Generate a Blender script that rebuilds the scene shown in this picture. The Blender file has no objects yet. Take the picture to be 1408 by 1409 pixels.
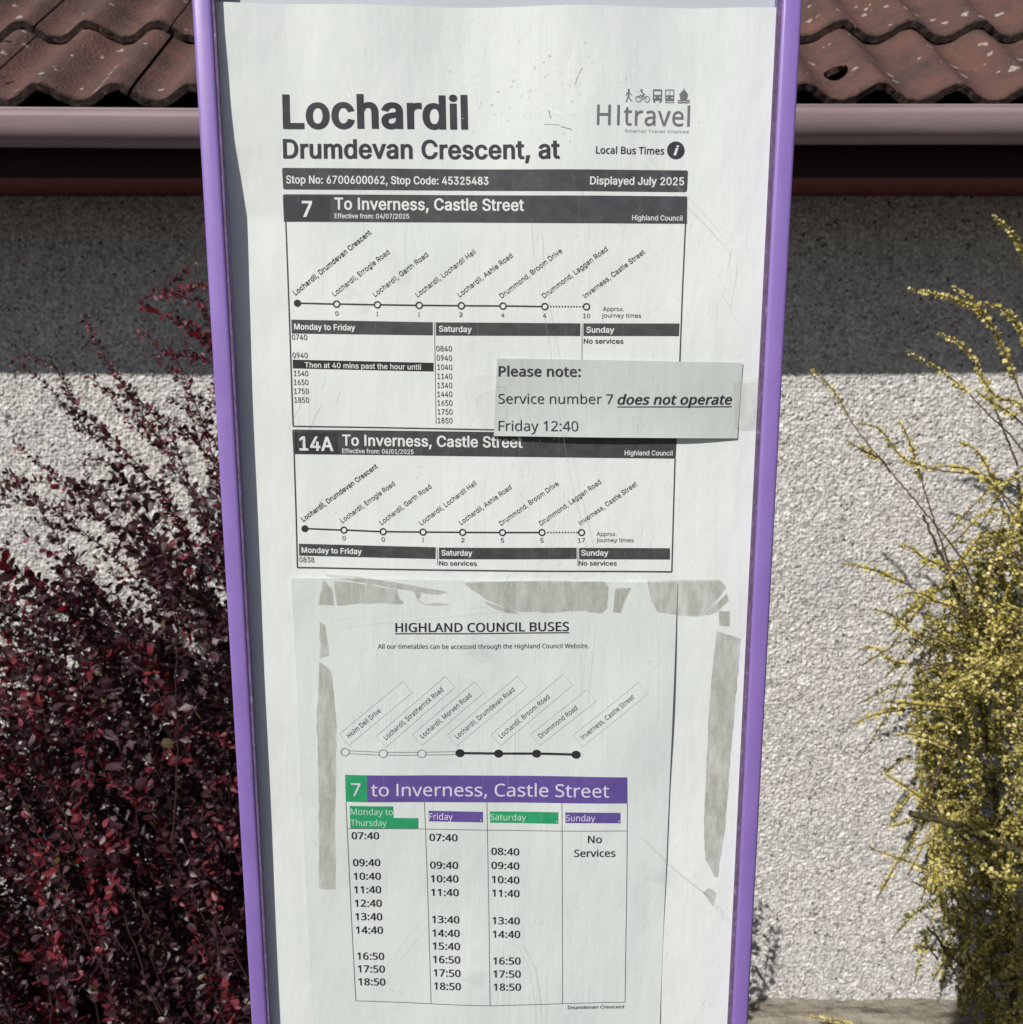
import bpy, bmesh, math, random
import numpy as np
from mathutils import Vector, Matrix
from mathutils.geometry import delaunay_2d_cdt

random.seed(11)
rng = np.random.default_rng(11)
S = bpy.context.scene
COL = S.collection

# ------------------------------------------------------------------ camera
CZ = 2.06                       # eye height above the foot of the wall
F = 1350.0                      # focal length in photo pixels (1408 px wide)
PITCH = math.radians(11.2)
cam = bpy.data.cameras.new('camera')
cam.sensor_width = 36.0
cam.lens = 36.0 * F / 1408.0
cam.clip_start = 0.02
cam.clip_end = 400
cam.dof.use_dof = True
cam.dof.focus_distance = 0.54
cam.dof.aperture_fstop = 30.0
camo = bpy.data.objects.new('camera', cam)
COL.objects.link(camo)
camo.location = (0, 0, CZ)
camo.rotation_euler = (math.radians(90) - PITCH, 0, 0)
S.camera = camo

# ------------------------------------------------------------------ sky, sun, exposure
LIGHT = Vector((0.72, 1.0, -0.976)).normalized()
W = bpy.data.worlds.new('World')
S.world = W
W.use_nodes = True
nt = W.node_tree
nt.nodes.clear()
sky = nt.nodes.new('ShaderNodeTexSky')
sky.sky_type = 'NISHITA'
sky.sun_disc = False
sky.sun_elevation = math.asin(-LIGHT.z)
sky.sun_rotation = math.atan2(-LIGHT.x, -LIGHT.y)
bg = nt.nodes.new('ShaderNodeBackground')
bg.inputs['Strength'].default_value = 0.05
wo = nt.nodes.new('ShaderNodeOutputWorld')
nt.links.new(sky.outputs[0], bg.inputs['Color'])
nt.links.new(bg.outputs[0], wo.inputs['Surface'])
sl = bpy.data.lights.new('sun', 'SUN')
sl.energy = 4.8
sl.angle = math.radians(0.53)
sl.color = (1.0, 0.955, 0.89)
so = bpy.data.objects.new('sun', sl)
COL.objects.link(so)
so.location = (-3, -5, 6)
so.rotation_euler = LIGHT.to_track_quat('-Z', 'Y').to_euler()
S.view_settings.view_transform = 'Standard'
S.view_settings.look = 'None'
S.view_settings.exposure = 0.0
S.view_settings.gamma = 1.0
S.view_settings.use_curve_mapping = False
S.render.engine = 'CYCLES'
S.cycles.transparent_max_bounces = 16

# ------------------------------------------------------------------ geometry of the view
cp, sp_ = math.cos(PITCH), math.sin(PITCH)


def ray(px, py):
    a = (px - 704.0) / F
    b = (704.5 - py) / F
    return (a, sp_ * b + cp, cp * b - sp_)


def at(px, py, D):
    """the point a distance D in front of the camera (world y) seen at that place of the photo"""
    r = ray(px, py)
    t = D / r[1]
    return Vector((r[0] * t, D, CZ + r[2] * t))


def proj(x, y, z):
    h = z - CZ
    zc = y * cp - h * sp_
    yc = y * sp_ + h * cp
    return 704.0 + F * x / zc, 704.5 - F * yc / zc


# ------------------------------------------------------------------ helpers
def tag(o, label=None, cat=None, group=None, kind=None):
    if label: o['label'] = label
    if cat: o['category'] = cat
    if group: o['group'] = group
    if kind: o['kind'] = kind
    return o


def empty(name, loc, label, cat, group=None):
    o = bpy.data.objects.new(name, None)
    o.location = loc
    o.empty_display_size = 0.05
    COL.objects.link(o)
    return tag(o, label, cat, group)


def link(name, me, parent=None, mats=()):
    for m in mats:
        me.materials.append(m)
    o = bpy.data.objects.new(name, me)
    COL.objects.link(o)
    if parent is not None:
        o.parent = parent
        bpy_parent_fix(o, parent)
    return o


def bpy_parent_fix(o, p):
    # meshes are written in world coordinates: undo the parent's offset
    loc = Vector((0, 0, 0))
    q = p
    while q is not None:
        loc += q.location
        q = q.parent
    o.location = o.location - loc


def np_mesh(name, verts, faces, mat_idx=None, smooth=False):
    """faces: (n,3) or (n,4) int array"""
    verts = np.asarray(verts, dtype=np.float32)
    faces = np.asarray(faces, dtype=np.int32)
    k = faces.shape[1]
    me = bpy.data.meshes.new(name)
    me.vertices.add(len(verts))
    me.vertices.foreach_set('co', verts.ravel())
    me.loops.add(faces.size)
    me.loops.foreach_set('vertex_index', faces.ravel())
    me.polygons.add(len(faces))
    me.polygons.foreach_set('loop_start', np.arange(0, faces.size, k, dtype=np.int32))
    me.polygons.foreach_set('loop_total', np.full(len(faces), k, dtype=np.int32))
    if mat_idx is not None:
        me.polygons.foreach_set('material_index', np.asarray(mat_idx, dtype=np.int32))
    if smooth:
        me.polygons.foreach_set('use_smooth', np.ones(len(faces), dtype=bool))
    me.update(calc_edges=True)
    return me


def bm_mesh(name, bm, smooth=False):
    me = bpy.data.meshes.new(name)
    bm.to_mesh(me)
    bm.free()
    if smooth:
        for p in me.polygons:
            p.use_smooth = True
    return me


def box(x0, x1, y0, y1, z0, z1, bevel=0.0, seg=2):
    bm = bmesh.new()
    bmesh.ops.create_cube(bm, size=1.0)
    for v in bm.verts:
        v.co = Vector(((x0 + x1) / 2 + v.co.x * (x1 - x0), (y0 + y1) / 2 + v.co.y * (y1 - y0), (z0 + z1) / 2 + v.co.z * (z1 - z0)))
    if bevel:
        bmesh.ops.bevel(bm, geom=bm.edges[:], offset=bevel, segments=seg, profile=0.5, affect='EDGES')
    return bm


# ------------------------------------------------------------------ materials
def mat(name, color, rough=0.6, spec=0.4):
    m = bpy.data.materials.new(name)
    m.use_nodes = True
    b = m.node_tree.nodes['Principled BSDF']
    b.inputs['Base Color'].default_value = (*color, 1)
    b.inputs['Roughness'].default_value = rough
    b.inputs['Specular IOR Level'].default_value = spec
    return m, m.node_tree, b


def node(nt, typ, **kw):
    n = nt.nodes.new(typ)
    for k, v in kw.items():
        setattr(n, k, v)
    return n


def ramp(nt, stops, interp='LINEAR'):
    r = nt.nodes.new('ShaderNodeValToRGB')
    r.color_ramp.interpolation = interp
    e = r.color_ramp.elements
    while len(e) < len(stops):
        e.new(0.5)
    for i, (p, c) in enumerate(stops):
        e[i].position = p
        e[i].color = (*c, 1) if len(c) == 3 else c
    return r


def noise(nt, co, scale, detail=3, rough=0.5, dist=0.0):
    n = nt.nodes.new('ShaderNodeTexNoise')
    n.inputs['Scale'].default_value = scale
    n.inputs['Detail'].default_value = detail
    n.inputs['Roughness'].default_value = rough
    n.inputs['Distortion'].default_value = dist
    if co is not None:
        nt.links.new(co, n.inputs['Vector'])
    return n


def bump(nt, b, h, strength, dist):
    n = nt.nodes.new('ShaderNodeBump')
    n.inputs['Strength'].default_value = strength
    n.inputs['Distance'].default_value = dist
    nt.links.new(h, n.inputs['Height'])
    nt.links.new(n.outputs[0], b.inputs['Normal'])
    return n


def geo_pos(nt):
    return nt.nodes.new('ShaderNodeNewGeometry').outputs['Position']


def scaled(nt, co, s):
    n = nt.nodes.new('ShaderNodeMapping')
    n.inputs['Scale'].default_value = s
    nt.links.new(co, n.inputs['Vector'])
    return n.outputs[0]


def mixc(nt, fac, a, b, blend='MIX'):
    n = nt.nodes.new('ShaderNodeMix')
    n.data_type = 'RGBA'
    n.blend_type = blend
    for sock, v in ((n.inputs[0], fac), (n.inputs[6], a), (n.inputs[7], b)):
        if isinstance(v, (int, float)):
            sock.default_value = v
        elif isinstance(v, tuple):
            sock.default_value = (*v, 1)
        else:
            nt.links.new(v, sock)
    return n.outputs[2]


def paper_mat(name, base, tint, streak=0.5):
    m, t, b = mat(name, base, 0.75, 0.2)
    co = geo_pos(t)
    n1 = noise(t, co, 14, 4, 0.6)
    r1 = ramp(t, [(0.35, (0, 0, 0)), (0.7, (1, 1, 1))])
    t.links.new(n1.outputs[0], r1.inputs[0])
    c1 = mixc(t, r1.outputs[0], base, tint)
    n2 = noise(t, scaled(t, co, (900, 900, 14)), 1, 2, 0.5)     # fine vertical wiping marks
    r2 = ramp(t, [(0.35, (0.93, 0.94, 0.945)), (0.6, (1, 1, 1))])
    t.links.new(n2.outputs[0], r2.inputs[0])
    n4 = noise(t, scaled(t, co, (9, 9, 3)), 1, 2, 0.5)
    r4 = ramp(t, [(0.45, (0, 0, 0)), (0.65, (streak,) * 3)])
    t.links.new(n4.outputs[0], r4.inputs[0])
    c2 = mixc(t, r4.outputs[0], c1, mixc(t, 1.0, c1, r2.outputs[0], 'MULTIPLY'))
    n3 = noise(t, co, 700, 2, 0.5)                               # specks of dirt
    r3 = ramp(t, [(0.755, (0, 0, 0)), (0.80, (0.5, 0.5, 0.5))])
    t.links.new(n3.outputs[0], r3.inputs[0])
    c3 = mixc(t, r3.outputs[0], c2, (0.16, 0.16, 0.15))
    t.links.new(c3, b.inputs['Base Color'])
    n5 = noise(t, scaled(t, co, (60, 60, 25)), 1, 3, 0.5)
    bump(t, b, n5.outputs[0], 0.35, 0.003)
    return m


M = {}
M['poster'] = paper_mat('poster_paper', (0.755, 0.79, 0.79), (0.70, 0.74, 0.735))
M['sheet'] = paper_mat('sheet_paper', (0.68, 0.72, 0.72), (0.625, 0.665, 0.665), 0.9)
M['slip'] = paper_mat('slip_paper', (0.575, 0.61, 0.605), (0.52, 0.56, 0.555), 0.5)


def ink(name, c, vary=0.25):
    m, t, b = mat(name, c, 0.6, 0.3)
    co = geo_pos(t)
    n = noise(t, co, 160, 4, 0.6)
    r = ramp(t, [(0.35, tuple(v * (1 - vary) for v in c)), (0.7, tuple(v * (1 + vary) for v in c))])
    t.links.new(n.outputs[0], r.inputs[0])
    t.links.new(r.outputs[0], b.inputs['Base Color'])
    return m


M['black'] = ink('black_ink', (0.022, 0.023, 0.028))
M['grey'] = ink('grey_ink', (0.058, 0.060, 0.065))
M['dark'] = ink('dark_ink', (0.032, 0.033, 0.040))
M['pale'] = ink('pale_grey_ink', (0.36, 0.38, 0.38), 0.1)
M['mid'] = ink('mid_grey_ink', (0.16, 0.165, 0.17), 0.1)
M['white'] = ink('bare_paper_lettering', (0.74, 0.76, 0.76), 0.05)
M['purple_ink'] = ink('purple_ink', (0.115, 0.075, 0.30), 0.1)
M['green_ink'] = ink('green_ink', (0.022, 0.31, 0.135), 0.1)
M['lilac'] = ink('lilac_lettering', (0.64, 0.60, 0.76), 0.05)
M['mint'] = ink('mint_lettering', (0.45, 0.72, 0.56), 0.05)

# purple powder coat
m, t, b = mat('purple_powder_coat', (0.25, 0.17, 0.46), 0.38, 0.5)
co = geo_pos(t)
n = noise(t, co, 30, 4, 0.6)
r = ramp(t, [(0.3, (0.215, 0.135, 0.42)), (0.7, (0.245, 0.16, 0.465))])
t.links.new(n.outputs[0], r.inputs[0])
n2 = noise(t, co, 420, 2, 0.6)
r2 = ramp(t, [(0.70, (0, 0, 0)), (0.76, (0.5, 0.5, 0.5))])
t.links.new(n2.outputs[0], r2.inputs[0])
t.links.new(mixc(t, r2.outputs[0], r.outputs[0], (0.40, 0.33, 0.55)), b.inputs['Base Color'])
n6 = noise(t, scaled(t, co, (60, 60, 6)), 1, 5, 0.7)                 # dull streaks of dirt
r6 = ramp(t, [(0.30, (0.30, 0.30, 0.30)), (0.75, (0.62, 0.62, 0.62))])
t.links.new(n6.outputs[0], r6.inputs[0])
t.links.new(r6.outputs[0], b.inputs['Roughness'])
bump(t, b, noise(t, co, 900, 2).outputs[0], 0.03, 0.0006)
M['purple'] = m

m, t, b = mat('backing_aluminium', (0.52, 0.56, 0.62), 0.5, 0.5)
M['backing'] = m

# clear scratched cover: a thin sheet, so light goes straight through
m = bpy.data.materials.new('clear_cover')
m.use_nodes = True
t = m.node_tree
t.nodes.clear()
out = t.nodes.new('ShaderNodeOutputMaterial')
tr = t.nodes.new('ShaderNodeBsdfTransparent')
tr.inputs[0].default_value = (0.985, 0.99, 0.985, 1)
gl = t.nodes.new('ShaderNodeBsdfGlossy')
gl.inputs['Roughness'].default_value = 0.16
ge = t.nodes.new('ShaderNodeNewGeometry')                        # reflection of a thin pane, the same from both sides
dt = t.nodes.new('ShaderNodeVectorMath'); dt.operation = 'DOT_PRODUCT'
t.links.new(ge.outputs['Incoming'], dt.inputs[0]); t.links.new(ge.outputs['True Normal'], dt.inputs[1])
ab = t.nodes.new('ShaderNodeMath'); ab.operation = 'ABSOLUTE'
t.links.new(dt.outputs['Value'], ab.inputs[0])
om = t.nodes.new('ShaderNodeMath'); om.operation = 'SUBTRACT'; om.inputs[0].default_value = 1.0
t.links.new(ab.outputs[0], om.inputs[1])
pw = t.nodes.new('ShaderNodeMath'); pw.operation = 'POWER'; pw.inputs[1].default_value = 5.0
t.links.new(om.outputs[0], pw.inputs[0])
fr = t.nodes.new('ShaderNodeMath'); fr.operation = 'MULTIPLY_ADD'
fr.inputs[1].default_value = 0.90; fr.inputs[2].default_value = 0.055
t.links.new(pw.outputs[0], fr.inputs[0])
mx = t.nodes.new('ShaderNodeMixShader')
t.links.new(fr.outputs[0], mx.inputs[0])
t.links.new(tr.outputs[0], mx.inputs[1])
t.links.new(gl.outputs[0], mx.inputs[2])
t.links.new(mx.outputs[0], out.inputs[0])
bn = t.nodes.new('ShaderNodeBump')
bn.inputs['Strength'].default_value = 0.25
bn.inputs['Distance'].default_value = 0.002
t.links.new(noise(t, geo_pos(t), 22, 3).outputs[0], bn.inputs['Height'])
t.links.new(bn.outputs[0], gl.inputs['Normal'])
M['cover'] = m


def film(name, color, alpha, rough=0.4):
    m = bpy.data.materials.new(name)
    m.use_nodes = True
    t = m.node_tree
    b = t.nodes['Principled BSDF']
    b.inputs['Roughness'].default_value = rough
    out = [n for n in t.nodes if n.type == 'OUTPUT_MATERIAL'][0]
    tr = t.nodes.new('ShaderNodeBsdfTransparent')
    mx = t.nodes.new('ShaderNodeMixShader')
    co = geo_pos(t)
    n = noise(t, co, 260, 4, 0.65)
    r = ramp(t, [(0.3, tuple(v * 0.78 for v in color)), (0.7, tuple(min(1, v * 1.18) for v in color))])
    t.links.new(n.outputs[0], r.inputs[0])
    t.links.new(r.outputs[0], b.inputs['Base Color'])
    n2 = noise(t, scaled(t, co, (150, 150, 40)), 1, 4, 0.65)
    r2 = ramp(t, [(0.30, (alpha * 0.45,) * 3), (0.62, (min(1, alpha * 1.35),) * 3)])
    bump(t, b, n2.outputs[0], 0.6, 0.002)
    t.links.new(n2.outputs[0], r2.inputs[0])
    t.links.new(r2.outputs[0], mx.inputs[0])
    t.links.new(tr.outputs[0], mx.inputs[1])
    t.links.new(b.outputs[0], mx.inputs[2])
    t.links.new(mx.outputs[0], out.inputs[0])
    return m


M['tape'] = film('aged_tape', (0.40, 0.385, 0.32), 0.37, 0.22)
M['tape_clear'] = film('clear_tape', (0.60, 0.62, 0.54), 0.22, 0.2)
M['scratch'] = film('scratch_mark', (0.26, 0.27, 0.27), 0.28)
M['scratch_faint'] = film('faint_scratch_mark', (0.36, 0.37, 0.37), 0.20)
M['glint'] = film('painted_glint', (0.92, 0.94, 0.92), 0.70)  # sun glints on scratches, painted as a near-white film

# roughcast wall
m, t, b = mat('roughcast', (0.6, 0.58, 0.55), 0.85, 0.2)
co = geo_pos(t)
v = node(t, 'ShaderNodeTexVoronoi')
v.inputs['Scale'].default_value = 138
t.links.new(co, v.inputs['Vector'])
sx = t.nodes.new('ShaderNodeSeparateColor')
t.links.new(v.outputs['Color'], sx.inputs[0])
r = ramp(t, [(0.0, (0.10, 0.10, 0.105)), (0.03, (0.30, 0.29, 0.285)), (0.16, (0.42, 0.405, 0.395)), (0.5, (0.52, 0.513, 0.51)), (0.8, (0.61, 0.607, 0.60)), (1.0, (0.76, 0.76, 0.755))])
t.links.new(sx.outputs[0], r.inputs[0])
n = noise(t, co, 3.5, 4, 0.6)
r2 = ramp(t, [(0.3, (0.84, 0.84, 0.86)), (0.5, (0.96, 0.95, 0.94)), (0.7, (1.0, 0.99, 0.965))])
t.links.new(n.outputs[0], r2.inputs[0])
c1 = mixc(t, 1.0, r.outputs[0], r2.outputs[0], 'MULTIPLY')
n3 = noise(t, co, 60, 2, 0.5)                                   # embedded dark chips
r3 = ramp(t, [(0.74, (0, 0, 0)), (0.77, (1, 1, 1))])
t.links.new(n3.outputs[0], r3.inputs[0])
c2 = mixc(t, r3.outputs[0], c1, (0.07, 0.065, 0.065))
t.links.new(c2, b.inputs['Base Color'])
bump(t, b, noise(t, co, 420, 4, 0.7).outputs[0], 0.6, 0.003)
M['wall'] = m

# concrete roof tile with lichen
m, t, b = mat('roof_tile', (0.13, 0.06, 0.05), 0.62, 0.35)
co = geo_pos(t)
n = noise(t, co, 9, 5, 0.65)
r = ramp(t, [(0.28, (0.060, 0.042, 0.038)), (0.5, (0.112, 0.060, 0.050)), (0.74, (0.165, 0.078, 0.062))])
t.links.new(n.outputs[0], r.inputs[0])
n2 = noise(t, co, 120, 4, 0.7)
c = mixc(t, 0.5, r.outputs[0], n2.outputs['Color'], 'OVERLAY')
dn = noise(t, co, 40, 2)
sc = t.nodes.new('ShaderNodeVectorMath'); sc.operation = 'MULTIPLY_ADD'
t.links.new(dn.outputs['Color'], sc.inputs[0])
sc.inputs[1].default_value = (0.03, 0.03, 0.03)
t.links.new(co, sc.inputs[2])
vo = node(t, 'ShaderNodeTexVoronoi')
vo.inputs['Scale'].default_value = 25
t.links.new(scaled(t, sc.outputs[0], (1.0, 1.0, 1.0)), vo.inputs['Vector'])
sx = t.nodes.new('ShaderNodeSeparateColor')
t.links.new(vo.outputs['Color'], sx.inputs[0])
th = t.nodes.new('ShaderNodeMath'); th.operation = 'MULTIPLY'
th.inputs[1].default_value = 0.27
t.links.new(sx.outputs[0], th.inputs[0])
ls = t.nodes.new('ShaderNodeMath'); ls.operation = 'LESS_THAN'
t.links.new(vo.outputs['Distance'], ls.inputs[0])
t.links.new(th.outputs[0], ls.inputs[1])
pn = noise(t, co, 230, 3, 0.7)
pr_ = ramp(t, [(0.38, (0, 0, 0)), (0.52, (0.9, 0.9, 0.9))])
t.links.new(pn.outputs[0], pr_.inputs[0])
ml = t.nodes.new('ShaderNodeMath'); ml.operation = 'MULTIPLY'
t.links.new(ls.outputs[0], ml.inputs[0]); t.links.new(pr_.outputs[0], ml.inputs[1])
tc = t.nodes.new('ShaderNodeTexCoord')
sy = t.nodes.new('ShaderNodeSeparateXYZ')
t.links.new(tc.outputs['Object'], sy.inputs[0])
ny_ = noise(t, co, 70, 4, 0.7)
ad = t.nodes.new('ShaderNodeMath'); ad.operation = 'MULTIPLY_ADD'
ad.inputs[1].default_value = 0.05
t.links.new(ny_.outputs[0], ad.inputs[0]); t.links.new(sy.outputs[1], ad.inputs[2])
rg = ramp(t, [(0.024, (0.92, 0.92, 0.92)), (0.040, (0, 0, 0))])       # moss and grime on the cut lower edge
t.links.new(ad.outputs[0], rg.inputs[0])
c = mixc(t, ml.outputs[0], c, (0.47, 0.41, 0.37))
c = mixc(t, rg.outputs[0], c, (0.022, 0.014, 0.011))
t.links.new(c, b.inputs['Base Color'])
bump(t, b, n2.outputs[0], 0.9, 0.007)
M['tile'] = m

m, t, b = mat('brown_gutter_plastic', (0.085, 0.045, 0.045), 0.58, 0.4)
n = noise(t, scaled(t, geo_pos(t), (3, 30, 30)), 1, 4, 0.6)
r = ramp(t, [(0.3, (0.20, 0.145, 0.16)), (0.7, (0.27, 0.20, 0.215))])
t.links.new(n.outputs[0], r.inputs[0])
t.links.new(r.outputs[0], b.inputs['Base Color'])
M['gutter'] = m
M['fascia'] = mat('dark_brown_paint', (0.020, 0.003, 0.002), 0.8)[0]
M['soffit'] = mat('dark_red_paint', (0.14, 0.018, 0.010), 0.6)[0]
M['under'] = mat('roofing_felt', (0.015, 0.013, 0.012), 0.9)[0]

# ground
m, t, b = mat('ground_gravel', (0.4, 0.37, 0.3), 0.9, 0.2)
co = geo_pos(t)
v = node(t, 'ShaderNodeTexVoronoi')
v.inputs['Scale'].default_value = 45
t.links.new(co, v.inputs['Vector'])
sx = t.nodes.new('ShaderNodeSeparateColor')
t.links.new(v.outputs['Color'], sx.inputs[0])
r = ramp(t, [(0.0, (0.05, 0.042, 0.035)), (0.5, (0.10, 0.085, 0.068)), (1.0, (0.20, 0.18, 0.15))])
t.links.new(sx.outputs[0], r.inputs[0])
n = noise(t, co, 4, 4)
t.links.new(mixc(t, 0.35, r.outputs[0], n.outputs['Color'], 'OVERLAY'), b.inputs['Base Color'])
bump(t, b, v.outputs['Distance'], 0.8, 0.02)
M['ground'] = m
m, t, b = mat('ledge_cement', (0.33, 0.30, 0.25), 0.9, 0.2)
co = geo_pos(t)
n = noise(t, scaled(t, co, (6, 30, 30)), 1, 6, 0.7)
r = ramp(t, [(0.32, (0.10, 0.085, 0.07)), (0.45, (0.30, 0.27, 0.22)), (0.7, (0.46, 0.43, 0.36))])
t.links.new(n.outputs[0], r.inputs[0])
t.links.new(r.outputs[0], b.inputs['Base Color'])
bump(t, b, noise(t, co, 90, 6, 0.7).outputs[0], 0.9, 0.015)
M['ledge'] = m


def leaf_mat(name, dark, light, trans, tw=0.25, rough=0.45, spec=0.5):
    m = bpy.data.materials.new(name)
    m.use_nodes = True
    t = m.node_tree
    b = t.nodes['Principled BSDF']
    b.inputs['Roughness'].default_value = rough
    b.inputs['Specular IOR Level'].default_value = spec
    out = [n for n in t.nodes if n.type == 'OUTPUT_MATERIAL'][0]
    co = geo_pos(t)
    v = node(t, 'ShaderNodeTexWhiteNoise')
    sn = t.nodes.new('ShaderNodeVectorMath'); sn.operation = 'SNAP'
    sn.inputs[1].default_value = (0.012, 0.012, 0.012)
    t.links.new(co, sn.inputs[0])
    n = noise(t, co, 28, 3, 0.7)
    r = ramp(t, [(0.33, dark), (0.68, light)])
    t.links.new(n.outputs[0], r.inputs[0])
    t.links.new(r.outputs[0], b.inputs['Base Color'])
    tl = t.nodes.new('ShaderNodeBsdfTranslucent')
    tl.inputs[0].default_value = (*trans, 1)
    mx = t.nodes.new('ShaderNodeMixShader')
    mx.inputs[0].default_value = tw
    t.links.new(b.outputs[0], mx.inputs[1])
    t.links.new(tl.outputs[0], mx.inputs[2])
    t.links.new(mx.outputs[0], out.inputs[0])
    return m


M['leaf_maroon'] = leaf_mat('maroon_leaf', (0.022, 0.008, 0.012), (0.058, 0.016, 0.024), (0.09, 0.006, 0.010), 0.15)
M['leaf_purple_sheen'] = leaf_mat('purple_sheen_leaf', (0.045, 0.022, 0.032), (0.095, 0.042, 0.055), (0.12, 0.015, 0.03), 0.15, 0.5, 0.6)  # purple leaves, with the sky's greyish sheen put into the colour
M['leaf_red'] = leaf_mat('red_leaf', (0.13, 0.016, 0.028), (0.27, 0.045, 0.06), (0.42, 0.02, 0.03), 0.30)
M['leaf_olive'] = leaf_mat('olive_leaf', (0.06, 0.055, 0.02), (0.16, 0.11, 0.05), (0.2, 0.12, 0.03), 0.3)
M['stem_red'] = mat('maroon_stem', (0.032, 0.012, 0.012), 0.7)[0]
M['leaf_gold'] = leaf_mat('gold_leaf', (0.56, 0.47, 0.13), (0.82, 0.72, 0.32), (0.50, 0.42, 0.05), 0.25, 0.4)
M['leaf_lime'] = leaf_mat('lime_leaf', (0.34, 0.31, 0.05), (0.56, 0.49, 0.11), (0.3, 0.3, 0.03), 0.28, 0.4)
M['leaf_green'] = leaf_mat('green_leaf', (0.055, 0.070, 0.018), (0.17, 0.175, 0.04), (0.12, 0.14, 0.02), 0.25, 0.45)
M['stem_brown'] = mat('brown_stem', (0.085, 0.050, 0.032), 0.8)[0]
m, t, b = mat('lichened_bark', (0.07, 0.055, 0.03), 0.9)
n = noise(t, geo_pos(t), 90, 4, 0.7)
r = ramp(t, [(0.4, (0.035, 0.026, 0.018)), (0.7, (0.16, 0.14, 0.05))])
t.links.new(n.outputs[0], r.inputs[0]); t.links.new(r.outputs[0], b.inputs['Base Color'])
bump(t, b, n.outputs[0], 0.8, 0.005)
M['bark'] = m

# ================================================================== THE BUNGALOW
DW = 2.65                                   # wall plane
house = empty('bungalow', (0, DW, 0), 'low bungalow with grey-white roughcast wall, brown gutter and red-brown pantiled roof', 'house')

# --- roughcast wall, real chips: domes on a jittered lattice
CELL = 0.0084


def hsh(i, j, k):
    v = np.sin(i * 127.1 + j * 311.7 + k * 74.7) * 43758.5453
    return v - np.floor(v)


def chips(x, z):
    ci = np.floor(x / CELL); cj = np.floor(z / CELL)
    h = np.zeros_like(x)
    for di in (-1, 0, 1):
        for dj in (-1, 0, 1):
            i = ci + di; j = cj + dj
            cx = (i + 0.15 + 0.7 * hsh(i, j, 1)) * CELL
            cz = (j + 0.15 + 0.7 * hsh(i, j, 2)) * CELL
            rr = CELL * (0.40 + 0.38 * hsh(i, j, 3))
            ang = hsh(i, j, 4) * 3.1416
            dx = x - cx; dz = z - cz
            u = dx * np.cos(ang) + dz * np.sin(ang)
            w = (-dx * np.sin(ang) + dz * np.cos(ang)) * 1.35
            q = 1 - (u * u + w * w) / (rr * rr)
            tilt = 1 + 0.5 * (hsh(i, j, 6) - 0.5) * u / rr
            hh = np.where(q > 0, np.sqrt(np.clip(q, 0, 1)) * tilt * (0.0018 + 0.0038 * hsh(i, j, 5)), 0)
            h = np.maximum(h, hh)
    h += 0.0012 * np.sin(x * 61 + np.sin(z * 47) * 2) * np.sin(z * 53 + np.sin(x * 41) * 2)
    h += 0.003 * np.sin(x * 5.1 + 1) * np.sin(z * 4.3)
    return h


def grid_faces(nx, nz):
    a = np.arange(nx * nz).reshape(nz, nx)
    return np.stack([a[:-1, :-1], a[:-1, 1:], a[1:, 1:], a[1:, :-1]], axis=-1).reshape(-1, 4)


xs = np.concatenate([np.arange(-2.4, -1.46, 0.02), np.arange(-1.46, -0.50, 0.0026), np.arange(-0.50, 0.56, 0.0075),
                     np.arange(0.56, 1.55, 0.0026), np.arange(1.55, 2.6, 0.02)])
zs = np.concatenate([np.arange(-0.05, 2.0, 0.0027), np.arange(2.0, 2.37, 0.0045)])
X, Z = np.meshgrid(xs, zs)
H = chips(X.ravel(), Z.ravel())
V = np.stack([X.ravel(), DW - H, Z.ravel()], axis=-1)
me = np_mesh('wall', V, grid_faces(len(xs), len(zs)), smooth=True)
o = link('wall', me, house, [M['wall']])
o['label'] = 'grey-white roughcast wall'
me = bm_mesh('wall_core', box(-2.4, 2.6, DW + 0.006, DW + 0.25, -0.05, 2.34))
o = link('wall_core', me, house, [M['wall']])

# --- fascia, soffit, gutter
ZF0 = CZ + 0.296
o = link('soffit', bm_mesh('soffit', box(-2.4, 2.6, 2.238, DW + 0.05, ZF0 + 0.012, ZF0 + 0.024)), house, [M['soffit']])
o = link('fascia', bm_mesh('fascia', box(-2.4, 2.6, 2.218, 2.236, ZF0, CZ + 0.425, 0.002)), house, [M['fascia']])


def gutter(x0, x1, z0, z1):
    """half-round channel with a rolled lip, from x0 to x1; z0, z1 are the heights of its lip at both ends"""
    R = 0.056
    yc = 2.104 + R
    prof = []
    for k in range(8):                                           # rolled bead on the front lip
        a = math.radians(-60 + 300 * k / 7)
        prof.append((-R + 0.004 - 0.0045 * math.cos(a) + 0.0, 0.002 + 0.0045 * math.sin(a)))
    n = 30
    sq = lambda v: math.copysign(abs(v) ** 0.72, v)
    for k in range(n + 1):
        a = math.pi * k / n
        prof.append((-R * sq(math.cos(a)), -R * 1.10 * sq(math.sin(a))))
    inner = [(-(R - 0.003) * sq(math.cos(math.pi * k / n)), -(R * 1.10 - 0.003) * sq(math.sin(math.pi * k / n))) for k in range(n, -1, -1)]
    prof += inner
    k = len(prof)
    vs, fs = [], []
    steps = 2
    for s in range(steps):
        x = x0 + (x1 - x0) * s / (steps - 1)
        zz = z0 + (z1 - z0) * s / (steps - 1)
        for (py_, pz_) in prof:
            vs.append((x, yc + py_, zz + pz_))
    for i in range(k - 1):
        fs.append((i, i + 1, k + i + 1, k + i))
    return np_mesh('gutter', vs, fs, smooth=True)


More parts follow.
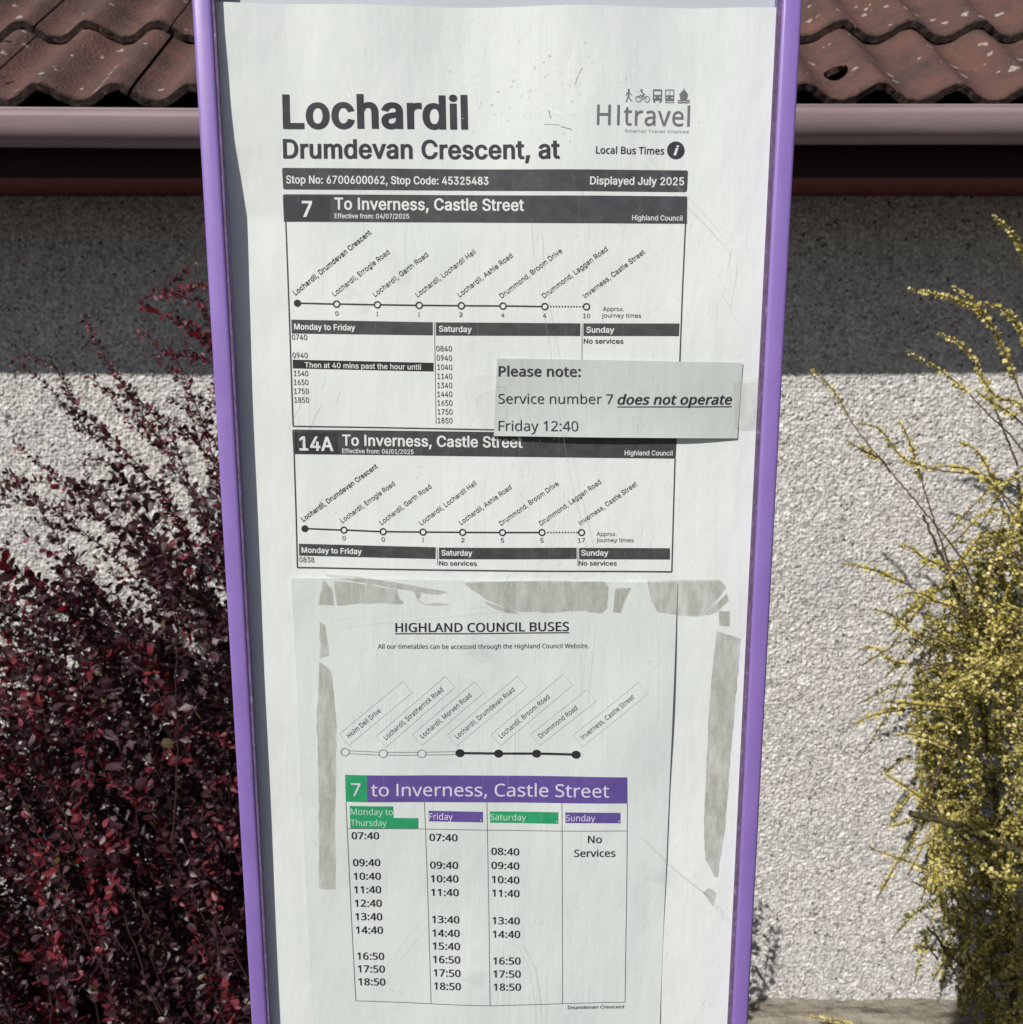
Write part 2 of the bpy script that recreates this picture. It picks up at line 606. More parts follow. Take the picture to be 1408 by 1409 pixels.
GZ = CZ + 0.4115
o = link('gutter', gutter(-2.4, -0.02, GZ + 0.010, GZ - 0.006), house, [M['gutter']])
o = link('gutter', gutter(-0.018, 2.6, GZ + 0.006, GZ + 0.006), house, [M['gutter']])
bm = bmesh.new()
for yy in (2.0985,):
    pass
bm.free()
jb = box(-0.06, 0.022, 2.0995, 2.104, GZ - 0.03, GZ + 0.006, 0.001)
o = link('gutter_joint', bm_mesh('gutter_joint', jb), house, [M['gutter']])

# --- roof tiles
PITCH_R = math.radians(35)
TW, GAUGE = 0.315, 0.345
EX, EY, EZ = -0.781, 2.172, CZ + 0.425      # a joint between two tiles, lower edge of the first course (bottom of trough)


def tile_mesh(hole=None, ny=8):
    """one double-roll pantile, x across (0..TW), y up the slope, z off the roof; two rolls"""
    nx = 48 if hole else 40
    L = GAUGE + 0.05
    bm = bmesh.new()
    g = []
    for j in range(ny + 1):
        row = []
        for i in range(nx + 1):
            x = (TW - 0.004) * i / nx
            ph = (x / TW * 2 + 0.22) % 1.0                       # crest a quarter pitch left of the joint
            c = 0.5 + 0.5 * math.cos(2 * math.pi * ph)
            z = 0.035 * (c ** 1.15)
            y = L * j / ny
            z += 0.022 * (1 - y / GAUGE) if y < GAUGE else 0.0
            if j == 0:
                z -= 0.002 + random.uniform(-0.0009, 0.0009)
            row.append(bm.verts.new((x, y + 0.0015 * math.sin(i * 1.7) + (random.uniform(-.0008, .0008) if j == 0 else 0), z + random.uniform(-.0003, .0003))))
        g.append(row)
    gone = set()
    if hole:
        for j in range(ny):
            for i in range(nx):
                x = TW * (i + 0.5) / nx; y = L * (j + 0.5) / ny
                if ((x - hole[0]) / hole[2]) ** 2 + ((y - hole[1]) / hole[3]) ** 2 < 1:
                    gone.add((i, j))
        for (i, j) in gone:                                      # round the rim of the hole
            for (a, b_) in ((i, j), (i + 1, j), (i + 1, j + 1), (i, j + 1)):
                near = [(a + p, b_ + q) in gone for p in (-1, 0) for q in (-1, 0)]
                if not all(near):
                    v = g[b_][a]
                    ex = (v.co.x - hole[0]) / hole[2]; ey = (v.co.y - hole[1]) / hole[3]
                    e = math.hypot(ex, ey)
                    if e > 1e-3:
                        v.co.x = hole[0] + hole[2] * ex / e; v.co.y = hole[1] + hole[3] * ey / e
    for j in range(ny):
        for i in range(nx):
            if (i, j) in gone:
                continue
            bm.faces.new((g[j][i], g[j][i + 1], g[j + 1][i + 1], g[j + 1][i]))
    bm.normal_update()
    bmesh.ops.solidify(bm, geom=bm.faces[:], thickness=0.015)
    bmesh.ops.recalc_face_normals(bm, faces=bm.faces[:])
    me = bm_mesh('roof_tile', bm, True)
    me.materials.append(M['tile'])
    try:
        me.set_sharp_from_angle(angle=math.radians(50))
    except Exception:
        pass
    return me


tm = tile_mesh()
tm_hole = tile_mesh((0.224, 0.135, 0.023, 0.036), 40)
rotm = Matrix.Rotation(PITCH_R, 4, 'X')
for row in range(6):
    for c in range(-5, 11):
        special = (row == 0 and c == 4)
        o = bpy.data.objects.new('roof_tile', tm_hole if special else tm)
        if special:
            o['label'] = 'tile with an oval hole worn through it'
        jit = random.uniform(-0.002, 0.002)
        lp = Vector((EX + c * TW + jit, EY, EZ)) + Vector((0, math.cos(PITCH_R), math.sin(PITCH_R))) * (row * GAUGE + random.uniform(-.002, .002))
        lp.z += random.uniform(-0.001, 0.001)
        o.parent = house
        mt = Matrix.Translation(lp - house.location) @ rotm @ Matrix.Rotation(random.uniform(-.004, .004), 4, 'Z')
        o.matrix_local = mt
        COL.objects.link(o)
# felt below the tiles
bm = bmesh.new()
bmesh.ops.create_cube(bm, size=1.0)
for v_ in bm.verts:
    v_.co = Vector((0.1 + v_.co.x * 5.0, 1.05 + v_.co.y * 2.1, -0.032 + v_.co.z * 0.01))
bmesh.ops.transform(bm, matrix=Matrix.Translation((0, EY + 0.03, EZ)) @ rotm, verts=bm.verts[:])
link('roof_felt', bm_mesh('roof_felt', bm), house, [M['under']])

# ================================================================== GROUND
def rough_sheet(name, x0, x1, y0, y1, step, zf, m_):
    gx = np.arange(x0, x1 + step / 2, step); gy = np.arange(y0, y1 + step / 2, step)
    A, B = np.meshgrid(gx, gy)
    zz = zf(A.ravel(), B.ravel())
    me = np_mesh(name, np.stack([A.ravel(), B.ravel(), zz], -1), grid_faces(len(gx), len(gy)), smooth=True)
    return link(name, me, None, [m_])


m, t, b = mat('asphalt', (0.05, 0.05, 0.052), 0.9, 0.3)
n = noise(t, geo_pos(t), 120, 3, 0.6)
r = ramp(t, [(0.3, (0.035, 0.035, 0.036)), (0.7, (0.07, 0.068, 0.066))])
t.links.new(n.outputs[0], r.inputs[0]); t.links.new(r.outputs[0], b.inputs['Base Color'])
bump(t, b, n.outputs[0], 0.5, 0.004)
gr = rough_sheet('ground', -60, 60, -80, 60, 20, lambda a, b: a * 0 - 0.03, m)
tag(gr, kind='structure')
bed = rough_sheet('gravel_bed', -2.4, 2.6, 1.5, 2.75, 0.02, lambda a, b: -0.012 + 0.006 * np.sin(a * 31 + np.sin(b * 19) * 2) * np.sin(b * 37) + 0.004 * np.sin(a * 83) * np.sin(b * 71 + a * 9), M['ground'])
tag(bed, kind='structure')


def ledge_z(a, b):
    edge = 2.545 + 0.010 * np.sin(a * 9) + 0.006 * np.sin(a * 23 + 1) + 0.004 * np.sin(a * 61)
    d = np.clip((b - edge) / 0.012, 0, 1)
    crack = np.abs(b - (2.612 + 0.008 * np.sin(a * 13) + 0.005 * np.sin(a * 37 + 2)))
    c = np.clip(1 - crack / 0.008, 0, 1) * (0.5 + 0.5 * np.sin(a * 7.7 + 0.5))
    return -0.03 + d * (0.052 + 0.004 * np.sin(a * 17) * np.sin(b * 60) + 0.002 * np.sin(a * 111) * np.sin(b * 131)) - 0.014 * c


lg = rough_sheet('cement_ledge', -2.4, 2.6, 2.52, 2.66, 0.006, ledge_z, M['ledge'])
tag(lg, kind='structure')

# ================================================================== TIMETABLE CASE
YF = 0.5075                    # front face of the rails
YS = 0.5175                    # plane the sheets hang in
ZT = at(704, -58, YF).z        # top and bottom of the case
ZB = at(704, 1660, YF).z
case = empty('timetable_case', (0, YF, ZB), 'tall bus stop timetable case with purple metal frame and scratched clear cover', 'timetable case')
LX0, LX1, RX0, RX1 = -0.1531, -0.1434, 0.1295, 0.1392


def rail_mesh(x0, x1, z0, z1):
    return bm_mesh('rail', box(x0, x1, YF, YF + 0.034, z0, z1, 0.0019, 3), False)


for (x0, x1) in ((LX0, LX1), (RX0, RX1)):
    me = rail_mesh(x0, x1, ZB, ZT)
    for p in me.polygons:
        p.use_smooth = True
    try:
        me.set_sharp_from_angle(angle=math.radians(40))
    except Exception:
        pass
    link('side_rail', me, case, [M['purple']])
link('top_rail', rail_mesh(LX0, RX1, ZT + 0.0005, ZT + 0.012), case, [M['purple']])
link('bottom_rail', rail_mesh(LX0, RX1, ZB - 0.012, ZB - 0.0005), case, [M['purple']])
m, t, b = mat('grimy_seal', (0.13, 0.085, 0.19), 0.7, 0.3)     # grimy sealing strips along the inside of the rails
n = noise(t, scaled(t, geo_pos(t), (500, 500, 220)), 1, 4, 0.7)
r = ramp(t, [(0.35, (0.085, 0.06, 0.10)), (0.6, (0.15, 0.10, 0.21)), (0.75, (0.30, 0.26, 0.34))])
t.links.new(n.outputs[0], r.inputs[0]); t.links.new(r.outputs[0], b.inputs['Base Color'])
for (x0, x1) in ((LX1 - 0.0003, LX1 + 0.0011), (RX0 - 0.0019, RX0 + 0.0003)):
    link('seal_strip', bm_mesh('seal_strip', box(x0, x1, YF + 0.0012, YF + 0.0036, ZB, ZT)), case, [m])
link('backing_panel', bm_mesh('backing_panel', box(LX1 + 0.0002, RX0 - 0.0002, YF + 0.0140, YF + 0.030, ZB, ZT)), case, [M['backing']])
me = bm_mesh('rear_panel', box(LX0 + 0.001, RX1 - 0.001, YF + 0.0342, YF + 0.037, ZB, ZT))
link('rear_panel', me, case, [M['purple']])
bm = bmesh.new()
bmesh.ops.create_cone(bm, cap_ends=True, segments=32, radius1=0.03, radius2=0.03, depth=ZT + 0.4 + 0.03)
bmesh.ops.translate(bm, vec=(-0.007, YF + 0.037 + 0.0305, (ZT + 0.4 - 0.03) / 2), verts=bm.verts[:])
link('post', bm_mesh('post', bm, True), case, [M['backing']])
# clear cover: single thin pane
YC = YF + 0.0022
me = np_mesh('cover', [(LX1, YC, ZB), (RX0, YC, ZB), (RX0, YC, ZT), (LX1, YC, ZT)], [(0, 1, 2, 3)])
cover = link('cover', me, case, [M['cover']])
cover['label'] = 'clear scratched plastic cover'

# ---------------------------------------------------------------- sheet surfaces
CURL = [(0, 5.0), (50, 5.0), (100, 5.8), (150, 6.4), (200, 7.6), (250, 10.0), (300, 12.0), (400, 10.8), (748, 9.3), (1050, 8.8), (1409, 7.6), (1700, 7.6)]


def curl(py):
    return np.interp(py, [c[0] for c in CURL], [c[1] for c in CURL])


def disp_poster(px, py, xw):
    """how far (m) the poster stands in front of its plane"""
    w = np.clip(1 - (xw - LX1) / 0.045, 0, 1)
    w = w * w * (3 - 2 * w)
    d = (10.0 - curl(py)) * w
    d = d + 0.46 * np.sin(px / 71.0 + py / 160.0) * np.sin(py / 97.0 + 0.6) + 0.16 * np.sin(px / 33.0 - py / 51.0 + 1.0)
    w2 = np.clip(1 - py / 330.0, 0, 1)
    d = d + w2 * (2.4 * np.sin((px - 330) / 62.0) + 1.1 * np.sin(px / 41.0 + 1.3)) * np.clip((px - 300) / 60, 0, 1) * np.clip((1040 - px) / 80, 0, 1)
    return np.minimum(d, 7.0) * 0.001


def disp_sheet(px, py, xw):
    e = np.clip((px - 860) / 70.0, 0, 1)
    d = 2.1 - 0.9 * e + 0.45 * np.sin(px / 58.0 + py / 90.0) + 0.30 * np.sin(py / 43.0 - px / 120.0) + 0.12 * np.sin(px / 23.0 + py / 37.0)
    d = d + 0.9 * np.exp(-((px - 880) ** 2 + (py - 1010) ** 2) / 3600.0)
    return d * 0.001


def disp_slip(px, py, xw):
    v_ = np.clip((py - 540) / 62.0, 0, 1)
    d = 1.9 - 0.9 * np.clip((px - 960) / 60, 0, 1) + v_ ** 2 * (2.2 + 0.5 * np.sin(px / 40.0)) * np.clip((1025 - px) / 90.0, 0.05, 1) + 0.25 * np.sin(px / 60.0 + py / 30.0)
    return d * 0.001


def surf_of(disp, plane=YS):
    def f(px, py, lift=0.0):
        px = np.asarray(px, float); py = np.asarray(py, float)
        a = (px - 704.0) / F; b = (704.5 - py) / F
        ry = sp_ * b + cp; rz = cp * b - sp_
        t = plane / ry
        x = a * t
        y = np.full_like(x, plane) - (disp(px, py, x) if disp else 0) - lift
        return np.stack([x, y, CZ + rz * t], -1)
    return f


S_POSTER = surf_of(disp_poster)
S_SHEET = surf_of(disp_sheet)
S_SLIP = surf_of(disp_slip)
S_COVER = surf_of(None, YC)


def sheet_mesh(name, quad, surf, step=5.0, lift=0.0):
    (ax, ay), (bx, by), (cx, cy), (dx, dy) = quad              # TL TR BR BL
    nu = max(2, int(max(bx - ax, cx - dx) / step)); nv = max(2, int(max(dy - ay, cy - by) / step))
    U, Vv = np.meshgrid(np.linspace(0, 1, nu + 1), np.linspace(0, 1, nv + 1))
    U = U.ravel(); Vv = Vv.ravel()
    px = (1 - U) * (1 - Vv) * ax + U * (1 - Vv) * bx + U * Vv * cx + (1 - U) * Vv * dx
    py = (1 - U) * (1 - Vv) * ay + U * (1 - Vv) * by + U * Vv * cy + (1 - U) * Vv * dy
    return np_mesh(name, surf(px, py, lift), grid_faces(nu + 1, nv + 1), smooth=True)


# ---------------------------------------------------------------- lettering
# outlines of the letters: width and closed contours, x and y in thousandths of the letter height unit
GLYPHS_SANS = {
 'A': (679, [[23, 0, 285, 720, 391, 720, 655, 0, 559, 0, 406, 428, 374, 527, 329, 677, 347, 677, 301, 525, 270, 428, 120, 0], [156, 201, 156, 281, 523, 281, 523, 201]]),
 'B': (646, [[85, 0, 85, 720, 341, 720, 388, 717, 430, 709, 465, 694, 495, 675, 520, 652, 539, 626, 553, 596, 561, 563, 563, 529, 562, 500, 556, 475, 547, 453, 528, 426, 504, 405, 476, 389, 446, 377, 446, 371, 469, 367, 491, 360, 514, 347, 535, 331, 554, 311, 569, 288, 582, 260, 589, 228, 591, 193, 589, 158, 580, 125, 566, 94, 546, 67, 520, 44, 488, 25, 448, 11, 402, 3, 349, 0], [176, 81, 346, 81, 397, 84, 437, 95, 467, 113, 487, 136, 499, 163, 503, 193, 498, 228, 485, 260, 471, 279, 453, 295, 432, 309, 408, 319, 381, 325, 351, 327, 176, 327], [176, 404, 337, 404, 362, 406, 386, 411, 408, 419, 436, 437, 457, 462, 471, 492, 475, 527, 472, 557, 461, 584, 442, 607, 416, 625, 382, 636, 340, 639, 176, 639]]),
 'C': (722, [[378, -10, 318, -5, 263, 10, 213, 35, 168, 69, 130, 112, 99, 163, 75, 222, 62, 287, 57, 360, 62, 432, 75, 498, 99, 556, 130, 607, 168, 650, 213, 684, 263, 710, 318, 725, 378, 730, 414, 728, 448, 723, 482, 714, 513, 701, 542, 686, 569, 667, 593, 645, 615, 620, 634, 592, 649, 562, 661, 529, 669, 493, 578, 493, 567, 528, 551, 558, 530, 584, 506, 606, 477, 623, 446, 635, 413, 643, 378, 645, 336, 641, 296, 630, 260, 612, 227, 586, 200, 554, 177, 515, 160, 469, 150, 418, 146, 360, 150, 302, 160, 250, 177, 205, 200, 166, 228, 133, 260, 108, 297, 90, 336, 79, 378, 75, 413, 77, 446, 85, 477, 97, 506, 114, 530, 136, 551, 162, 567, 192, 578, 227, 669, 227, 661, 192, 650, 159, 634, 128, 616, 101, 594, 76, 569, 54, 542, 35, 513, 19, 482, 7, 449, -2, 414, -8]]),
 'D': (711, [[310, 0, 136, 0, 136, 81, 304, 81, 359, 84, 408, 96, 450, 114, 485, 140, 514, 172, 536, 211, 552, 256, 562, 306, 565, 361, 562, 416, 552, 466, 537, 510, 515, 549, 487, 581, 452, 606, 412, 624, 365, 636, 313, 639, 132, 639, 132, 720, 319, 720, 386, 715, 446, 701, 499, 677, 545, 644, 583, 603, 613, 554, 636, 496, 649, 432, 653, 361, 649, 290, 635, 225, 613, 168, 582, 118, 543, 77, 496, 43, 441, 19, 379, 5], [176, 720, 176, 0, 85, 0, 85, 720]]),
 'E': (592, [[85, 0, 85, 720, 527, 720, 527, 639, 176, 639, 176, 404, 503, 404, 503, 324, 176, 324, 176, 81, 531, 81, 531, 0]]),
 'F': (580, [[85, 0, 85, 720, 522, 720, 522, 639, 176, 639, 176, 394, 490, 394, 490, 313, 176, 313, 176, 0]]),
 'G': (736, [[380, -10, 319, -5, 262, 10, 211, 36, 166, 70, 129, 113, 98, 164, 75, 222, 62, 287, 57, 360, 62, 432, 75, 498, 98, 556, 129, 607, 166, 650, 211, 684, 261, 710, 316, 725, 375, 730, 412, 728, 448, 722, 482, 713, 514, 700, 543, 684, 571, 664, 595, 642, 617, 617, 636, 589, 651, 559, 663, 527, 671, 493, 577, 493, 565, 527, 548, 556, 528, 582, 504, 604, 477, 622, 446, 635, 424, 640, 401, 644, 375, 645, 334, 641, 295, 630, 259, 612, 227, 587, 200, 554, 177, 515, 160, 469, 150, 418, 146, 360, 150, 302, 160, 250, 177, 205, 200, 166, 228, 134, 261, 108, 298, 90, 337, 79, 380, 75, 419, 78, 455, 86, 488, 101, 517, 120, 541, 145, 561, 174, 575, 208, 584, 246, 587, 287, 615, 282, 400, 282, 400, 362, 677, 362, 677, 283, 672, 226, 659, 175, 638, 129, 609, 88, 574, 54, 533, 27, 486, 6, 435, -6]]),
 'H': (732, [[85, 0, 85, 720, 176, 720, 176, 409, 555, 409, 555, 720, 647, 720, 647, 0, 555, 0, 555, 328, 176, 328, 176, 0]]),
 'I': (425, [[44, 0, 44, 81, 167, 81, 167, 639, 44, 639, 44, 720, 381, 720, 381, 639, 259, 639, 259, 81, 381, 81, 381, 0]]),
 'J': (561, [[262, -10, 202, -3, 151, 15, 107, 46, 74, 89, 54, 142, 47, 206, 47, 245, 138, 245, 138, 206, 142, 165, 153, 132, 172, 105, 197, 86, 227, 74, 262, 71, 296, 74, 326, 86, 351, 105, 370, 132, 381, 165, 385, 206, 385, 720, 476, 720, 476, 206, 469, 142, 449, 89, 416, 46, 373, 15, 321, -3]]),
 'L': (556, [[85, 0, 85, 720, 176, 720, 176, 81, 511, 81, 511, 0]]),
 'M': (889, [[85, 0, 85, 720, 215, 720, 392, 265, 407, 225, 424, 173, 441, 119, 455, 69, 435, 69, 450, 117, 467, 172, 484, 224, 499, 265, 674, 720, 804, 720, 804, 0, 714, 0, 714, 412, 714, 463, 715, 522, 716, 585, 718, 647, 726, 647, 704, 579, 682, 513, 662, 455, 645, 412, 484, 0, 405, 0, 241, 412, 225, 454, 205, 511, 183, 577, 158, 647, 168, 647, 170, 589, 171, 526, 172, 465, 173, 412, 173, 0]]),
 'N': (741, [[85, 0, 85, 720, 193, 720, 486, 259, 513, 213, 548, 151, 586, 78, 573, 76, 567, 153, 565, 223, 564, 276, 564, 720, 656, 720, 656, 0, 547, 0, 286, 411, 251, 468, 209, 539, 152, 640, 169, 642, 173, 543, 176, 464, 177, 412, 177, 0]]),
 'O': (755, [[378, -10, 318, -5, 263, 10, 213, 35, 168, 69, 130, 112, 99, 163, 76, 222, 62, 287, 57, 360, 62, 432, 76, 498, 99, 556, 130, 607, 168, 650, 213, 684, 263, 710, 318, 725, 378, 730, 437, 725, 492, 710, 543, 684, 588, 650, 625, 607, 656, 556, 679, 498, 693, 432, 698, 360, 693, 287, 679, 222, 656, 163, 625, 112, 588, 69, 543, 35, 492, 10, 437, -5], [378, 75, 419, 79, 458, 89, 495, 108, 527, 133, 555, 165, 578, 204, 595, 250, 605, 301, 609, 360, 605, 418, 595, 470, 578, 516, 555, 555, 527, 587, 495, 612, 458, 631, 419, 641, 378, 645, 336, 641, 297, 630, 261, 612, 228, 587, 200, 555, 177, 516, 160, 470, 150, 418, 146, 360, 150, 301, 160, 250, 177, 204, 200, 165, 228, 133, 261, 108, 297, 90, 336, 79]]),
 'P': (629, [[85, 0, 85, 720, 333, 720, 385, 717, 431, 707, 470, 690, 504, 667, 531, 640, 552, 608, 566, 572, 575, 534, 578, 492, 575, 450, 566, 412, 552, 376, 531, 343, 504, 316, 470, 293, 431, 276, 385, 266, 333, 263, 155, 263, 155, 343, 329, 343, 364, 345, 395, 352, 420, 362, 442, 377, 459, 395, 471, 416, 480, 439, 486, 465, 488, 492, 486, 520, 480, 545, 471, 568, 458, 589, 441, 606, 420, 621, 394, 631, 364, 638, 329, 640, 176, 640, 176, 0]]),
 'R': (635, [[85, 0, 85, 720, 334, 720, 386, 717, 432, 707, 471, 691, 505, 670, 532, 644, 553, 613, 567, 578, 576, 540, 579, 498, 576, 457, 567, 419, 553, 384, 532, 354, 504, 328, 471, 307, 432, 292, 386, 283, 334, 280, 136, 280, 136, 361, 331, 361, 366, 363, 396, 368, 421, 378, 452, 398, 472, 425, 481, 447, 487, 471, 489, 498, 487, 526, 481, 550, 472, 573, 459, 592, 442, 609, 421, 622, 395, 632, 365, 638, 330, 640, 176, 640, 176, 0], [500, 0, 326, 324, 429, 324, 605, 0]]),
 'S': (632, [[317, -13, 267, -10, 221, -1, 180, 13, 145, 32, 115, 56, 90, 85, 72, 118, 60, 154, 54, 193, 148, 193, 152, 167, 161, 144, 175, 124, 192, 107, 212, 94, 236, 83, 261, 76, 288, 71, 317, 70, 348, 71, 378, 77, 405, 85, 429, 97, 449, 112, 466, 130, 479, 150, 486, 173, 489, 197, 484, 228, 470, 253, 448, 273, 419, 289, 346, 315, 260, 339, 205, 358, 159, 381, 122, 409, 95, 443, 79, 482, 73, 527, 77, 566, 88, 602, 106, 634, 130, 662, 160, 686, 195, 705, 234, 718, 276, 727, 321, 730, 367, 727, 409, 718, 447, 704, 481, 685, 510, 662, 534, 635, 552, 604, 563, 571, 567, 535, 477, 535, 469, 568, 453, 596, 428, 619, 396, 636, 360, 646, 318, 649, 289, 647, 262, 642, 237, 634, 205, 616, 182, 592, 168, 564, 163, 532, 168, 498, 185, 472, 210, 452, 240, 436, 301, 415, 374, 395, 441, 373, 464, 363, 486, 350, 508, 336, 527, 320, 544, 301, 558, 280, 569, 255, 576, 227, 578, 196, 574, 158, 564, 123, 547, 90, 523, 61, 494, 36, 458, 15, 416, 0, 369, -10]]),
 'T': (635, [[45, 639, 45, 720, 590, 720, 590, 639, 363, 639, 363, 0, 273, 0, 273, 639]]),
 'U': (732, [[366, -12, 312, -8, 263, 3, 218, 22, 179, 47, 146, 77, 120, 113, 101, 154, 89, 197, 85, 245, 85, 720, 176, 720, 176, 252, 178, 219, 186, 188, 199, 160, 217, 135, 239, 114, 265, 96, 295, 83, 329, 76, 366, 73, 404, 76, 438, 83, 468, 96, 494, 114, 516, 135, 533, 160, 546, 188, 553, 219, 556, 252, 556, 720, 647, 720, 647, 245, 643, 197, 632, 154, 612, 113, 586, 77, 553, 47, 514, 22, 470, 3, 421, -8]]),
 'V': (679, [[288, 0, 23, 720, 119, 720, 272, 292, 305, 194, 351, 43, 332, 43, 378, 195, 410, 292, 559, 720, 655, 720, 393, 0]]),
 'W': (971, [[219, 0, 23, 720, 116, 720, 231, 277, 248, 206, 264, 132, 279, 56, 268, 56, 283, 132, 299, 206, 317, 277, 433, 720, 537, 720, 653, 277, 671, 206, 688, 132, 704, 56, 691, 56, 706, 132, 722, 206, 740, 277, 854, 720, 948, 720, 750, 0, 645, 0, 520, 457, 497, 554, 475, 672, 495, 672, 474, 559, 450, 457, 326, 0]]),
 'a': (551, [[226, -12, 193, -10, 162, -4, 134, 7, 108, 22, 86, 40, 67, 63, 54, 89, 46, 119, 43, 153, 45, 182, 51, 207, 61, 228, 82, 254, 110, 273, 131, 283, 153, 292, 177, 298, 252, 311, 331, 321, 375, 332, 390, 360, 390, 363, 387, 394, 377, 420, 362, 440, 339, 456, 311, 465, 277, 468, 241, 465, 211, 456, 166, 426, 142, 388, 58, 412, 72, 442, 90, 468, 111, 490, 135, 507, 161, 521, 188, 531, 217, 538, 246, 543, 274, 544, 338, 537, 361, 531, 383, 522, 404, 510, 424, 495, 441, 476, 456, 453, 467, 426, 474, 393, 476, 356, 476, 0, 391, 0, 391, 73, 386, 73, 357, 35, 334, 17, 305, 1, 282, -6, 255, -11], [241, 64, 272, 66, 299, 73, 323, 83, 352, 105, 373, 132, 386, 163, 390, 195, 390, 269, 367, 258, 327, 249, 283, 242, 248, 238, 190, 224, 166, 213, 146, 197, 134, 176, 130, 148, 134, 123, 144, 102, 161, 86, 184, 74, 211, 67]]),
 'b': (601, [[325, -12, 294, -10, 267, -4, 244, 5, 216, 23, 195, 44, 167, 83, 158, 83, 158, 0, 74, 0, 74, 720, 161, 720, 161, 452, 167, 452, 194, 489, 215, 510, 243, 527, 265, 537, 293, 542, 324, 544, 367, 540, 407, 529, 443, 510, 475, 485, 502, 453, 523, 414, 539, 370, 549, 321, 552, 267, 549, 213, 540, 164, 524, 120, 502, 81, 475, 49, 443, 23, 407, 4, 368, -8], [312, 66, 343, 69, 371, 78, 396, 93, 416, 113, 434, 137, 447, 165, 457, 197, 462, 231, 464, 268, 462, 305, 457, 338, 447, 370, 434, 398, 417, 421, 396, 441, 371, 455, 343, 464, 312, 467, 280, 464, 252, 456, 228, 442, 207, 423, 190, 400, 177, 372, 167, 341, 161, 306, 159, 268, 161, 230, 167, 195, 177, 163, 191, 135, 208, 111, 229, 92, 253, 78, 281, 69]]),
 'c': (560, [[293, -12, 247, -8, 204, 4, 165, 23, 131, 49, 103, 82, 79, 120, 62, 164, 52, 212, 48, 265, 52, 319, 62, 368, 79, 412, 103, 451, 131, 483, 165, 509, 204, 529, 247, 540, 293, 544, 319, 543, 344, 539, 368, 534, 401, 521, 432, 504, 458, 482, 481, 456, 494, 436, 504, 415, 512, 392, 429, 371, 411, 409, 382, 440, 343, 460, 293, 467, 260, 464, 231, 454, 205, 439, 184, 418, 167, 394, 153, 366, 144, 334, 138, 301, 136, 265, 138, 230, 144, 197, 153, 166, 167, 138, 184, 114, 205, 93, 231, 78, 260, 69, 293, 66, 343, 73, 383, 94, 413, 125, 431, 166, 514, 145, 506, 121, 496, 100, 483, 79, 460, 53, 433, 30, 413, 18, 392, 7, 369, -1, 345, -7, 320, -10]]),
 'd': (601, [[276, -12, 233, -8, 194, 4, 158, 23, 126, 49, 99, 81, 77, 120, 61, 164, 52, 213, 48, 267, 52, 321, 61, 370, 78, 414, 100, 453, 126, 485, 158, 510, 194, 529, 234, 540, 277, 544, 308, 542, 335, 537, 358, 527, 386, 510, 407, 489, 433, 452, 440, 452, 440, 720, 526, 720, 526, 0, 443, 0, 443, 83, 434, 83, 406, 44, 385, 23, 357, 5, 334, -4, 307, -10], [289, 66, 320, 69, 348, 78, 372, 92, 393, 111, 410, 135, 424, 163, 433, 195, 439, 230, 441, 268, 439, 306, 434, 341, 424, 372, 411, 400, 394, 423, 373, 442, 348, 456, 321, 464, 289, 467, 257, 464, 229, 455, 205, 441, 184, 421, 167, 398, 153, 370, 144, 338, 138, 305, 136, 268, 138, 231, 144, 197, 154, 165, 167, 137, 184, 113, 205, 93, 230, 78, 258, 69]]),
 'e': (572, [[300, -12, 250, -8, 205, 4, 166, 23, 131, 49, 102, 82, 79, 120, 62, 164, 52, 212, 48, 264, 52, 317, 62, 366, 78, 410, 101, 449, 129, 482, 163, 509, 201, 528, 244, 540, 290, 544, 319, 542, 348, 538, 376, 529, 403, 518, 428, 502, 452, 482, 473, 459, 491, 431, 505, 399, 516, 362, 523, 321, 525, 274, 525, 240, 106, 240, 106, 313, 478, 313, 438, 286, 436, 320, 431, 351, 421, 380, 408, 405, 392, 427, 372, 444, 348, 457, 321, 465, 290, 467, 259, 465, 232, 457, 207, 444, 186, 426, 168, 405, 154, 382, 144, 355, 138, 328, 136, 299, 136, 251, 138, 214, 145, 180, 156, 150, 172, 125, 191, 104, 214, 87, 240, 75, 269, 68, 301, 65, 331, 68, 359, 75, 383, 86, 404, 103, 421, 124, 432, 149, 517, 129, 506, 102, 492, 78, 474, 56, 453, 36, 428, 20, 400, 6, 369, -4, 336, -10]]),
 'f': (359, [[323, 537, 323, 463, 9, 463, 9, 537], [114, 0, 114, 611, 116, 640, 123, 665, 135, 688, 151, 707, 170, 722, 191, 734, 215, 743, 240, 748, 265, 750, 315, 746, 344, 737, 322, 663, 304, 668, 275, 671, 242, 666, 218, 651, 205, 626, 201, 592, 201, 0]]),
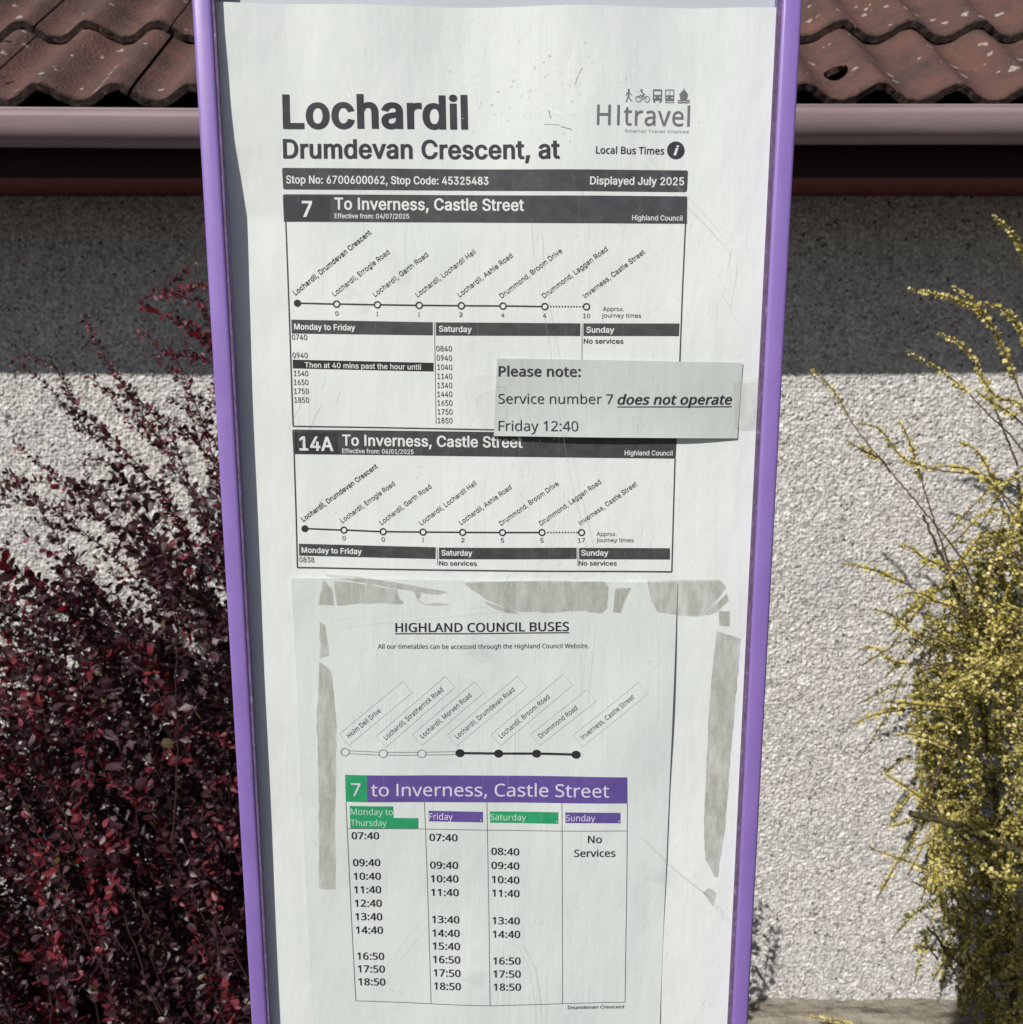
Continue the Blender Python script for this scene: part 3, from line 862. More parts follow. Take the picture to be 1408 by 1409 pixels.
 'g': (602, [[293, -213, 255, -211, 220, -206, 189, -198, 162, -186, 137, -172, 116, -156, 99, -138, 84, -118, 72, -98, 144, -58, 172, -93, 192, -111, 218, -125, 240, -132, 264, -136, 293, -138, 334, -134, 369, -124, 399, -106, 422, -81, 436, -49, 441, -8, 441, 97, 433, 97, 406, 59, 385, 39, 357, 22, 334, 14, 307, 8, 276, 7, 234, 10, 195, 21, 159, 38, 127, 61, 100, 91, 78, 128, 62, 170, 52, 217, 48, 271, 52, 324, 61, 372, 78, 415, 100, 453, 127, 485, 159, 510, 195, 529, 235, 540, 277, 544, 309, 542, 336, 537, 359, 528, 387, 510, 408, 490, 435, 451, 443, 451, 443, 537, 527, 537, 527, -13, 524, -56, 513, -95, 496, -127, 472, -154, 444, -176, 411, -192, 374, -204, 335, -211], [290, 84, 321, 86, 349, 94, 373, 106, 394, 124, 411, 145, 425, 171, 434, 201, 440, 235, 442, 273, 440, 309, 434, 343, 425, 374, 411, 400, 394, 423, 374, 442, 349, 456, 321, 464, 290, 467, 258, 464, 230, 455, 205, 441, 184, 422, 167, 399, 154, 371, 144, 341, 138, 308, 136, 273, 138, 236, 144, 203, 154, 173, 168, 147, 185, 125, 206, 107, 230, 94, 258, 86]]),
 'h': (580, [[161, 321, 161, 0, 74, 0, 74, 720, 161, 720, 161, 407, 145, 407, 164, 451, 187, 487, 215, 512, 247, 530, 283, 541, 322, 544, 357, 542, 389, 534, 418, 522, 443, 504, 465, 482, 482, 454, 495, 421, 503, 383, 505, 340, 505, 0, 419, 0, 419, 333, 415, 372, 404, 404, 386, 431, 362, 450, 332, 462, 297, 466, 272, 464, 249, 458, 228, 449, 200, 429, 179, 400, 169, 377, 163, 350]]),
 'i': (236, [[74, 0, 74, 537, 161, 537, 161, 0], [118, 627, 95, 631, 76, 643, 63, 662, 58, 684, 63, 706, 76, 725, 95, 737, 118, 741, 142, 737, 161, 725, 174, 706, 179, 684, 174, 662, 161, 643, 142, 631]]),
 'j': (236, [[74, 537, 161, 537, 161, -43, 159, -74, 154, -102, 144, -128, 130, -150, 113, -168, 92, -183, 67, -194, 38, -200, 5, -202, -14, -202, -14, -123, 3, -123, 35, -117, 57, -102, 70, -76, 74, -41], [118, 627, 95, 631, 76, 643, 62, 662, 58, 684, 62, 706, 76, 725, 95, 737, 118, 741, 141, 737, 161, 725, 174, 706, 178, 684, 174, 662, 161, 643, 141, 631]]),
 'k': (539, [[156, 193, 156, 300, 171, 300, 403, 537, 510, 537, 260, 282, 251, 282], [74, 0, 74, 720, 161, 720, 161, 0], [416, 0, 209, 263, 271, 324, 527, 0]]),
 'l': (268, [[197, -3, 159, 0, 128, 11, 105, 29, 88, 53, 78, 83, 74, 119, 74, 720, 161, 720, 161, 140, 163, 108, 170, 88, 184, 77, 207, 73, 227, 74, 240, 77, 256, 4, 229, -1]]),
 'm': (863, [[74, 0, 74, 537, 158, 537, 159, 418, 152, 418, 161, 445, 173, 469, 187, 490, 214, 514, 244, 532, 276, 543, 310, 547, 347, 543, 379, 531, 407, 511, 428, 484, 444, 453, 454, 417, 442, 417, 450, 442, 462, 465, 477, 486, 495, 504, 516, 518, 539, 531, 564, 539, 590, 545, 618, 547, 648, 544, 677, 538, 704, 526, 728, 510, 748, 490, 765, 465, 778, 435, 786, 400, 788, 361, 788, 0, 702, 0, 702, 359, 698, 394, 687, 422, 669, 443, 646, 457, 620, 465, 592, 468, 559, 464, 530, 453, 506, 434, 489, 411, 478, 382, 475, 350, 475, 0, 388, 0, 388, 368, 385, 396, 375, 420, 358, 440, 336, 456, 311, 465, 282, 468, 252, 464, 223, 453, 198, 435, 178, 409, 169, 388, 163, 364, 161, 337, 161, 0]]),
 'n': (580, [[161, 321, 161, 0, 74, 0, 74, 537, 158, 537, 158, 407, 145, 407, 164, 451, 187, 487, 215, 512, 247, 530, 283, 541, 322, 544, 357, 542, 389, 534, 418, 522, 443, 504, 464, 482, 482, 454, 495, 421, 503, 383, 505, 340, 505, 0, 419, 0, 419, 333, 415, 372, 404, 404, 386, 431, 362, 450, 332, 462, 297, 466, 272, 464, 249, 458, 228, 449, 200, 429, 179, 400, 169, 377, 163, 350]]),
 'o': (588, [[293, -12, 247, -8, 204, 4, 165, 23, 131, 49, 103, 82, 79, 120, 62, 164, 52, 212, 48, 265, 52, 319, 62, 368, 79, 412, 103, 451, 131, 483, 165, 509, 204, 529, 247, 540, 293, 544, 341, 540, 384, 529, 423, 509, 457, 483, 485, 451, 509, 412, 526, 368, 536, 319, 539, 265, 536, 212, 526, 164, 509, 120, 485, 82, 457, 49, 423, 23, 384, 4, 341, -8], [293, 66, 327, 69, 357, 78, 382, 93, 404, 114, 421, 138, 435, 166, 444, 197, 450, 230, 452, 265, 450, 300, 444, 334, 435, 365, 421, 394, 404, 418, 382, 439, 357, 454, 327, 464, 293, 467, 260, 464, 231, 454, 205, 439, 184, 418, 167, 394, 153, 366, 144, 334, 138, 301, 136, 265, 138, 230, 144, 197, 153, 166, 167, 138, 184, 114, 205, 93, 231, 78, 260, 69]]),
 'p': (601, [[74, -202, 74, 537, 158, 537, 158, 452, 167, 452, 194, 489, 215, 510, 243, 527, 265, 537, 293, 542, 324, 544, 367, 540, 407, 529, 443, 510, 475, 485, 502, 453, 523, 414, 539, 370, 549, 321, 552, 267, 549, 213, 540, 164, 524, 120, 502, 81, 475, 49, 443, 23, 407, 4, 368, -8, 325, -12, 294, -10, 267, -4, 244, 5, 216, 23, 195, 44, 167, 83, 161, 83, 161, -202], [312, 66, 343, 69, 371, 78, 396, 93, 416, 113, 434, 137, 447, 165, 457, 197, 462, 231, 464, 268, 462, 305, 457, 338, 447, 370, 434, 398, 417, 421, 396, 441, 371, 455, 343, 464, 312, 467, 280, 464, 252, 456, 228, 442, 207, 423, 190, 400, 177, 372, 167, 341, 161, 306, 159, 268, 161, 230, 167, 195, 177, 163, 191, 135, 208, 111, 229, 92, 253, 78, 281, 69]]),
 'r': (367, [[74, 0, 74, 537, 158, 537, 158, 454, 163, 454, 176, 480, 193, 501, 216, 520, 242, 534, 271, 542, 302, 545, 324, 544, 345, 543, 345, 456, 325, 459, 293, 461, 257, 457, 225, 445, 198, 426, 178, 401, 165, 371, 161, 335, 161, 0]]),
 's': (517, [[258, -12, 222, -10, 189, -4, 159, 5, 132, 18, 108, 34, 87, 54, 71, 77, 58, 103, 50, 133, 133, 151, 142, 124, 157, 102, 176, 85, 199, 74, 226, 67, 257, 64, 291, 67, 321, 75, 346, 88, 371, 114, 379, 145, 374, 171, 360, 192, 335, 208, 300, 219, 211, 241, 167, 254, 130, 272, 102, 295, 82, 321, 70, 352, 66, 388, 69, 417, 78, 444, 92, 469, 111, 491, 135, 509, 163, 524, 194, 535, 228, 542, 265, 544, 300, 542, 331, 537, 359, 527, 384, 514, 405, 499, 423, 480, 438, 459, 450, 436, 459, 410, 379, 392, 365, 421, 343, 447, 323, 460, 297, 468, 265, 471, 235, 468, 208, 461, 185, 448, 162, 423, 154, 392, 159, 365, 175, 344, 193, 333, 215, 323, 243, 316, 325, 296, 369, 283, 406, 265, 433, 243, 453, 216, 465, 186, 469, 151, 466, 120, 457, 92, 442, 67, 422, 44, 397, 25, 368, 9, 334, -2, 298, -9]]),
 't': (322, [[288, 537, 288, 463, 9, 463, 9, 537], [92, 667, 178, 667, 178, 138, 182, 108, 193, 87, 212, 75, 241, 71, 262, 72, 286, 76, 302, 2, 272, -4, 238, -6, 195, -2, 159, 10, 130, 30, 109, 57, 96, 91, 92, 131]]),
 'u': (580, [[258, -7, 223, -5, 192, 3, 163, 15, 137, 33, 115, 55, 98, 83, 85, 116, 77, 154, 74, 197, 74, 537, 161, 537, 161, 204, 165, 165, 176, 133, 194, 106, 218, 87, 248, 75, 283, 71, 308, 73, 331, 78, 353, 88, 380, 108, 401, 137, 411, 160, 417, 187, 419, 216, 419, 537, 505, 537, 505, 0, 422, 0, 422, 130, 435, 130, 416, 85, 392, 50, 364, 24, 332, 7, 296, -4]]),
 'v': (551, [[230, 0, 25, 537, 119, 537, 234, 219, 265, 123, 291, 29, 260, 29, 287, 123, 317, 219, 432, 537, 526, 537, 320, 0]]),
 'w': (803, [[195, 0, 32, 537, 123, 537, 189, 302, 218, 193, 248, 58, 233, 58, 263, 191, 292, 302, 357, 537, 448, 537, 512, 302, 540, 192, 569, 58, 554, 58, 584, 191, 614, 302, 679, 537, 771, 537, 608, 0, 521, 0, 451, 243, 431, 318, 411, 397, 391, 478, 411, 478, 392, 397, 372, 318, 351, 243, 281, 0]]),
 'x': (536, [[29, 0, 243, 309, 242, 242, 41, 537, 142, 537, 209, 432, 254, 359, 293, 291, 248, 291, 287, 359, 330, 432, 399, 537, 498, 537, 295, 239, 295, 303, 506, 0, 406, 0, 327, 121, 283, 193, 245, 257, 289, 257, 252, 193, 210, 121, 130, 0]]),
 'y': (551, [[67, -196, 87, -121, 101, -124, 147, -126, 167, -119, 184, -105, 200, -82, 213, -50, 230, -2, 25, 537, 119, 537, 234, 219, 264, 123, 291, 29, 260, 29, 287, 123, 317, 219, 432, 537, 526, 537, 289, -82, 277, -109, 264, -132, 250, -151, 225, -175, 197, -192, 165, -202, 130, -205, 91, -202]]),
 '0': (641, [[321, -10, 270, -5, 224, 10, 184, 34, 149, 68, 120, 110, 97, 160, 81, 219, 71, 286, 68, 360, 71, 433, 81, 500, 98, 559, 121, 610, 150, 652, 185, 686, 225, 710, 270, 725, 321, 730, 371, 725, 417, 710, 457, 686, 492, 652, 521, 610, 544, 559, 560, 500, 570, 433, 574, 360, 570, 286, 560, 219, 544, 160, 521, 110, 492, 68, 458, 34, 417, 10, 372, -5], [321, 70, 354, 74, 384, 85, 411, 104, 434, 131, 452, 164, 467, 203, 478, 250, 484, 302, 487, 360, 484, 418, 478, 470, 467, 517, 452, 556, 434, 589, 411, 616, 384, 635, 354, 647, 321, 650, 287, 647, 257, 635, 231, 616, 208, 589, 189, 556, 174, 517, 163, 470, 157, 418, 155, 360, 157, 302, 163, 250, 174, 203, 189, 164, 208, 131, 231, 104, 257, 85, 287, 74]]),
 '1': (641, [[108, 0, 108, 77, 553, 77, 553, 0], [390, 720, 390, 0, 301, 0, 301, 634, 296, 634, 122, 506, 122, 604, 281, 720]]),
 '2': (641, [[90, 0, 90, 67, 331, 324, 399, 400, 416, 421, 429, 442, 440, 462, 450, 493, 453, 526, 449, 562, 435, 592, 414, 617, 387, 635, 365, 644, 342, 649, 317, 650, 290, 649, 266, 643, 244, 633, 217, 613, 196, 585, 187, 563, 182, 539, 180, 512, 93, 512, 96, 554, 106, 592, 122, 626, 144, 656, 171, 682, 202, 702, 238, 718, 277, 727, 318, 730, 360, 727, 398, 718, 433, 703, 464, 683, 490, 659, 511, 630, 527, 598, 536, 564, 539, 527, 538, 501, 533, 475, 525, 450, 513, 424, 497, 396, 475, 366, 449, 333, 416, 296, 378, 254, 216, 86, 216, 80, 551, 80, 551, 0]]),
 '3': (641, [[308, -10, 266, -7, 226, 1, 188, 14, 154, 32, 124, 54, 99, 81, 80, 112, 68, 148, 62, 187, 155, 187, 162, 152, 179, 123, 203, 100, 234, 84, 257, 76, 282, 72, 309, 71, 338, 72, 365, 77, 389, 86, 411, 98, 430, 113, 445, 131, 457, 153, 464, 177, 466, 205, 464, 231, 458, 255, 447, 278, 432, 298, 413, 316, 389, 331, 359, 342, 325, 348, 285, 350, 222, 350, 222, 423, 407, 634, 407, 640, 99, 640, 99, 720, 527, 720, 527, 652, 299, 394, 299, 409, 350, 410, 396, 404, 436, 390, 472, 370, 501, 345, 525, 315, 542, 281, 553, 244, 556, 205, 553, 165, 542, 127, 524, 94, 500, 63, 471, 38, 437, 18, 398, 2, 355, -7]]),
 '4': (641, [[56, 149, 56, 224, 349, 720, 440, 720, 154, 235, 154, 230, 585, 230, 585, 149], [399, 0, 399, 172, 399, 207, 399, 449, 485, 449, 485, 0]]),
 '5': (641, [[313, -10, 272, -7, 233, 2, 198, 16, 167, 35, 140, 58, 117, 85, 100, 116, 89, 149, 85, 185, 173, 185, 180, 153, 195, 126, 217, 103, 245, 85, 278, 74, 313, 71, 341, 73, 367, 80, 391, 91, 412, 106, 430, 125, 445, 148, 455, 173, 462, 200, 464, 230, 462, 259, 455, 287, 444, 313, 429, 336, 410, 355, 389, 371, 364, 383, 337, 390, 308, 392, 284, 391, 261, 387, 237, 380, 206, 366, 181, 348, 95, 358, 136, 720, 518, 720, 518, 640, 213, 640, 189, 427, 193, 427, 219, 445, 251, 460, 275, 467, 299, 471, 325, 472, 357, 470, 387, 464, 416, 454, 442, 441, 467, 424, 488, 404, 507, 381, 523, 355, 536, 327, 546, 297, 551, 265, 553, 231, 550, 186, 539, 145, 522, 107, 499, 73, 470, 45, 437, 22, 399, 4, 358, -6]]),
 '6': (641, [[320, -10, 277, -6, 238, 4, 201, 21, 169, 44, 142, 72, 120, 105, 103, 143, 93, 184, 90, 229, 92, 264, 100, 301, 113, 338, 132, 380, 159, 428, 194, 482, 357, 720, 456, 720, 214, 370, 206, 370, 234, 407, 277, 434, 303, 442, 332, 445, 374, 442, 413, 432, 447, 417, 477, 396, 502, 370, 523, 339, 538, 304, 547, 265, 550, 222, 547, 179, 537, 139, 520, 103, 498, 70, 471, 43, 439, 20, 403, 4, 363, -6], [320, 69, 347, 71, 372, 78, 394, 89, 414, 104, 431, 122, 445, 144, 455, 168, 461, 194, 463, 222, 461, 251, 455, 278, 445, 302, 431, 323, 414, 341, 394, 356, 372, 367, 347, 373, 320, 375, 293, 373, 269, 367, 246, 356, 226, 342, 209, 324, 195, 303, 185, 279, 179, 253, 177, 224, 179, 195, 185, 168, 195, 144, 209, 122, 226, 104, 246, 89, 269, 78, 293, 71]]),
 '7': (641, [[137, 0, 458, 634, 458, 640, 88, 640, 88, 720, 553, 720, 553, 635, 233, 0]]),
 '8': (641, [[320, -10, 274, -7, 231, 2, 192, 16, 157, 36, 128, 59, 105, 87, 87, 119, 77, 154, 73, 191, 76, 221, 82, 249, 92, 276, 106, 301, 123, 322, 143, 341, 166, 356, 190, 368, 216, 374, 216, 378, 183, 390, 155, 409, 131, 436, 114, 467, 103, 501, 100, 538, 103, 574, 112, 606, 128, 637, 149, 663, 176, 686, 206, 705, 241, 719, 279, 727, 320, 730, 361, 727, 399, 719, 433, 705, 464, 686, 490, 663, 511, 637, 527, 606, 537, 574, 540, 538, 537, 501, 526, 467, 509, 436, 485, 409, 457, 390, 425, 378, 425, 374, 451, 368, 475, 356, 497, 341, 517, 322, 534, 301, 548, 276, 559, 249, 565, 221, 567, 191, 564, 154, 553, 119, 536, 87, 512, 59, 483, 36, 448, 16, 410, 2, 367, -7], [320, 70, 351, 71, 378, 77, 403, 85, 434, 104, 457, 130, 472, 160, 476, 196, 474, 222, 467, 245, 456, 267, 441, 286, 422, 302, 400, 315, 376, 325, 349, 331, 320, 333, 291, 331, 264, 325, 239, 315, 217, 302, 199, 286, 184, 267, 172, 245, 166, 222, 163, 196, 168, 160, 182, 130, 206, 104, 237, 85, 262, 77, 290, 71], [320, 410, 356, 414, 388, 425, 414, 443, 435, 468, 448, 497, 452, 532, 448, 565, 435, 595, 416, 618, 389, 636, 357, 647, 320, 651, 295, 649, 272, 644, 251, 636, 225, 618, 205, 595, 192, 565, 188, 532, 192, 497, 205, 468, 225, 443, 252, 425, 284, 414]]),
 '9': (641, [[320, 730, 363, 726, 403, 716, 439, 699, 471, 676, 498, 648, 521, 615, 537, 577, 547, 536, 550, 491, 548, 456, 540, 419, 527, 382, 508, 340, 481, 292, 446, 238, 284, 0, 185, 0, 427, 350, 435, 350, 407, 313, 363, 286, 337, 278, 308, 275, 267, 278, 229, 288, 194, 303, 164, 324, 138, 350, 117, 381, 102, 416, 93, 455, 90, 498, 93, 541, 103, 581, 120, 618, 142, 650, 170, 677, 202, 700, 238, 716, 277, 726], [320, 651, 293, 649, 269, 642, 246, 631, 226, 616, 210, 598, 196, 576, 186, 552, 179, 526, 177, 498, 179, 469, 186, 442, 196, 418, 210, 397, 226, 379, 246, 364, 269, 353, 293, 347, 320, 345, 347, 347, 372, 353, 394, 364, 414, 378, 431, 396, 445, 418, 455, 441, 461, 468, 463, 496, 461, 525, 455, 552, 445, 576, 431, 598, 414, 616, 395, 631, 372, 642, 347, 649]]),
 ',': (266, [[53, -169, 96, 101, 194, 101, 119, -169]]),
 '.': (266, [[135, -6, 110, -2, 89, 13, 75, 33, 70, 58, 75, 83, 89, 104, 110, 118, 135, 123, 160, 118, 181, 104, 195, 83, 200, 58, 195, 33, 181, 13, 160, -2]]),
 ':': (266, [[135, -6, 110, -2, 89, 13, 75, 33, 70, 58, 75, 83, 89, 104, 110, 118, 135, 123, 160, 118, 181, 104, 195, 83, 200, 58, 195, 33, 181, 13, 160, -2], [135, 383, 110, 388, 89, 402, 75, 423, 70, 447, 75, 472, 89, 493, 110, 508, 135, 512, 160, 508, 181, 493, 195, 472, 200, 447, 195, 423, 181, 402, 160, 388]]),
 '/': (353, [[332, 754, 101, -108, 20, -108, 252, 754]]),
 ' ': (266, []),
}
GLYPHS_HUMAN = {
 'A': (644, [[550, 0, 463, 223, 177, 223, 92, 0, 0, 0, 281, 723, 363, 723, 643, 0], [355, 521, 345, 551, 331, 594, 321, 629, 310, 588, 299, 551, 289, 521, 208, 304, 436, 304]]),
 'B': (655, [[304, 720, 355, 718, 401, 714, 442, 706, 477, 695, 508, 680, 546, 647, 569, 601, 577, 542, 575, 514, 570, 489, 561, 466, 549, 446, 534, 428, 515, 412, 493, 399, 468, 389, 440, 382, 440, 377, 469, 371, 496, 362, 522, 351, 545, 336, 564, 318, 580, 296, 592, 271, 599, 240, 601, 205, 598, 163, 588, 126, 571, 93, 548, 65, 519, 42, 485, 24, 445, 11, 400, 3, 351, 0, 98, 0, 98, 720], [322, 413, 377, 417, 419, 427, 449, 443, 468, 466, 479, 496, 483, 531, 478, 567, 464, 596, 441, 617, 408, 631, 363, 639, 308, 642, 189, 642, 189, 413], [189, 338, 189, 77, 334, 77, 391, 81, 436, 93, 467, 114, 488, 141, 500, 174, 504, 212, 502, 236, 497, 258, 488, 278, 474, 296, 456, 310, 432, 322, 403, 331, 368, 336, 327, 338]]),
 'C': (637, [[406, 650, 369, 648, 335, 642, 303, 631, 273, 616, 247, 596, 224, 573, 204, 546, 188, 516, 174, 482, 165, 444, 159, 404, 157, 360, 160, 303, 170, 252, 185, 206, 207, 165, 234, 132, 268, 105, 307, 85, 353, 74, 405, 70, 436, 70, 466, 73, 495, 78, 578, 98, 578, 19, 551, 10, 523, 3, 495, -3, 464, -7, 430, -9, 392, -10, 350, -8, 310, -3, 273, 6, 240, 19, 209, 35, 164, 70, 127, 113, 98, 164, 85, 199, 75, 236, 67, 275, 63, 317, 62, 361, 64, 414, 72, 464, 84, 510, 102, 553, 124, 592, 151, 627, 182, 658, 218, 683, 259, 703, 304, 718, 354, 727, 407, 730, 444, 729, 480, 725, 514, 719, 547, 711, 578, 700, 606, 688, 570, 611, 496, 638, 468, 645, 438, 649]]),
 'D': (736, [[675, 367, 673, 320, 667, 277, 658, 236, 646, 199, 630, 164, 596, 114, 553, 73, 501, 41, 466, 26, 429, 15, 388, 7, 345, 2, 298, 0, 98, 0, 98, 720, 320, 720, 362, 718, 402, 714, 440, 705, 475, 694, 508, 680, 557, 649, 598, 609, 631, 561, 647, 528, 659, 493, 668, 454, 673, 412], [579, 364, 575, 424, 565, 477, 547, 521, 523, 559, 492, 589, 454, 613, 411, 629, 362, 639, 307, 642, 189, 642, 189, 78, 286, 78, 342, 81, 392, 89, 436, 104, 474, 124, 506, 150, 532, 181, 553, 219, 567, 261, 576, 310]]),
 'E': (561, [[500, 0, 98, 0, 98, 720, 500, 720, 500, 640, 189, 640, 189, 415, 482, 415, 482, 337, 189, 337, 189, 80, 500, 80]]),
 'F': (523, [[189, 0, 98, 0, 98, 720, 500, 720, 500, 640, 189, 640, 189, 385, 481, 385, 481, 306, 189, 306]]),
 'G': (734, [[410, 380, 659, 380, 659, 27, 620, 16, 581, 6, 542, -1, 500, -6, 455, -9, 406, -10, 363, -8, 322, -3, 285, 6, 250, 19, 218, 35, 171, 69, 132, 112, 101, 163, 87, 197, 76, 234, 68, 274, 63, 316, 62, 360, 63, 404, 69, 446, 77, 485, 90, 521, 106, 556, 140, 607, 182, 650, 233, 684, 268, 701, 306, 714, 346, 723, 389, 728, 435, 730, 474, 729, 512, 725, 549, 719, 584, 711, 618, 700, 649, 688, 615, 609, 589, 620, 560, 630, 529, 638, 497, 645, 463, 649, 430, 650, 375, 646, 326, 635, 282, 615, 245, 588, 213, 555, 189, 515, 171, 469, 160, 417, 156, 360, 159, 305, 169, 254, 184, 208, 206, 167, 235, 133, 271, 105, 315, 85, 367, 73, 428, 69, 458, 69, 484, 71, 508, 74, 569, 86, 569, 299, 410, 299]]),
 'H': (747, [[648, 0, 558, 0, 558, 336, 189, 336, 189, 0, 98, 0, 98, 720, 189, 720, 189, 415, 558, 415, 558, 720, 648, 720]]),
 'I': (342, [[301, 0, 40, 0, 40, 52, 125, 72, 125, 647, 40, 668, 40, 720, 301, 720, 301, 668, 216, 647, 216, 72, 301, 52]]),
 'J': (275, [[-4, -192, -46, -188, -79, -178, -79, -102, -44, -109, -6, -112, 19, -109, 42, -102, 62, -88, 79, -67, 86, -48, 91, -24, 93, 4, 93, 720, 184, 720, 184, 11, 181, -33, 173, -71, 160, -103, 143, -131, 121, -153, 95, -170, 65, -182, 32, -189]]),
 'L': (528, [[98, 0, 98, 720, 189, 720, 189, 81, 503, 81, 503, 0]]),
 'M': (915, [[415, 0, 178, 631, 174, 631, 178, 580, 181, 512, 182, 437, 182, 0, 98, 0, 98, 720, 232, 720, 454, 130, 458, 130, 684, 720, 817, 720, 817, 0, 727, 0, 727, 443, 728, 513, 731, 578, 734, 630, 730, 630, 490, 0]]),
 'N': (766, [[669, 0, 563, 0, 177, 598, 173, 598, 177, 543, 180, 475, 182, 402, 182, 0, 98, 0, 98, 720, 203, 720, 587, 124, 591, 124, 588, 172, 585, 243, 584, 314, 584, 720, 669, 720]]),
 'O': (788, [[726, 361, 724, 307, 717, 256, 705, 209, 688, 166, 667, 127, 642, 92, 612, 61, 577, 36, 538, 16, 494, 2, 447, -7, 394, -10, 340, -7, 291, 2, 247, 17, 208, 37, 173, 62, 143, 92, 118, 127, 97, 166, 82, 210, 70, 257, 64, 308, 62, 362, 63, 405, 67, 446, 75, 485, 85, 521, 98, 556, 126, 607, 163, 650, 208, 685, 239, 701, 274, 714, 311, 724, 352, 729, 395, 731, 463, 726, 524, 711, 577, 685, 622, 650, 659, 607, 688, 556, 702, 522, 712, 485, 720, 446, 725, 405], [157, 361, 160, 303, 169, 251, 183, 205, 202, 164, 228, 131, 261, 104, 299, 84, 344, 72, 394, 69, 445, 72, 490, 84, 528, 104, 560, 131, 585, 164, 605, 205, 619, 251, 627, 303, 630, 361, 628, 413, 621, 460, 610, 503, 594, 541, 574, 574, 549, 602, 518, 624, 482, 639, 441, 648, 395, 651, 344, 648, 299, 636, 261, 617, 228, 590, 202, 557, 183, 517, 169, 471, 160, 419]]),
 'P': (610, [[288, 720, 342, 718, 389, 711, 430, 700, 465, 685, 494, 665, 530, 623, 551, 570, 559, 508, 557, 479, 552, 451, 544, 423, 532, 397, 516, 372, 496, 350, 471, 330, 442, 313, 407, 299, 368, 289, 322, 282, 271, 280, 189, 280, 189, 0, 98, 0, 98, 720], [280, 642, 189, 642, 189, 358, 261, 358, 304, 360, 342, 364, 375, 373, 403, 384, 425, 400, 443, 419, 455, 443, 462, 471, 465, 504, 460, 547, 445, 581, 421, 608, 385, 627, 338, 639]]),
 'R': (627, [[296, 720, 353, 717, 402, 710, 444, 697, 480, 680, 508, 657, 530, 629, 546, 596, 556, 558, 559, 515, 556, 479, 549, 447, 537, 419, 522, 396, 504, 375, 484, 358, 461, 344, 438, 332, 414, 323, 612, 0, 506, 0, 332, 297, 189, 297, 189, 0, 98, 0, 98, 720], [291, 641, 189, 641, 189, 374, 296, 374, 350, 378, 392, 390, 425, 409, 447, 436, 460, 470, 465, 511, 463, 541, 457, 566, 446, 587, 432, 604, 413, 618, 389, 628, 361, 636, 329, 640]]),
 'S': (554, [[506, 193, 503, 152, 492, 115, 475, 83, 451, 56, 421, 33, 386, 14, 345, 1, 299, -7, 249, -10, 172, -6, 105, 6, 51, 24, 51, 111, 78, 101, 108, 91, 142, 82, 178, 74, 215, 70, 253, 69, 287, 70, 317, 75, 343, 83, 365, 93, 383, 107, 397, 123, 407, 142, 413, 162, 415, 185, 412, 217, 400, 244, 388, 260, 371, 275, 348, 289, 321, 303, 286, 317, 246, 333, 216, 344, 189, 357, 165, 370, 143, 383, 124, 398, 107, 414, 93, 432, 81, 451, 72, 472, 66, 495, 62, 519, 61, 547, 64, 583, 74, 616, 90, 645, 112, 670, 139, 691, 171, 708, 207, 720, 247, 728, 290, 730, 329, 729, 365, 725, 399, 719, 431, 711, 461, 701, 489, 690, 461, 612, 435, 622, 408, 631, 380, 639, 350, 645, 320, 649, 288, 650, 260, 649, 235, 645, 213, 637, 186, 622, 167, 601, 156, 575, 152, 546, 156, 512, 167, 485, 180, 469, 196, 455, 217, 442, 242, 428, 273, 415, 310, 400, 350, 384, 386, 368, 417, 350, 444, 331, 466, 310, 484, 286, 496, 259, 504, 228]]),
 'T': (561, [[326, 0, 235, 0, 235, 640, 10, 640, 10, 720, 550, 720, 550, 640, 326, 640]]),
 'U': (737, [[645, 254, 642, 206, 632, 161, 615, 119, 591, 82, 561, 51, 523, 25, 478, 5, 425, -6, 365, -10, 314, -7, 268, 2, 227, 16, 191, 37, 161, 63, 136, 94, 116, 129, 102, 168, 94, 210, 91, 256, 91, 720, 182, 720, 182, 253, 187, 199, 202, 154, 228, 117, 265, 90, 312, 74, 370, 69, 411, 71, 446, 79, 476, 92, 501, 110, 521, 132, 536, 158, 547, 187, 554, 219, 556, 254, 556, 720, 645, 720]]),
 'V': (605, [[605, 720, 348, 0, 257, 0, 0, 720, 95, 720, 257, 258, 276, 202, 291, 150, 303, 101, 314, 150, 329, 203, 348, 260, 509, 720]]),
 'W': (938, [[925, 720, 733, 0, 641, 0, 501, 472, 489, 515, 478, 558, 469, 592, 465, 614, 461, 592, 454, 558, 443, 515, 431, 469, 294, 0, 203, 0, 12, 720, 107, 720, 219, 280, 230, 234, 239, 190, 247, 148, 253, 109, 260, 150, 268, 194, 279, 240, 291, 285, 418, 720, 512, 720, 644, 282, 657, 235, 669, 190, 677, 147, 684, 109, 692, 162, 704, 220, 719, 281, 830, 720]]),
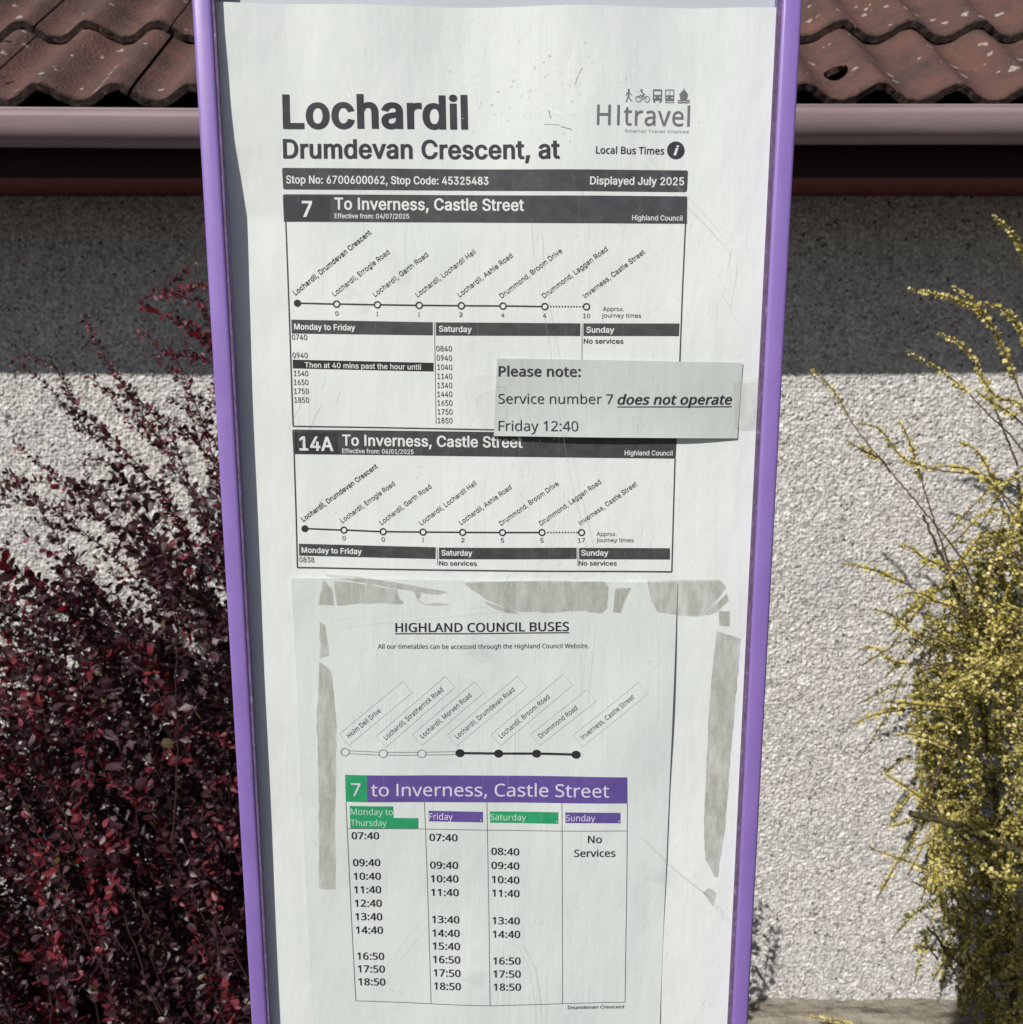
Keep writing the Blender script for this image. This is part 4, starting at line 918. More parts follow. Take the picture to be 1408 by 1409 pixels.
 'a': (566, [[290, 550, 351, 545, 399, 530, 437, 506, 463, 472, 479, 426, 484, 368, 484, 0, 419, 0, 402, 77, 398, 77, 383, 58, 367, 42, 350, 28, 333, 16, 314, 6, 294, -1, 271, -6, 246, -9, 217, -10, 186, -8, 157, -2, 130, 7, 106, 21, 85, 38, 69, 60, 56, 86, 49, 116, 46, 150, 53, 200, 75, 241, 110, 275, 138, 291, 172, 304, 211, 313, 255, 319, 306, 323, 397, 326, 397, 358, 394, 398, 384, 430, 368, 452, 346, 466, 318, 475, 285, 478, 258, 477, 231, 472, 205, 465, 133, 437, 106, 503, 131, 515, 159, 526, 190, 536, 222, 544, 256, 548], [317, 261, 256, 256, 210, 245, 177, 229, 155, 208, 142, 181, 138, 149, 141, 122, 150, 99, 166, 83, 186, 71, 210, 64, 237, 62, 280, 66, 318, 78, 351, 99, 376, 129, 391, 168, 396, 216, 396, 264]]),
 'b': (620, [[174, 580, 173, 516, 169, 469, 174, 469, 192, 491, 213, 510, 238, 526, 267, 539, 302, 547, 342, 550, 405, 542, 459, 518, 504, 479, 526, 449, 543, 412, 555, 371, 562, 323, 565, 270, 562, 212, 552, 160, 537, 115, 516, 77, 490, 45, 459, 21, 423, 4, 384, -7, 342, -10, 302, -8, 267, 0, 238, 13, 213, 30, 192, 48, 174, 69, 167, 69, 149, 0, 86, 0, 86, 766, 174, 766], [327, 476, 291, 474, 261, 466, 236, 454, 216, 437, 200, 415, 189, 388, 181, 355, 176, 317, 174, 273, 174, 269, 178, 208, 189, 157, 207, 116, 235, 87, 276, 69, 329, 64, 373, 69, 409, 87, 437, 117, 457, 158, 469, 209, 473, 271, 469, 334, 457, 385, 437, 425, 409, 453, 372, 470]]),
 'c': (484, [[303, -10, 257, -7, 214, 3, 175, 19, 140, 42, 111, 72, 87, 110, 70, 155, 59, 207, 55, 267, 59, 330, 70, 384, 89, 430, 114, 468, 144, 498, 179, 521, 219, 538, 262, 547, 309, 551, 336, 550, 362, 547, 388, 542, 412, 536, 433, 529, 451, 521, 424, 448, 367, 465, 307, 473, 272, 470, 242, 463, 217, 450, 195, 432, 178, 409, 164, 381, 155, 348, 149, 311, 147, 268, 149, 227, 155, 191, 164, 158, 178, 131, 195, 108, 216, 90, 241, 77, 269, 69, 302, 67, 330, 68, 356, 71, 380, 76, 442, 98, 442, 19, 423, 10, 403, 3, 382, -3, 358, -7, 332, -9]]),
 'd': (620, [[277, -10, 215, -2, 161, 21, 116, 60, 94, 91, 77, 127, 65, 169, 58, 216, 55, 269, 58, 322, 65, 370, 77, 412, 95, 448, 116, 479, 162, 519, 216, 543, 278, 551, 305, 549, 330, 546, 352, 540, 381, 528, 406, 511, 446, 471, 452, 471, 448, 510, 446, 551, 446, 766, 534, 766, 534, 0, 463, 0, 450, 73, 446, 73, 406, 31, 381, 14, 351, 1, 329, -5, 304, -9], [291, 64, 343, 69, 383, 84, 412, 110, 431, 147, 443, 194, 447, 252, 447, 268, 443, 330, 432, 382, 413, 423, 385, 453, 344, 471, 290, 477, 247, 471, 211, 452, 183, 420, 163, 378, 151, 327, 147, 267, 151, 208, 163, 157, 183, 117, 211, 87, 247, 69]]),
 'e': (569, [[294, 551, 339, 547, 378, 537, 414, 520, 445, 497, 470, 469, 491, 435, 505, 396, 514, 354, 517, 307, 517, 253, 147, 253, 153, 197, 169, 150, 194, 113, 228, 87, 270, 71, 320, 66, 353, 67, 383, 70, 411, 75, 438, 82, 465, 92, 493, 103, 493, 25, 466, 14, 438, 5, 411, -2, 383, -6, 351, -9, 316, -10, 266, -7, 221, 4, 180, 21, 144, 45, 113, 77, 88, 114, 70, 159, 59, 209, 55, 266, 59, 323, 69, 373, 85, 418, 108, 458, 136, 490, 169, 516, 207, 535, 249, 547], [293, 478, 254, 473, 221, 460, 193, 437, 172, 406, 157, 369, 149, 324, 425, 324, 423, 353, 418, 380, 410, 404, 399, 426, 385, 444, 368, 458, 347, 469, 322, 476]]),
 'f': (347, [[335, 472, 199, 472, 199, 0, 110, 0, 110, 472, 15, 472, 15, 513, 110, 544, 110, 575, 112, 618, 119, 656, 131, 688, 146, 714, 166, 735, 191, 751, 219, 762, 250, 769, 285, 771, 344, 766, 390, 753, 367, 684, 330, 694, 286, 699, 259, 696, 237, 686, 220, 669, 208, 645, 201, 614, 199, 576, 199, 541, 335, 541]]),
 'g': (620, [[277, 551, 312, 548, 344, 542, 374, 530, 401, 515, 425, 494, 447, 469, 452, 469, 464, 541, 534, 541, 534, -9, 532, -57, 523, -100, 508, -138, 488, -169, 461, -195, 429, -216, 390, -230, 344, -239, 292, -242, 255, -241, 219, -238, 185, -233, 154, -227, 125, -218, 98, -208, 98, -126, 125, -138, 155, -149, 188, -157, 223, -163, 259, -167, 297, -168, 341, -164, 377, -150, 407, -128, 429, -97, 442, -60, 447, -16, 447, 5, 448, 40, 450, 72, 446, 72, 425, 46, 402, 26, 376, 10, 346, -1, 314, -8, 278, -10, 214, -2, 159, 23, 114, 64, 93, 95, 77, 132, 65, 173, 58, 219, 55, 269, 58, 319, 65, 364, 77, 405, 93, 442, 114, 474, 159, 517, 213, 542], [289, 476, 261, 473, 235, 465, 212, 452, 193, 433, 177, 410, 164, 381, 155, 348, 149, 310, 147, 268, 151, 207, 164, 156, 184, 115, 212, 86, 248, 68, 291, 63, 318, 64, 341, 67, 362, 73, 389, 87, 410, 106, 422, 123, 431, 142, 439, 164, 444, 189, 447, 217, 448, 248, 448, 269, 446, 315, 440, 355, 431, 388, 418, 416, 401, 438, 379, 455, 354, 467, 324, 474]]),
 'h': (623, [[174, 542, 173, 502, 169, 466, 175, 466, 188, 484, 202, 499, 219, 512, 237, 523, 256, 533, 277, 540, 299, 545, 321, 549, 344, 550, 385, 547, 422, 540, 453, 529, 480, 513, 502, 491, 519, 465, 532, 433, 539, 395, 542, 352, 542, 0, 454, 0, 454, 346, 451, 386, 441, 418, 425, 444, 401, 462, 371, 472, 333, 476, 295, 473, 264, 466, 238, 453, 217, 436, 201, 414, 189, 387, 181, 355, 176, 319, 174, 279, 174, 0, 86, 0, 86, 766, 174, 766]]),
 'i': (260, [[174, 541, 174, 0, 86, 0, 86, 541], [131, 743, 150, 740, 167, 730, 179, 712, 183, 687, 179, 662, 167, 644, 150, 634, 131, 630, 111, 634, 94, 644, 82, 662, 79, 687, 82, 712, 94, 730, 111, 740]]),
 'j': (260, [[22, -242, -22, -238, -55, -230, -55, -158, -24, -165, 11, -168, 41, -164, 65, -151, 76, -135, 83, -113, 86, -84, 86, 541, 174, 541, 174, -81, 173, -113, 167, -142, 158, -167, 146, -190, 129, -208, 109, -223, 84, -234, 56, -240], [79, 687, 82, 712, 94, 730, 111, 740, 131, 743, 150, 740, 167, 730, 179, 712, 183, 687, 179, 662, 167, 644, 150, 634, 131, 630, 111, 634, 94, 644, 82, 662]]),
 'k': (538, [[173, 366, 172, 324, 169, 278, 173, 278, 192, 302, 216, 332, 238, 358, 410, 541, 514, 541, 295, 310, 529, 0, 423, 0, 235, 252, 173, 199, 173, 0, 86, 0, 86, 766, 173, 766]]),
 'l': (260, [[174, 0, 86, 0, 86, 766, 174, 766]]),
 'm': (943, [[679, 551, 735, 545, 780, 530, 816, 504, 841, 466, 856, 415, 861, 352, 861, 0, 773, 0, 773, 348, 770, 387, 762, 419, 747, 444, 726, 462, 698, 472, 664, 476, 616, 471, 579, 456, 551, 431, 532, 396, 521, 352, 517, 298, 517, 0, 430, 0, 430, 348, 428, 375, 424, 398, 417, 419, 402, 444, 381, 462, 363, 470, 343, 474, 319, 476, 285, 473, 256, 466, 233, 453, 214, 436, 199, 414, 188, 387, 181, 356, 176, 320, 174, 280, 174, 0, 86, 0, 86, 541, 157, 541, 170, 467, 175, 467, 194, 493, 217, 514, 243, 530, 272, 542, 293, 547, 314, 550, 335, 551, 374, 548, 409, 541, 439, 528, 465, 511, 485, 488, 500, 460, 505, 460, 526, 488, 550, 511, 579, 528, 611, 541, 644, 548]]),
 'n': (623, [[346, 551, 405, 545, 454, 530, 492, 504, 520, 466, 536, 415, 542, 352, 542, 0, 454, 0, 454, 346, 451, 386, 441, 418, 425, 444, 401, 462, 371, 472, 333, 476, 279, 470, 238, 454, 209, 426, 190, 387, 178, 339, 174, 280, 174, 0, 86, 0, 86, 541, 157, 541, 170, 467, 175, 467, 189, 485, 203, 500, 220, 514, 239, 525, 258, 534, 279, 542, 301, 547, 323, 550]]),
 'o': (610, [[556, 271, 554, 228, 548, 188, 538, 152, 525, 119, 508, 89, 488, 64, 464, 41, 438, 23, 408, 9, 375, -2, 341, -8, 304, -10, 269, -8, 236, -2, 205, 9, 176, 23, 150, 41, 126, 64, 105, 89, 88, 119, 74, 152, 64, 188, 58, 228, 55, 271, 59, 328, 69, 379, 86, 423, 109, 461, 138, 493, 172, 518, 212, 536, 257, 547, 307, 551, 354, 547, 397, 536, 436, 518, 471, 493, 500, 461, 524, 423, 542, 379, 552, 328], [147, 271, 149, 231, 155, 194, 164, 161, 177, 132, 194, 108, 216, 89, 241, 75, 271, 66, 306, 64, 340, 66, 370, 75, 395, 89, 417, 108, 434, 132, 447, 161, 456, 194, 462, 231, 464, 271, 462, 312, 456, 349, 447, 381, 433, 409, 416, 432, 395, 451, 369, 465, 339, 473, 305, 476, 254, 470, 214, 452, 185, 422, 164, 381, 151, 331]]),
 'p': (620, [[343, 551, 405, 543, 459, 520, 504, 481, 526, 450, 543, 414, 555, 372, 562, 325, 565, 271, 562, 213, 552, 162, 537, 116, 516, 78, 490, 46, 459, 22, 424, 4, 385, -7, 342, -10, 315, -9, 291, -5, 268, 1, 238, 14, 213, 30, 174, 69, 168, 69, 172, 25, 174, -20, 174, -242, 86, -242, 86, 541, 158, 541, 170, 467, 174, 467, 213, 509, 238, 526, 268, 539, 290, 546, 315, 549], [327, 476, 293, 474, 264, 467, 239, 455, 219, 439, 203, 419, 191, 393, 182, 363, 177, 328, 174, 288, 174, 271, 176, 229, 181, 191, 189, 158, 200, 130, 216, 106, 236, 88, 262, 74, 292, 66, 329, 64, 360, 67, 387, 76, 410, 91, 429, 111, 445, 136, 457, 165, 466, 198, 471, 233, 473, 272, 469, 330, 457, 379, 437, 421, 409, 451, 372, 470]]),
 'r': (416, [[338, 551, 371, 549, 401, 545, 390, 463, 362, 468, 332, 470, 301, 467, 272, 457, 246, 441, 222, 420, 208, 403, 197, 384, 187, 363, 180, 340, 176, 315, 174, 288, 174, 0, 86, 0, 86, 541, 158, 541, 168, 442, 172, 442, 185, 461, 198, 480, 214, 497, 231, 512, 249, 525, 269, 536, 291, 544, 314, 549]]),
 's': (483, [[438, 149, 435, 116, 426, 87, 411, 62, 391, 40, 367, 22, 337, 8, 303, -2, 264, -8, 222, -10, 186, -9, 154, -6, 125, -1, 98, 6, 74, 14, 52, 24, 52, 105, 75, 94, 102, 84, 131, 75, 161, 68, 192, 63, 224, 62, 265, 64, 297, 71, 322, 83, 338, 99, 349, 119, 352, 141, 341, 177, 325, 194, 301, 210, 279, 221, 252, 233, 219, 246, 186, 259, 156, 273, 129, 286, 106, 301, 87, 317, 72, 335, 60, 355, 54, 380, 51, 407, 58, 450, 76, 485, 107, 513, 149, 534, 197, 546, 254, 551, 286, 550, 317, 546, 346, 541, 374, 534, 401, 525, 427, 514, 396, 444, 325, 468, 300, 474, 274, 477, 248, 478, 215, 476, 187, 470, 165, 460, 143, 440, 136, 412, 139, 392, 149, 375, 167, 359, 193, 344, 275, 310, 308, 297, 337, 284, 363, 270, 385, 256, 404, 240, 418, 221, 429, 201, 436, 177]]),
 't': (364, [[266, 63, 308, 66, 342, 74, 342, 6, 302, -6, 251, -10, 224, -8, 198, -4, 173, 5, 151, 17, 131, 34, 115, 55, 103, 83, 95, 117, 93, 157, 93, 472, 16, 472, 16, 514, 94, 550, 129, 665, 182, 665, 182, 541, 338, 541, 338, 472, 182, 472, 182, 159, 184, 129, 192, 105, 205, 86, 223, 73, 243, 65]]),
 'u': (623, [[537, 541, 537, 0, 465, 0, 452, 72, 448, 72, 435, 54, 420, 38, 403, 25, 385, 14, 365, 5, 344, -2, 322, -6, 299, -9, 276, -10, 236, -8, 199, -1, 168, 11, 141, 27, 119, 48, 102, 75, 90, 106, 82, 144, 80, 187, 80, 541, 169, 541, 169, 193, 173, 153, 182, 121, 199, 96, 222, 78, 252, 67, 289, 64, 327, 66, 359, 74, 385, 86, 406, 104, 422, 126, 434, 153, 442, 184, 447, 220, 449, 259, 449, 541]]),
 'v': (512, [[205, 0, 0, 541, 95, 541, 210, 222, 227, 172, 243, 121, 253, 79, 257, 79, 269, 121, 286, 173, 303, 222, 417, 541, 512, 541, 307, 0]]),
 'w': (793, [[435, 306, 423, 347, 412, 387, 403, 422, 397, 449, 393, 449, 388, 422, 380, 386, 370, 346, 357, 305, 260, 1, 159, 1, 11, 542, 103, 542, 177, 253, 193, 194, 205, 138, 213, 92, 217, 92, 224, 122, 232, 160, 243, 201, 253, 237, 349, 542, 446, 542, 538, 237, 553, 188, 567, 137, 575, 93, 579, 93, 586, 136, 599, 192, 615, 253, 691, 542, 782, 542, 631, 1, 527, 1]]),
 'x': (533, [[214, 276, 27, 541, 128, 541, 267, 337, 405, 541, 505, 541, 319, 276, 515, 0, 414, 0, 267, 216, 118, 0, 18, 0]]),
 'y': (514, [[1, 541, 96, 541, 213, 233, 231, 181, 247, 132, 258, 86, 262, 86, 281, 152, 309, 234, 418, 541, 514, 541, 281, -75, 268, -107, 253, -136, 236, -163, 218, -186, 197, -206, 174, -221, 148, -233, 118, -240, 85, -242, 42, -239, 11, -234, 11, -163, 38, -167, 71, -169, 100, -167, 125, -158, 146, -144, 163, -125, 191, -74, 219, -2]]),
 '0': (577, [[527, 361, 526, 305, 522, 253, 514, 205, 504, 161, 490, 122, 472, 88, 451, 59, 426, 34, 398, 15, 365, 1, 328, -7, 287, -10, 237, -5, 192, 10, 154, 34, 122, 68, 95, 111, 75, 162, 66, 196, 59, 234, 54, 273, 50, 316, 49, 361, 50, 406, 53, 449, 58, 489, 65, 526, 73, 561, 92, 611, 117, 654, 149, 687, 188, 712, 234, 726, 287, 731, 338, 726, 383, 712, 422, 687, 454, 654, 481, 611, 501, 561, 511, 526, 518, 489, 523, 449, 526, 406], [138, 361, 140, 299, 145, 244, 153, 197, 165, 157, 180, 124, 200, 98, 224, 80, 254, 69, 287, 66, 321, 69, 350, 80, 375, 98, 395, 123, 410, 156, 423, 196, 431, 244, 436, 299, 438, 361, 436, 423, 431, 478, 423, 525, 410, 565, 395, 597, 375, 623, 350, 641, 321, 652, 287, 655, 254, 652, 224, 641, 200, 623, 180, 597, 165, 565, 153, 525, 145, 478, 140, 423]]),
 '1': (577, [[358, 0, 271, 0, 271, 503, 272, 553, 273, 590, 275, 627, 246, 600, 213, 572, 136, 509, 90, 569, 284, 720, 358, 720]]),
 '2': (577, [[524, 0, 48, 0, 48, 74, 237, 264, 271, 299, 302, 331, 329, 361, 352, 389, 370, 417, 385, 444, 396, 472, 402, 502, 404, 533, 400, 570, 389, 600, 369, 624, 343, 641, 313, 651, 277, 654, 244, 652, 213, 646, 185, 636, 158, 623, 131, 606, 104, 586, 56, 645, 76, 661, 97, 675, 118, 689, 142, 701, 166, 711, 192, 719, 219, 725, 248, 729, 277, 730, 320, 728, 359, 720, 393, 707, 423, 689, 448, 667, 468, 641, 483, 610, 492, 576, 495, 538, 493, 502, 485, 466, 472, 433, 454, 400, 433, 367, 407, 335, 378, 303, 346, 269, 311, 233, 160, 85, 160, 81, 524, 81]]),
 '3': (577, [[497, 552, 495, 521, 489, 493, 479, 468, 465, 446, 448, 427, 427, 410, 403, 397, 377, 387, 348, 379, 348, 375, 401, 365, 444, 346, 477, 321, 501, 288, 515, 249, 519, 205, 516, 165, 506, 127, 490, 93, 467, 63, 437, 38, 400, 17, 355, 2, 303, -7, 243, -10, 206, -9, 171, -6, 138, -2, 106, 6, 75, 16, 45, 29, 45, 112, 76, 98, 109, 87, 143, 77, 178, 70, 211, 66, 244, 65, 303, 69, 349, 81, 384, 102, 408, 131, 422, 166, 427, 207, 424, 235, 416, 259, 403, 280, 385, 297, 362, 310, 334, 321, 302, 328, 265, 332, 225, 334, 155, 334, 155, 409, 226, 409, 263, 411, 296, 417, 325, 427, 350, 439, 370, 455, 386, 474, 397, 496, 404, 520, 406, 546, 402, 578, 391, 605, 371, 627, 345, 643, 313, 652, 275, 655, 251, 655, 227, 652, 206, 648, 148, 627, 94, 595, 49, 655, 77, 675, 109, 692, 145, 708, 184, 720, 228, 728, 274, 730, 343, 724, 399, 708, 442, 680, 473, 643, 491, 600]]),
 '4': (577, [[557, 163, 452, 163, 452, 0, 366, 0, 366, 163, 21, 163, 21, 239, 360, 724, 452, 724, 452, 243, 557, 243], [366, 470, 367, 518, 368, 559, 370, 595, 371, 629, 367, 629, 347, 588, 324, 551, 108, 243, 366, 243]]),
 '5': (577, [[277, 442, 324, 439, 367, 430, 405, 416, 439, 397, 467, 373, 490, 344, 506, 311, 516, 273, 519, 230, 516, 182, 505, 140, 487, 101, 462, 68, 432, 41, 395, 19, 352, 3, 304, -7, 250, -10, 214, -9, 179, -6, 146, 0, 115, 8, 87, 17, 64, 29, 64, 113, 89, 99, 119, 88, 152, 78, 186, 71, 219, 67, 251, 66, 285, 67, 316, 73, 344, 82, 369, 95, 390, 112, 406, 134, 419, 159, 426, 188, 429, 221, 424, 264, 409, 300, 385, 329, 351, 350, 305, 363, 248, 367, 184, 362, 125, 352, 81, 380, 108, 720, 469, 720, 469, 639, 184, 639, 166, 431, 213, 438]]),
 '6': (577, [[55, 308, 56, 349, 59, 390, 64, 431, 71, 470, 81, 508, 94, 545, 110, 580, 129, 612, 152, 641, 179, 667, 211, 689, 247, 706, 287, 720, 334, 727, 385, 730, 432, 728, 474, 721, 474, 645, 433, 654, 387, 657, 343, 655, 305, 647, 271, 634, 243, 617, 218, 596, 198, 571, 182, 543, 169, 512, 159, 478, 152, 442, 147, 405, 144, 366, 150, 366, 167, 389, 189, 409, 205, 421, 224, 431, 245, 440, 268, 446, 293, 450, 321, 451, 361, 448, 397, 439, 430, 425, 459, 405, 483, 380, 503, 350, 518, 316, 526, 276, 529, 232, 526, 184, 517, 141, 501, 103, 480, 69, 453, 41, 422, 19, 386, 3, 345, -7, 301, -10, 267, -8, 235, -2, 205, 9, 176, 24, 150, 44, 127, 68, 106, 96, 88, 129, 74, 167, 64, 209, 58, 256], [299, 65, 339, 69, 373, 83, 402, 105, 424, 138, 437, 180, 442, 232, 438, 275, 426, 311, 407, 341, 380, 363, 345, 377, 303, 381, 272, 379, 245, 372, 220, 362, 198, 347, 180, 331, 165, 312, 154, 291, 147, 270, 145, 249, 146, 227, 149, 205, 155, 184, 162, 163, 172, 143, 184, 124, 198, 107, 214, 93, 232, 81, 253, 72, 275, 66]]),
 '7': (577, [[137, 0, 433, 639, 44, 639, 44, 720, 527, 720, 527, 651, 235, 0]]),
 '8': (577, [[287, 730, 328, 728, 365, 721, 399, 710, 429, 695, 455, 676, 475, 652, 491, 625, 500, 593, 503, 558, 501, 530, 495, 505, 485, 482, 471, 461, 454, 442, 435, 425, 413, 409, 390, 395, 366, 381, 395, 366, 422, 350, 447, 333, 469, 315, 489, 294, 505, 271, 517, 246, 524, 218, 526, 187, 523, 148, 513, 113, 497, 82, 475, 55, 448, 32, 415, 14, 378, 1, 336, -7, 290, -10, 241, -8, 197, 0, 159, 13, 126, 31, 99, 53, 77, 79, 62, 110, 52, 145, 49, 184, 52, 215, 59, 244, 70, 269, 85, 292, 104, 313, 125, 332, 148, 348, 173, 363, 199, 376, 176, 390, 155, 405, 135, 422, 117, 440, 102, 460, 89, 481, 80, 504, 74, 530, 73, 559, 76, 594, 85, 625, 101, 652, 122, 675, 147, 695, 177, 710, 211, 721, 248, 728], [136, 183, 140, 150, 153, 120, 173, 95, 203, 76, 241, 64, 288, 61, 334, 64, 371, 76, 401, 95, 422, 121, 435, 151, 440, 186, 438, 208, 431, 229, 421, 248, 407, 265, 389, 281, 369, 295, 345, 309, 318, 322, 288, 334, 272, 340, 244, 327, 219, 313, 198, 298, 179, 283, 164, 266, 152, 248, 143, 228, 138, 206], [286, 658, 252, 656, 221, 647, 195, 632, 175, 611, 163, 586, 159, 555, 161, 531, 167, 510, 177, 492, 190, 476, 206, 462, 225, 449, 291, 415, 354, 449, 379, 469, 399, 493, 408, 511, 414, 532, 415, 555, 412, 586, 400, 611, 380, 632, 354, 647, 323, 656]]),
 '9': (577, [[524, 412, 523, 371, 521, 331, 516, 290, 509, 250, 499, 212, 486, 175, 470, 140, 451, 108, 428, 79, 400, 53, 369, 31, 333, 14, 292, 0, 245, -7, 194, -10, 147, -8, 103, 0, 103, 76, 145, 66, 192, 63, 236, 65, 275, 73, 308, 86, 337, 103, 361, 124, 381, 149, 398, 177, 411, 208, 421, 242, 427, 277, 432, 315, 435, 353, 429, 353, 411, 331, 390, 311, 374, 299, 355, 289, 334, 280, 311, 274, 285, 270, 257, 269, 218, 272, 182, 281, 149, 295, 120, 315, 96, 339, 76, 369, 62, 404, 53, 443, 50, 487, 54, 535, 63, 578, 79, 617, 101, 651, 128, 679, 159, 701, 196, 717, 236, 727, 280, 730, 314, 728, 346, 721, 376, 710, 404, 695, 430, 675, 454, 651, 474, 623, 492, 590, 506, 553, 516, 511, 522, 464], [280, 655, 241, 651, 207, 637, 178, 614, 156, 582, 143, 540, 138, 488, 142, 445, 153, 409, 172, 379, 199, 357, 233, 343, 276, 339, 307, 341, 335, 348, 360, 358, 382, 373, 400, 389, 415, 408, 426, 429, 432, 450, 435, 471, 434, 492, 430, 514, 425, 536, 418, 557, 408, 577, 396, 596, 382, 613, 366, 627, 348, 639, 327, 648, 305, 654]]),
 ',': (270, [[194, 106, 170, 29, 140, -53, 107, -130, 41, -130, 61, -48, 79, 39, 92, 117, 187, 117]]),
 '.': (270, [[73, 54, 77, 86, 91, 107, 111, 118, 134, 122, 158, 118, 179, 107, 193, 86, 198, 54, 193, 23, 179, 2, 158, -10, 134, -14, 111, -10, 91, 2, 77, 23]]),
 ':': (270, [[73, 54, 77, 86, 91, 107, 111, 118, 134, 122, 158, 118, 179, 107, 193, 86, 198, 54, 193, 23, 179, 2, 158, -10, 134, -14, 111, -10, 91, 2, 77, 23], [73, 486, 77, 519, 91, 539, 111, 551, 134, 555, 158, 551, 179, 539, 193, 519, 198, 486, 193, 455, 179, 434, 158, 422, 134, 417, 111, 422, 91, 434, 77, 455]]),
 '/': (375, [[365, 720, 97, 0, 10, 0, 278, 720]]),
 ' ': (262, []),
}



def parse(data):
    return {ch: (adv / 1000.0, [np.array(c, float).reshape(-1, 2) / 1000.0 for c in cs]) for ch, (adv, cs) in data.items()}


FONT = {'A': parse(GLYPHS_SANS), 'B': parse(GLYPHS_HUMAN)}
FONT['A']['I'] = (0.29, [np.array([(0.10, 0), (0.19, 0), (0.19, 0.72), (0.10, 0.72)])])
FONT['A']['l'] = (0.235, [np.array([(0.074, 0), (0.160, 0), (0.160, 0.735), (0.074, 0.735)])])   # plain upright strokes
FONT['B']['I'] = (0.27, [np.array([(0.09, 0), (0.18, 0), (0.18, 0.72), (0.09, 0.72)])])   # a plain upright I
_gc = {}


def area(c):
    x, y = c[:, 0], c[:, 1]
    return 0.5 * np.sum(x * np.roll(y, -1) - np.roll(x, -1) * y)


def glyph(font, ch, bold):
    key = (font, ch, bold)
    if key in _gc:
        return _gc[key]
    adv, cs = FONT[font][ch]
    cs = [c for c in cs if len(c) > 2]
    if not cs:
        _gc[key] = (adv, None, None)
        return _gc[key]
    if sum(area(c) for c in cs) < 0:
        cs = [c[::-1] for c in cs]
    if bold:
        new = []
        for c in cs:
            d1 = c - np.roll(c, 1, 0); d2 = np.roll(c, -1, 0) - c
            keep = (np.hypot(*d1.T) > 1e-5)
            c = c[keep]
            d1 = c - np.roll(c, 1, 0); d2 = np.roll(c, -1, 0) - c
            n1 = np.stack([d1[:, 1], -d1[:, 0]], -1) / np.hypot(*d1.T)[:, None]
            n2 = np.stack([d2[:, 1], -d2[:, 0]], -1) / np.hypot(*d2.T)[:, None]
            den = 1 + np.sum(n1 * n2, 1)
            mt = (n1 + n2) / np.maximum(den, 0.6)[:, None]
            new.append(c + mt * np.array([bold, bold * 0.62]))
        cs = new
    pts, eds = [], []
    for c in cs:
        k = len(pts)
        pts += [Vector((float(p[0]), float(p[1]))) for p in c]
        eds += [(k + i, k + (i + 1) % len(c)) for i in range(len(c))]
    r = delaunay_2d_cdt(pts, eds, [], 0, 1e-5)
    V_ = np.array([(v[0], v[1]) for v in r[0]])
    T_ = np.array([f for f in r[2] if len(f) == 3])
    cen = V_[T_].mean(1)
    wn = np.zeros(len(cen))
    for c in cs:
        a_ = c; b_ = np.roll(c, -1, 0)
        for (x1, y1), (x2, y2) in zip(a_, b_):
            if y1 == y2:
                continue
            up = (y1 <= cen[:, 1]) & (y2 > cen[:, 1])
            dn = (y1 > cen[:, 1]) & (y2 <= cen[:, 1])
            cr = (x2 - x1) * (cen[:, 1] - y1) - (cen[:, 0] - x1) * (y2 - y1)
            wn += (up & (cr > 0)) * 1.0 - (dn & (cr < 0)) * 1.0
    T_ = T_[wn > 0.5]
    _gc[key] = (adv, V_, T_)
    return _gc[key]


